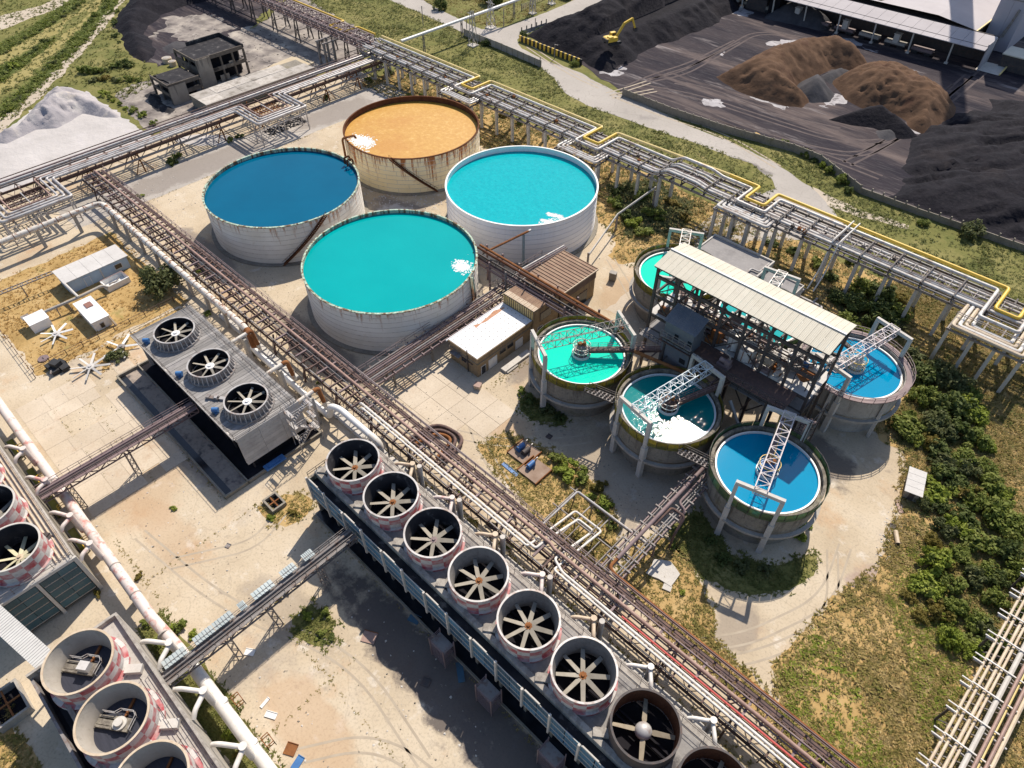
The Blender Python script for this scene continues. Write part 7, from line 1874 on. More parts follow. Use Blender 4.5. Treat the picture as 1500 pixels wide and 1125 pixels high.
# pit, boards and scrap on the concrete
def pit(label, x0, x1, y0, y1, h, m=conc_dark):
    o = ((x0+x1)/2, (y0+y1)/2, 0); t = thing('concrete_pit', label, 'pit', o)
    part('kerb', MB(o).box(x0, x0+.3, y0, y1, 0, h).box(x1-.3, x1, y0, y1, 0, h).box(x0+.3, x1-.3, y0, y0+.3, 0, h).box(x0+.3, x1-.3, y1-.3, y1, 0, h), m, t)
    part('pit_floor', MB(o).quad((x0+.3, y0+.3, .05), (x1-.3, y0+.3, .05), (x1-.3, y1-.3, .05), (x0+.3, y1-.3, .05)), black_m, t, smooth=0)
    part('cross_bar', MB(o).box((x0+x1)/2-.1, (x0+x1)/2+.1, y0+.3, y1-.3, h-.3, h-.1).box(x0+.3, x1-.3, (y0+y1)/2-.1, (y0+y1)/2+.1, h-.32, h-.12), rust, t)
c = G(403, 738); pit('small open concrete pit in a ring of dry weeds', c[0]-1.5, c[0]+1.5, c[1]-1.2, c[1]+1.2, .7)
c = G(17, 1035); pit('deep concrete pit with rusty bars at the lower left', c[0]-2.4, c[0]+2.6, c[1]-1.9, c[1]+1.9, 1.3, conc)
def plate(label, px, w, d, rz, m, m2=None):
    c = G(*px); t = thing('scrap_plate', label, 'scrap', (c[0], c[1], .012), rz); part('plate', MB().box(-w/2, w/2, -d/2, d/2, 0, .12), m, t); part('edge_strip', MB().box(-w/2, w/2, d/2, d/2+.08, 0, .2), m2 or m, t)
plate('rusty square plate lying in the tower shadow edge', (541, 934), 1.9, 1.5, .5, pipe_brown, rust)
plate('small dark square plate lying near the stained concrete', (624, 1000), 1.1, 1.0, .4, dark_steel)
plate('blue sheet lying in the shade of the long tower', (607, 907), 1.6, 1.1, .3, blue_sheet)
plate('blue sheet lying between two scaffold stairs', (674, 985), 2.6, .8, -.6, blue_sheet)
plate('white curved sheet lying on the bare concrete', (397, 1048), 1.5, .7, .5, white)
plate('short white board lying beside the white sheet', (388, 1030), .4, 1.3, .2, white)
plate('white square block beside the covered footbridge shadow', (366, 956), 1.3, .8, .6, white)
plate('teal strip lying at the lowest edge', (436, 1118), .9, 1.5, .3, blue_paint)
plate('brown scrap box near the lowest edge', (426, 1098), 1.4, 1.3, .5, rust)
plate('blue strip lying beside the concrete pads', (747, 688), 3.4, .6, -.04, blue_paint, teal_sheet)
plate('tiny grey scrap lying in the middle of the bare concrete', (334, 800), .7, .6, .4, galv_dull)
for lb, px, m in (('rusty concrete pad with two blue motors', (768, 664), rust), ('brown concrete pad with one blue motor', (783, 690), conc_dark)):
    c = G(*px); t = thing('equipment_pad', lb, 'pad', (c[0], c[1], 0)); two = 'two' in lb
    part('slab', MB().box(-2.0, 2.0, -1.9, 1.9, 0, .35), mat("pad_rusty", [(.22, .15, .11), (.32, .24, .19)], scale=.6, rough=.9) if two else MATS["pad_rusty"], t)
    part('kerb', MB().box(-2.1, -1.95, -2, 2, 0, .5).box(1.95, 2.1, -2, 2, 0, .5), rust, t)
    for k in range(2 if two else 1):
        mb = MB().tube([(-.9+k*1.2, -.6, .9), (-.9+k*1.2, .8, .9)], .42, 10).box(-1.3+k*1.2, -.5+k*1.2, -.7, .8, .35, .6)
        mm = part('motor', mb, blue_paint if not two or k == 0 else dark_steel, t); part('bracket', MB().bar((-.9+k*1.2, .9, .4), (-.6+k*1.2, 1.2, 1.9), .35, .12), galv, mm)
t = thing('flat_slab', 'broken pale slab lying in the weedy triangle', 'slab', (*G(972, 838), 0), .3); part('slab_plate', MB().prism(rough_poly([(-2.2, -1.4), (1.6, -1.8), (2.2, .6), (.4, 1.9), (-1.8, 1.2)], .8, .25), 0, .25), conc_pale, t, smooth=0); part('fragment', MB().box(.6, 1.8, -2.6, -1.7, 0, .2), conc_pale, t)
t = thing('weathered_shed', 'small grey flat roofed shed at the edge of the thicket', 'shed', (*G(1334, 716), 0), .25)
part('wall', MB().box(-1.0, 1.0, -2.4, 2.2, 0, 1.9), conc_dark, t); part('door', MB().box(-.4, .4, -2.46, -2.4, .05, 1.7), dark_steel, t)
for k in range(4): part('roof_sheet', MB().box(-1.3, 1.3, -2.7+k*1.33, -1.4+k*1.33, 1.9 + .02*k, 2.0+.02*k), roof_pale, t, smooth=0)
t = thing('drain_pipe', 'short cream pipe section lying on the dusty path', 'pipe', (*G(1312, 789), .35), .55); part('pipe_run', MB().tube([(0, -1.1, 0), (0, 1.1, 0)], .34, 12), pipe_cream, t); part('open_end', MB().tube([(0, -1.14, 0), (0, -1.11, 0)], .24, 12), black_m, t)
plate('dark plate lying beside the cream pipe section', (1308, 772), 1.0, .7, .4, dark_steel)
plate('brown timber lying below the grey shed', (1316, 742), 2.4, .5, -.9, pipe_brown)
plate('square grey drain cover set in the shaded path', (804, 640), .9, .8, .1, dark_steel)

# the ruin and its broken low roof
RU = thing('ruined_building', 'burnt out concrete ruin with fallen roof beside the white heap', 'ruin', (-217, 90, 0)); ro = (-217, 90, 0)
def frame_house(x0, x1, y0, y1, floors, fh, nx, ny, m):
    for f in range(floors):
        z = fh*(f+1)
        part('floor_slab', MB(ro).box(x0, x1, y0, y1, z-.3, z), soot_conc, RU)
        for i in range(nx+1):
            for y in (y0, y1): part('column', MB(ro).bar((x0+(x1-x0)*i/nx, y, z-fh), (x0+(x1-x0)*i/nx, y, z-.3), .55), m, RU)
        for j in range(1, ny):
            for x in (x0, x1): part('column', MB(ro).bar((x, y0+(y1-y0)*j/ny, z-fh), (x, y0+(y1-y0)*j/ny, z-.3), .5), m, RU)
        part('spandrel', MB(ro).box(x1-.1, x1+.22, y0, y1, z-.4, z+.7), m, RU); part('spandrel', MB(ro).box(x0, x1, y0-.25, y0+.05, z-.4, z+.5), m, RU)
frame_house(-226.5, -213.4, 86.8, 102.5, 2, 3.9, 3, 4, ruin_m)
frame_house(-220, -209, 75, 84.6, 2, 2.6, 2, 2, ruin_m)
part('solid_wall', MB(ro).box(-213.3, -212.9, 86.6, 91.2, 0, 8.3), MATS['ruin_wall'] if 'ruin_wall' in MATS else mat('ruin_wall', [(.24, .205, .17), (.36, .315, .265)], scale=.3, rough=.95, streak=((.05, .045, .04), .7, .1, 0, 9)), RU)
part('solid_wall', MB(ro).box(-209.2, -208.7, 74.8, 80, 0, 5.3), MATS['ruin_wall'] if 'ruin_wall' in MATS else mat('ruin_wall', [(.24, .205, .17), (.36, .315, .265)], scale=.3, rough=.95, streak=((.05, .045, .04), .7, .1, 0, 9)), RU)
part('solid_wall', MB(ro).box(-226.6, -213.4, 86.5, 86.8, 4.1, 6.2), ruin_m, RU)
part('broken_roof', MB(ro).add([(-226.3, 87, 7.9), (-214, 87, 7.5), (-214, 92, 7.2), (-221, 91, 6.6), (-226, 92, 7.9)], [(0, 1, 2, 3, 4)]), soot_conc, RU, smooth=0)
part('parapet', MB(ro).box(-226.8, -213.1, 102.4, 102.8, 7.8, 8.8).box(-226.9, -226.5, 91, 102.4, 7.8, 8.9), soot_conc, RU)
for q in ((-226, -213.8, 87.2, 102.2, .2, 7.4), (-219.6, -209.4, 75.4, 84.2, .2, 4.7)): part('burnt_dark_mass', MB(ro).box(q[0]+1.2, q[1]-1.6, q[2]+1.2, q[3]-.8, q[4], q[5]), black_m, RU)  # solid black mass added to darken the openings of the burnt rooms
part('infill_wall', MB(ro).box(-213.5, -213.42, 93, 96, .2, 2).box(-213.5, -213.42, 97, 99, 3.9, 5.2), MATS['ruin_wall'] if 'ruin_wall' in MATS else mat('ruin_wall', [(.24, .205, .17), (.36, .315, .265)], scale=.3, rough=.95, streak=((.05, .045, .04), .7, .1, 0, 9)), RU)
part('roof_debris', MB(ro).prism(rough_poly([(-219.5, 75.5), (-210, 76), (-210, 84), (-219, 84)], 1.0, .6), 5.22, 5.5), soot_conc, RU, smooth=0)
LR = thing('low_building', 'long low building with a broken whitish roof beside the grey rack', 'building', (-199, 97, 0)); lo = (-199, 97, 0)
part('wall', MB(lo).box(-204.6, -195, 78.6, 114.6, 0, 3.1), conc_dark, LR)
part('cornice', MB(lo).box(-195.2, -194.6, 78.3, 115, 2.5, 3.4), conc, LR)
rfm = mat("peeling_roof", [(.22, .195, .17), (.42, .385, .345), (.54, .51, .48)], scale=.5, rough=.95, blotch=[((.16, .10, .07), .6, .5, .57)], rand=.18, bump=.05)
for j in range(6):
    for i in range(2):
        if (i, j) in ((0, 5),): continue
        part('roof_slab', MB(lo).box(-204.7+i*4.85, -199.95+i*4.85, 78.4+j*6.05, 84.38+j*6.05, 3.1 + rnd.random()*.06, 3.25 + rnd.random()*.12), rfm, LR, smooth=0)
t = thing('rubble_slab', 'yellowish broken floor slab between ruin and low building', 'slab', (-208, 105, 0)); part('floor_plate', MB((-208, 105, 0)).prism(rough_poly([(-212, 93), (-205.2, 93), (-205.2, 121), (-214, 119)], 1.5, .6), 0, .25), mat("yellowish_slab", [(.42, .34, .23), (.54, .46, .34)], scale=.3, rough=.95, blotch=[((.25, .2, .15), .5, .3, .58)]), t, smooth=0); part('broken_edge', MB((-208, 105, 0)).box(-213, -211, 96, 98, 0, .4), conc_pale, t)
for k, (lb, px) in enumerate((('larger round concrete drum behind the ruin', (246, 91)), ('smaller round concrete drum behind the ruin', (254, 96)))):
    c = G(*px); t = thing('concrete_drum', lb, 'drum', (c[0], c[1], 0)); part('drum_ring', MB().cyl((0, 0, 0), 1.5-.3*k, 0, 1.4, 16), pipe_cream, t); part('drum_cover', MB().cyl((0, 0, 0), 1.2-.3*k, 1.4, 1.5, 16), conc, t)

# ================================================================== WALLS AND SHEDS ROUND THE COAL YARD
def panel_wall(label, pts, h, m, m2=None, w=2.6, th=.25, name='concrete_wall', cat='wall', cap=False):
    o = (pts[0][0], pts[0][1], 0); t = thing(name, label, cat, o); k = 0
    for a, b in zip(pts[:-1], pts[1:]):
        a = Vector((*a, 0)); b = Vector((*b, 0)); L = (b-a).length; n = max(1, int(round(L/w))); an = math.atan2((b-a).y, (b-a).x)
        for i in range(n):
            p = a.lerp(b, (i+.5)/n); mm = m2 if (m2 and k % 2) else m; k += 1
            key = (round(L/n, 2), mm.name, h)
            if key not in pw_me: pw_me[key] = mesh('wall_panel', MB().box(-L/n/2+.03, L/n/2-.03, -th/2, th/2, 0, h), mm, 0)
            same('wall_panel', pw_me[key], t, (p.x-o[0], p.y-o[1], rnd.uniform(-.06, .02)), (0, 0, an))
        if cap: part('coping', MB(o).bar(a + zz*(h+.06), b + zz*(h+.06), th+.15, .12), m, t)
        for i in range(n+1):
            p = a.lerp(b, i/n)
            if 'pp' not in pw_me: pw_me['pp'] = mesh('wall_post', MB().bar((0, 0, 0), (0, 0, 2.3), .3), conc_dark)
            if not m2: same('wall_post', pw_me['pp'], t, (p.x-o[0], p.y-o[1], 0), (0, 0, an))
pw_me = {}
panel_wall('grey concrete panel wall along the upper side of the field', GP([(680, 52), (735, 74), (792, 99)]), 2.3, conc)
panel_wall('weathered concrete wall separating the road from the coal yard', GP([(912, 140), (980, 167), (1060, 194), (1160, 222), (1200, 238), (1258, 283)]), 2.1, conc_dark)
panel_wall('low concrete wall at the foot of the rutted coal bank', GP([(1258, 283), (1340, 313), (1438, 347), (1500, 369), (1580, 400)]), 1.6, conc_dark)
panel_wall('yellow and black striped barrier wall at the road corner', GP([(761, 60), (852, 96)]), 1.9, yellow, rubber, .95, .4, 'striped_barrier', 'barrier')
panel_wall('short striped barrier beside the upper road', GP([(818, 34), (826, 31)]), 1.6, yellow, rubber, .9, .4, 'striped_barrier', 'barrier')
panel_wall('low grey block wall behind the striped barrier', GP([(764, 50), (800, 38)]), 1.2, conc, None, 2.4)

LS = thing('long_shed', 'long open sided shed with a sloping lilac grey roof', 'shed', (-80, 268, 0)); lso = (-80, 268, 0)
xs0, xs1 = -190, -47.6
zf, zbk = 6.9, 8.4
nsh = 36
for i in range(nsh):
    x0 = xs0 + (xs1-xs0)*i/nsh; w = (xs1-xs0)/nsh
    part('roof_sheet', MB(lso).add([(x0+.04, 260.8, zf), (x0+w-.04, 260.8, zf), (x0+w-.04, 270.6, zbk), (x0+.04, 270.6, zbk), (x0+.04, 260.8, zf-.2), (x0+w-.04, 260.8, zf-.2), (x0+w-.04, 270.6, zbk-.2), (x0+.04, 270.6, zbk-.2)],
         [(0, 1, 2, 3), (4, 7, 6, 5), (0, 4, 5, 1), (1, 5, 6, 2), (2, 6, 7, 3), (3, 7, 4, 0)]), shed_roof, LS, smooth=0)
for i in range(11): part('post', MB(lso).bar((xs1-9.5-i*12.5, 262.6, 0), (xs1-9.5-i*12.5, 261.4, zf-.2), .4).box(xs1-10-i*12.5, xs1-9-i*12.5, 262.1, 263.1, 0, .5), conc_pale, LS)
part('end_wall', MB(lso).box(xs1-.3, xs1, 263.6, 271.5, 0, 7.9), shed_roof, LS)
part('back_wall', MB(lso).box(xs0, xs1, 272.2, 272.5, 0, 8.1), dark_steel, LS)
part('roof_seam', MB(lso).bar((xs0, 263.4, zf+.42), (xs1, 263.4, zf+.42), .12, .12), dark_steel, LS)
for i in range(12):
    x = -66 - i*9.0; g = random.Random(40+i)
    t = thing('wagon', f'ore wagon or car under the long shed, number {i+1} counted from the open end' if False else ['dusty low wagon under the long shed, at the sunlit end', 'dusty wagon with cab under the long shed, second bay', 'dusty low wagon under the long shed, third bay', 'dusty wagon with tall cab under the long shed, fourth bay', 'dusty low wagon under the long shed, fifth bay', 'dusty wagon with cab under the long shed, sixth bay', 'low wagon beside the grey lumpy heap', 'wagon with cab beside the grey lumpy heap', 'low wagon deep in the long shed', 'wagon with cab deep in the long shed', 'low wagon near the dark portal', 'wagon near the top edge of the view'][i], 'wagon', (x, 265.0, 0), 0, 'wagons under the long shed')
    part('chassis', MB().box(-3.6, 3.6, -1.1, 1.1, .7, 1.1), dark_steel, t)
    for q in (-2.6, -1.6, 1.6, 2.6): part('wheel', MB().tube([(q, -1.2, .5), (q, 1.2, .5)], .5, 10), rubber, t)
    part('load_bed', MB().box(-3.4, 3.4, -1.2, 1.2, 1.1, 1.7 + .4*g.random()), g.choice((conc, conc_dark, mauve_steel)), t)
    if i in (1, 3, 5): part('cab', MB().box(-.9, .9, -1.3, .6, 1.6, 4.2).box(-1.1, 1.1, -1.5, .8, 4.2, 4.4), conc_pale, t)
HP = thing('hall', 'big hall with a low pitched grey roof behind the long shed', 'hall', (-66, 290, 0)); ho = (-66, 290, 0)
hz = 8.0
part('roof', MB(ho).add([(-54.9, 273, hz), (-54.9, 310, hz), (-67.5, 273, hz+1.7), (-67.5, 310, hz+1.7), (-125, 273, hz+1.0), (-125, 310, hz+1.0)], [(0, 1, 3, 2), (2, 3, 5, 4)]), shed_roof, HP, smooth=0)
part('wall', MB(ho).box(-124, -55.5, 274, 310, 0, hz-.3), dark_steel, HP)
part('yellow_edge', MB(ho).bar((-54.7, 273, hz-.25), (-54.7, 294, hz-.25), .45, .45), yellow_pale, HP)
mb = MB(ho)
part('roof_conveyor', MB(ho).bar((-88, 274.5, hz+1.6), (-85, 290, hz+2.6), 1.4, .6), yellow_pale, HP)
PT = thing('silo_building', 'tall lilac clad block at the upper right corner', 'building', (-50, 298, 0)); po = (-50, 298, 0)
for k in range(2): part('wall_sheet', MB(po).box(-54.3 + k*4.05, -50.3 + k*4.05, 284.8, 312, 0, 38), mat("lilac_cladding", [(.34, .32, .37), (.41, .385, .43)], scale=.05, rough=.7, rand=.05) if k == 0 else MATS["lilac_cladding"], PT)
part('base_band', MB(po).box(-54.4, -46.1, 284.65, 312, 15.2, 15.5), galv_dull, PT)
part('slanted_chute', MB(po).bar((-49.0, 284.2, 4.5), (-47.8, 284.5, 13), .7, .6).bar((-50, 284.0, 3), (-48.5, 284.0, 9), .3), galv_dull, PT)
t = thing('gate_house', 'dark sided hut with pale flat roof near the right edge', 'hut', (*G(1500, 104), 0)); part('wall', MB().box(-7, 7, -4, 4, 0, 4.4), dark_steel, t); part('roof', MB().box(-7.3, 7.3, -4.3, 4.3, 4.4, 4.7), roof_beige, t)
t = thing('loading_ramp', 'pale ramp with a yellow edge beside the shed end wall', 'ramp', (*G(1450, 102), 0)); part('ramp_plate', MB().add([(-3.5, -3, 0), (3.5, -3, 0), (3.5, 3, 1.0), (-3.5, 3, 1.0), (-3.5, 3, 0), (3.5, 3, 0)], [(0, 1, 2, 3), (3, 2, 5, 4), (0, 3, 4), (1, 5, 2)]), conc_pale, t, smooth=0); part('edge_beam', MB().bar((3.7, -3, .3), (3.7, 3, 1.2), .4, .4), yellow_pale, t)
t = thing('portal_house', 'dark portal house at the top edge beside the blue puddle', 'building', (*G(1112, 12), 0)); part('wall', MB().box(-4, 4, -3, 3, 0, 4), dark_steel, t); part('roof', MB().box(-4.3, 4.3, -3.3, 3.3, 4, 4.3), soot_conc, t); part('tower_block', MB().box(5, 9, -3, 3, 0, 12), black_m, t)
CHM = thing('chimney', 'tall chimney whose shadow falls across the long shed', 'chimney', (-83.0, 332, 0))
part('shaft', MB().lathe([(4.6, 0), (3.0, 136), (2.5, 136), (2.5, 130)], n=32), conc_pale, CHM)
part('crown_ring', MB().lathe([(3.05, 132), (3.3, 132), (3.3, 134), (3.05, 134)], n=32, closed=True), conc_dark, CHM)

# excavator on the coal heap
EX = thing('excavator', 'yellow tracked excavator digging on the black coal heap', 'excavator', (*G(897, 64, 5.2), 5.2), 1.25); 
for s in (-1, 1): 
    tr = part('track', MB().add([(x, s*1.35+e*.32, z) for e in (-1, 1) for x, z in ((-2.1, .1), (2.1, .1), (2.5, .5), (2.1, .95), (-2.1, .95), (-2.5, .5))], [(0, 1, 2, 3, 4, 5), (11, 10, 9, 8, 7, 6)] + [(i, i+6, (i+1) % 6+6, (i+1) % 6) for i in range(6)]), rubber, EX)
part('house', MB().box(-2.6, 1.0, -1.5, 1.5, 1.1, 2.3).box(-2.9, -2.0, -1.4, 1.4, 1.2, 2.2).box(-2.2, -.6, -1.3, .2, 2.3, 2.6), yellow, EX)
cb_ = part('cab', MB().box(-.4, 1.3, .4, 1.5, 1.2, 3.2), yellow, EX); part('cab_window', MB().box(-.1, 1.34, .36, 1.54, 2.1, 3.0), glassy, cb_)
part('boom', MB().bar((.9, -.3, 1.9), (3.6, -.3, 5.6), .5, .7).bar((3.6, -.3, 5.6), (6.6, -.3, 6.6), .45, .6), yellow, EX)
ar = part('arm', MB().bar((6.6, -.3, 6.7), (8.0, -.3, 3.6), .4, .5), yellow, EX); part('bucket', MB().add([(7.6, -.9, 3.6), (8.6, -.9, 3.6), (8.5, -.9, 2.5), (7.7, -.9, 2.6), (7.6, .3, 3.6), (8.6, .3, 3.6), (8.5, .3, 2.5), (7.7, .3, 2.6)], [(0, 3, 2, 1), (4, 5, 6, 7), (1, 2, 6, 5), (0, 4, 7, 3), (3, 7, 6, 2)]), dark_steel, ar)
part('counterweight', MB().box(-3.2, -2.6, -1.45, 1.45, 1.2, 2.1), dark_steel, EX)

# overhead white gallery over the road, pylons and poles
WG = thing('pipe_gallery', 'thin white gallery striding over the road on slim posts', 'pipe gallery', (*G(690, 40), 0)); wgo = (*G(690, 40), 0)
q0, q1 = G(588, 60, 6.5), G(790, -12, 6.5)
part('tube_run', MB(wgo).bar((*q0, 6.5), (*q1, 6.5), .9, .5), white, WG); part('under_beam', MB(wgo).bar((*q0, 6.15), (*q1, 6.15), .5, .2), galv, WG)
for px in ((622, 76), (677, 55), (753, 27)):
    p = G(*px); part('post', truss_box(MB(wgo), (p[0], p[1]-.01, 0), (p[0], p[1], 0), .1, .1, 1) if False else MB(wgo).bar((p[0]-.4, p[1], 0), (p[0]-.3, p[1], 6.1), .22).bar((p[0]+.4, p[1], 0), (p[0]+.3, p[1], 6.1), .22).bar((p[0]-.4, p[1], .5), (p[0]+.4, p[1], 3), .1).bar((p[0]+.4, p[1], 3), (p[0]-.4, p[1], 5.6), .1), galv_dull, WG)
def pylon(label, px, h, w):
    c = G(*px); t = thing('lattice_pylon', label, 'pylon', (c[0], c[1], 0)); mb = MB(); n = 7
    for sx in (-1, 1):
        for sy in (-1, 1): mb.bar((sx*w, sy*w, 0), (sx*w*.35, sy*w*.35, h), .16)
    part('mast', mb, galv, t, kind=None); mb = MB()
    for k in range(n):
        z0, z1 = h*k/n, h*(k+1)/n; a, b = w*(1-.65*k/n), w*(1-.65*(k+1)/n); s = 1 if k % 2 else -1
        for e in (-1, 1): mb.bar((-a*s, e*a, z0), (b*s, e*b, z1), .1).bar((e*a, -a*s, z0), (e*b, b*s, z1), .1)
    part('bracing', mb, galv, t); part('cross_arm', MB().bar((-2, 0, h*.9), (2, 0, h*.9), .16), galv, t); part('footing', MB().box(-w-.3, w+.3, -w-.3, w+.3, 0, .3), conc_pale, t)
pylon('lattice pylon between the field wall and the field', (693, 67), 11, 1.1)
pylon('lattice pylon on the grassy road triangle', (719, 41), 9, 1.2)
pylon('lattice pylon beside the upper road by the gate', (780, 20), 9, .9)
pylon('lattice pylon near the parked machines at the top', (808, 6), 9, .9)
def pole(label, px, h, arm=0):
    c = G(*px); t = thing('lamp_post', label, 'lamp post', (c[0], c[1], 0), 0, 'slim posts beside the road')
    part('post', MB().bar((0, 0, 0), (0, 0, h), .2), galv_dull, t); part('bracket', MB().bar((0, 0, h-.1), (1.4 if arm else .3, 0, h+.1), .14), galv, t)
for lb, px, h in (('slim lamp post on the meadow beside the road', (620, 38), 6.5), ('slim post where the wall meets the white gallery', (684, 50), 5), ('slim post on the grass triangle', (738, 40), 6), ('slim post at the end of the grey panel wall', (791, 98), 3), ('bent lamp post in front of the striped barrier', (812, 86), 4.5), ('slim post behind the striped barrier', (784, 40), 3)):
    pole(lb, px, h, 'bent' in lb)
t = thing('gate_fence', 'grey mesh gate beside the upper road', 'gate', (*G(765, 15), 0)); g0, g1 = G(764, 16), G(800, -2)
mb = MB((*G(765, 15), 0)); railing(mb, [(*g0, 0), (*g1, 0)], 2.0, 1.2, .08, (1, .75, .5, .25)); part('mesh_panel', mb, galv_dull, t)
part('gate_post', MB((*G(765, 15), 0)).bar((*g0, 0), (*g0, 2.4), .25).bar((*g1, 0), (*g1, 2.4), .25), galv_dull, t)
t = thing('parked_machine', 'dark machine parked beside the upper road', 'machine', (*G(828, -2), 0)); part('machine_body', MB().box(-2.5, 2.5, -1.2, 1.2, .8, 2.6), dark_steel, t); part('wheel', MB().tube([(-1.6, -1.3, .6), (-1.6, 1.3, .6)], .6, 10), rubber, t); part('wheel', MB().tube([(1.6, -1.3, .6), (1.6, 1.3, .6)], .6, 10), rubber, t)

# ================================================================== TREES AND BUSHES
def crown_mesh(name, seed, nleaf, flat=.75, leaf=.16, clumps=22):
    """leaf faces in clumps through an uneven unit crown (radius about 1, bottom at 0)"""
    g = np.random.default_rng(seed)
    th = g.uniform(0, 2*PI, clumps); ph = np.arccos(g.uniform(-.25, 1, clumps)); rr = g.uniform(.35, 1.05, clumps)
    cc = np.column_stack([rr*np.sin(ph)*np.cos(th), rr*np.sin(ph)*np.sin(th), rr*np.cos(ph)*flat + .42])
    cs = g.uniform(.14, .44, clumps)
    i = g.integers(0, clumps, nleaf)
    d = g.normal(size=(nleaf, 3)); d /= np.linalg.norm(d, axis=1)[:, None]
    c = cc[i] + d*(cs[i]*g.uniform(.45, 1.05, nleaf))[:, None]
    c[:, 2] = np.maximum(c[:, 2], .03)
    nrm = d + g.normal(scale=.55, size=(nleaf, 3)); nrm[:, 2] += .3; nrm /= np.linalg.norm(nrm, axis=1)[:, None]
    a = np.cross(nrm, g.normal(size=(nleaf, 3))); a /= np.linalg.norm(a, axis=1)[:, None]; b = np.cross(nrm, a)
    s = (leaf*g.uniform(.6, 1.4, nleaf))[:, None]
    V = np.stack([c - a*s, c - b*s*.55, c + a*s, c + b*s*.55], 1).reshape(-1, 3)
    me = bpy.data.meshes.new(name)
    me.vertices.add(len(V)); me.vertices.foreach_set("co", V.ravel())
    me.loops.add(nleaf*4); me.loops.foreach_set("vertex_index", np.arange(nleaf*4, dtype=np.int32))
    me.polygons.add(nleaf); me.polygons.foreach_set("loop_start", np.arange(0, nleaf*4, 4, dtype=np.int32))
    me.update(calc_edges=True)
    return me
CROWNS = {}
def crown(kind, m, v):
    key = (kind, m.name, v)
    if key not in CROWNS:
        spec = dict(bush=(1500, .62, .12, 26), shrub=(700, .6, .17, 14), reed=(500, .5, .16, 12), tree=(2600, .85, .085, 36))[kind]
        me = crown_mesh('crown', 100 + v*7 + len(CROWNS), *spec); me.materials.append(m); CROWNS[key] = me
    return CROWNS[key]
stem_me = mesh('stem', MB().bar((0, 0, -.05), (.03, .02, .5), .07).bar((0, 0, .1), (.3, .1, .55), .04).bar((0, .02, .1), (-.25, -.2, .5), .04).bar((0, 0, .15), (.05, .3, .5), .04), bark)
def bush(px, r, m, kind='bush', label=None, group=None, name='bush', world=None, zs=1.0, z=0):
    p = world or G(*px)
    t = thing(name, label, name.replace('_', ' '), (p[0], p[1], z), rnd.uniform(0, 6.28), group)
    s = (r*rnd.uniform(.85, 1.15), r*rnd.uniform(.85, 1.15), r*zs*rnd.uniform(.8, 1.2))
    same('crown', crown(kind, m, rnd.randrange(4)), t, (0, 0, 0), (0, 0, 0), s)
    same('stem', stem_me, t, (0, 0, 0), (0, 0, 0), s)
    return t
MARKS = [((1334, 716), 'the grey shed'), ((1270, 545), 'the railed blue basin'), ((1250, 480), 'the beige roof end'), ((1445, 900), 'the cream pipe rack'), ((1312, 789), 'the loose cream pipe'), ((1420, 500), 'the big loop of the tall rack'), ((1380, 830), 'the brightest bush'), ((1495, 780), 'the right edge of the thicket'), ((1400, 660), 'the middle of the thicket'),
         ((850, 520), 'the mint basin'), ((775, 676), 'the concrete pads with blue motors'), ((850, 780), 'the low pipe scaffold'), ((940, 300), 'the thin pipe gallery'), ((1120, 360), 'the switch house'), ((1195, 390), 'the ground pipe loop'), ((765, 270), 'the white tank'), ((603, 185), 'the ochre tank'), ((412, 270), 'the deep blue tank'), ((460, 915), 'the covered footbridge'), ((1125, 720), 'the front blue basin'), ((240, 920), 'the white header pipe'), ((400, 740), 'the small pit'), ((255, 590), 'the timber tower'), ((330, 420), 'the long dark bridge'), ((560, 80), 'the rack corner'), ((700, 740), 'the long checkered tower'), ((975, 838), 'the broken slab'), ((180, 820), 'the worn pink pipe'), ((310, 1060), 'the pale fanless tower'),
         ((120, 120), 'the white heap'), ((150, 60), 'the pale dirt track'), ((40, 95), 'the middle ditch'), ((70, 30), 'the upper left ditch'), ((30, 180), 'the lower left ditch'), ((190, 60), 'the black heap'), ((230, 150), 'the ruin')]
def where(p):
    m = min(MARKS, key=lambda q: math.hypot(q[0][0]-p[0], q[0][1]-p[1])); dx, dy = p[0]-m[0][0], p[1]-m[0][1]
    if abs(dx) + abs(dy) < 14: return 'at ' + m[1]
    return ('below ' if dy > 0 else 'above ') + m[1] if abs(dy) > abs(dx) else ('right of ' if dx > 0 else 'left of ') + m[1]
def size_word(r, a, b): return 'small' if r < a else ('large' if r > b else 'middling')
def px_r(px, r):  # radius in photograph points to metres on the ground
    a = G(px[0]-r, px[1]); b = G(px[0]+r, px[1]); return math.hypot(a[0]-b[0], a[1]-b[1])/2
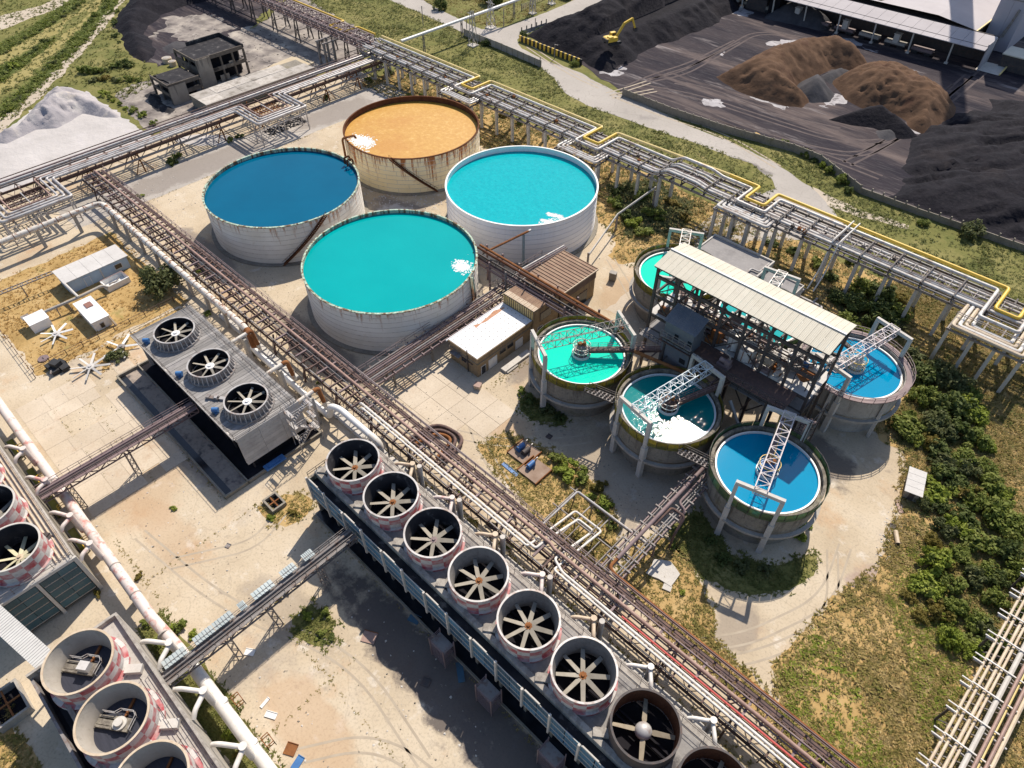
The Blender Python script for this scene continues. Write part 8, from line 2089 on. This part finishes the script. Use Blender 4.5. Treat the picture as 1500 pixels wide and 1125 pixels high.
thick = [(1252, 452, 20, 0), (1288, 440, 20, 0), (1240, 480, 16, 1), (1283, 472, 22, 0), (1262, 428, 14, 1), (1312, 462, 14, 1), (1225, 440, 12, 0), (1300, 488, 12, 1), (1265, 492, 13, 2), (1318, 440, 10, 3),
         (1335, 528, 14, 4), (1347, 556, 16, 0), (1375, 555, 18, 4), (1402, 572, 20, 4), (1352, 588, 16, 1), (1392, 604, 20, 0), (1330, 612, 10, 1), (1362, 628, 18, 4), (1402, 636, 17, 0), (1428, 650, 17, 1), (1372, 662, 17, 0), (1343, 652, 10, 2),
         (1412, 680, 15, 1), (1386, 698, 16, 0), (1368, 730, 16, 2), (1350, 742, 11, 4), (1440, 688, 12, 1), (1452, 718, 17, 1), (1422, 734, 15, 1), (1446, 756, 20, 1), (1478, 778, 18, 1), (1412, 768, 17, 0), (1382, 778, 15, 4), (1432, 798, 20, 1), (1398, 814, 15, 1), (1472, 812, 18, 0), (1494, 846, 18, 1),
         (1362, 800, 12, 3), (1367, 830, 20, 2), (1352, 862, 16, 2), (1392, 862, 17, 1), (1424, 850, 15, 4), (1454, 880, 15, 1), (1402, 898, 14, 1), (1432, 918, 16, 1), (1372, 900, 14, 3), (1412, 942, 15, 1), (1444, 950, 14, 0), (1346, 905, 10, 3), (1330, 875, 9, 3), (1424, 592, 10, 1), (1316, 545, 9, 2), (1465, 745, 12, 1), (1400, 715, 12, 0), (1355, 705, 9, 2), (1490, 905, 12, 1), (1385, 935, 10, 1), (1455, 850, 14, 0), (1378, 745, 12, 0)]
LM = (leaf_dark, leaf_mid, leaf_bright, leaf_yellow, leaf_olive)
kindword = ('very dark green', 'mid green', 'bright yellow green', 'yellowing', 'olive green')
gt = random.Random(8); tp = [(1322, 530), (1400, 548), (1440, 640), (1470, 740), (1525, 800), (1525, 925), (1450, 965), (1385, 950), (1345, 885), (1345, 760), (1325, 640)]
while len(thick) < 92:
    q = (gt.uniform(1310, 1525), gt.uniform(520, 965))
    if inside(np.array([q[0]]), np.array([q[1]]), tp)[0] and math.hypot(q[0]-1334, q[1]-716) > 36: thick.append((q[0], q[1], gt.uniform(9, 17), gt.choice((1, 1, 2, 4, 2, 3))))
for x, y, r, k in thick:
    bush((x, y), px_r((x, y), r)*1.18, LM[k], 'bush', f'{size_word(r, 12, 17)} {kindword[k]} thicket bush {where((x, y))}', 'bushes of the thicket beside the basins', 'bush', None, .95)
bush((241, 424), 4.0, leaf_olive, 'tree', 'single big round tree beside the rust flaked white pipe', None, 'round_tree', None, 1.3)
bush((172, 524), 1.9, leaf_olive, 'bush', 'small bush growing among the spare fans', None, 'bush', None, .8)
small = [((778, 588), 13, 0), ((800, 600), 12, 4), ((822, 612), 9, 0), ((764, 576), 8, 1), ((832, 692), 16, 2), ((818, 676), 12, 1), ((852, 702), 14, 1), ((878, 716), 12, 3), ((884, 742), 12, 2), ((898, 768), 9, 1), ((866, 728), 9, 2),
         ((898, 302), 12, 1), ((938, 292), 12, 1), ((958, 318), 15, 1), ((928, 332), 12, 2), ((984, 300), 11, 3), ((1002, 322), 9, 3), ((905, 282), 8, 0), ((760, 182), 8, 1), ((738, 172), 7, 3), ((800, 205), 7, 1), ((830, 222), 7, 3), ((720, 150), 7, 1), ((690, 140), 6, 2), ((620, 146), 8, 1), ((640, 148), 6, 2), ((600, 148), 8, 1),
         ((945, 345), 12, 1), ((912, 318), 12, 0), ((1130, 360), 10, 0), ((1165, 372), 10, 0), ((1195, 388), 11, 1), ((1215, 410), 12, 0), ((1180, 350), 8, 3), ((1245, 385), 9, 1), ((1290, 400), 8, 1),
         ((470, 930), 9, 1), ((478, 900), 9, 1), ((450, 905), 8, 2), ((485, 935), 7, 0), ((1060, 818), 12, 0), ((1085, 832), 12, 4), ((1038, 795), 10, 0), ((1120, 838), 11, 4), ((1175, 788), 9, 2), ((1180, 770), 7, 2),
         ((248, 925), 10, 2), ((268, 918), 9, 1), ((232, 945), 10, 1), ((215, 915), 9, 1), ((282, 930), 8, 2), ((290, 1035), 8, 2), ((300, 985), 7, 3), ((335, 1080), 8, 2), ((350, 1105), 8, 3), ((256, 1000), 6, 1), ((205, 845), 6, 3), ((145, 870), 6, 3), ((420, 868), 5, 3), ((410, 880), 5, 3), ((430, 752), 7, 3), ((395, 760), 6, 2), ((255, 745), 5, 2),
         ((250, 240), 9, 0), ((262, 232), 8, 1), ((338, 208), 7, 1), ((352, 202), 6, 0), ((206, 288), 5, 2), ((480, 145), 6, 0), ((552, 100), 9, 0), ((570, 110), 9, 0), ((540, 118), 6, 1), ((600, 112), 5, 1), ((290, 400), 7, 1), ((305, 460), 6, 1), ((345, 470), 6, 0), ((470, 560), 6, 1), ((1000, 870), 5, 2), ((985, 800), 7, 1), ((950, 800), 6, 1), ((720, 770), 6, 1), ((675, 720), 6, 2), ((745, 800), 6, 1)]
for p, r, k in small:
    bush(p, px_r(p, r)*1.05, LM[k], 'shrub', f'{size_word(r, 7, 11)} {kindword[k]} wild shrub {where(p)}', 'wild shrubs inside the plant', 'shrub', None, .8)
for p, r, k, lb in [((1126, 208), 5, 1, 'smallest round shrub at the coal yard wall'), ((1149, 214), 6, 1, 'second round shrub at the coal yard wall'), ((1180, 229), 7, 1, 'round shrub at the bend of the coal yard wall'), ((1192, 236), 5, 0, 'dark shrub beside the bend of the coal yard wall'), ((1205, 244), 6, 2, 'bright shrub below the bend of the coal yard wall'), ((1214, 253), 8, 1, 'round bush halfway along the coal yard wall'),
                    ((1232, 268), 9, 1, 'wide bush at the corner of the coal yard wall'), ((1242, 282), 7, 0, 'dark bush at the corner of the coal yard wall'), ((1352, 330), 8, 1, 'round bush at the low wall below the coal bank'), ((1417, 344), 17, 4, 'big olive tree at the low wall below the coal bank')]:
    bush(p, px_r(p, r)*1.1, LM[k], 'bush', lb, None, 'bush', None, 1.0)
for p, r, k, lb in [((645, 14), 9, 0, 'dark tree beside the road opposite the meadow'), ((716, 5), 9, 0, 'dark slender tree on the road triangle'), ((728, 10), 8, 0, 'smaller dark tree on the road triangle'), ((690, -6), 9, 1, 'leafy tree at the top edge beyond the road'), ((660, -8), 9, 1, 'second leafy tree at the top edge beyond the road'), ((766, 52), 6, 0, 'dark bush at the corner behind the striped barrier'), ((794, 48), 8, 0, 'dark bush in front of the coal heap foot'), ((714, 66), 7, 0, 'dark bush leaning on the grey panel wall'), ((842, 96), 6, 1, 'small bush at the end of the striped barrier')]:
    bush(p, px_r(p, r)*1.1, LM[k], 'tree', lb, None, 'tree' if 'tree' in lb else 'bush', None, 1.6 if 'tree' in lb else .9)
# growth along the ditches of the far left fields
gl = random.Random(3)
for (a, b, n, r, ks) in [((-20, 190), (88, 84), 24, 5, (1, 1, 4)), ((88, 84), (160, 2), 20, 5, (1, 0, 1)), ((-20, 128), (72, 58), 18, 5.5, (0, 1, 0)), ((0, 82), (125, 2), 20, 4, (1, 0, 4)), ((125, 108), (190, 98), 9, 11, (1, 0, 1)), ((140, 118), (205, 118), 8, 8, (1, 4, 3)), ((150, 140), (225, 180), 9, 7, (2, 1)), ((165, 20), (172, 60), 5, 6, (1, 0)), ((-10, 118), (20, 100), 5, 7, (2, 1))]:
    for i in range(n):
        f = (i + gl.uniform(-.4, .4))/max(1, n-1)
        x = a[0] + (b[0]-a[0])*f + gl.uniform(-3.5, 3.5); y = a[1] + (b[1]-a[1])*f + gl.uniform(-2.5, 2.5)
        k = gl.choice(ks); rr = px_r((x, y), r*gl.uniform(.6, 1.25))
        bush((x, y), rr*.95, LM[k], 'reed', f'{size_word(rr, 1.6, 2.6)} {kindword[k]} scrub clump {where((x, y))} in the far fields', 'scrub clumps in the left fields', 'scrub_clump', None, .75)
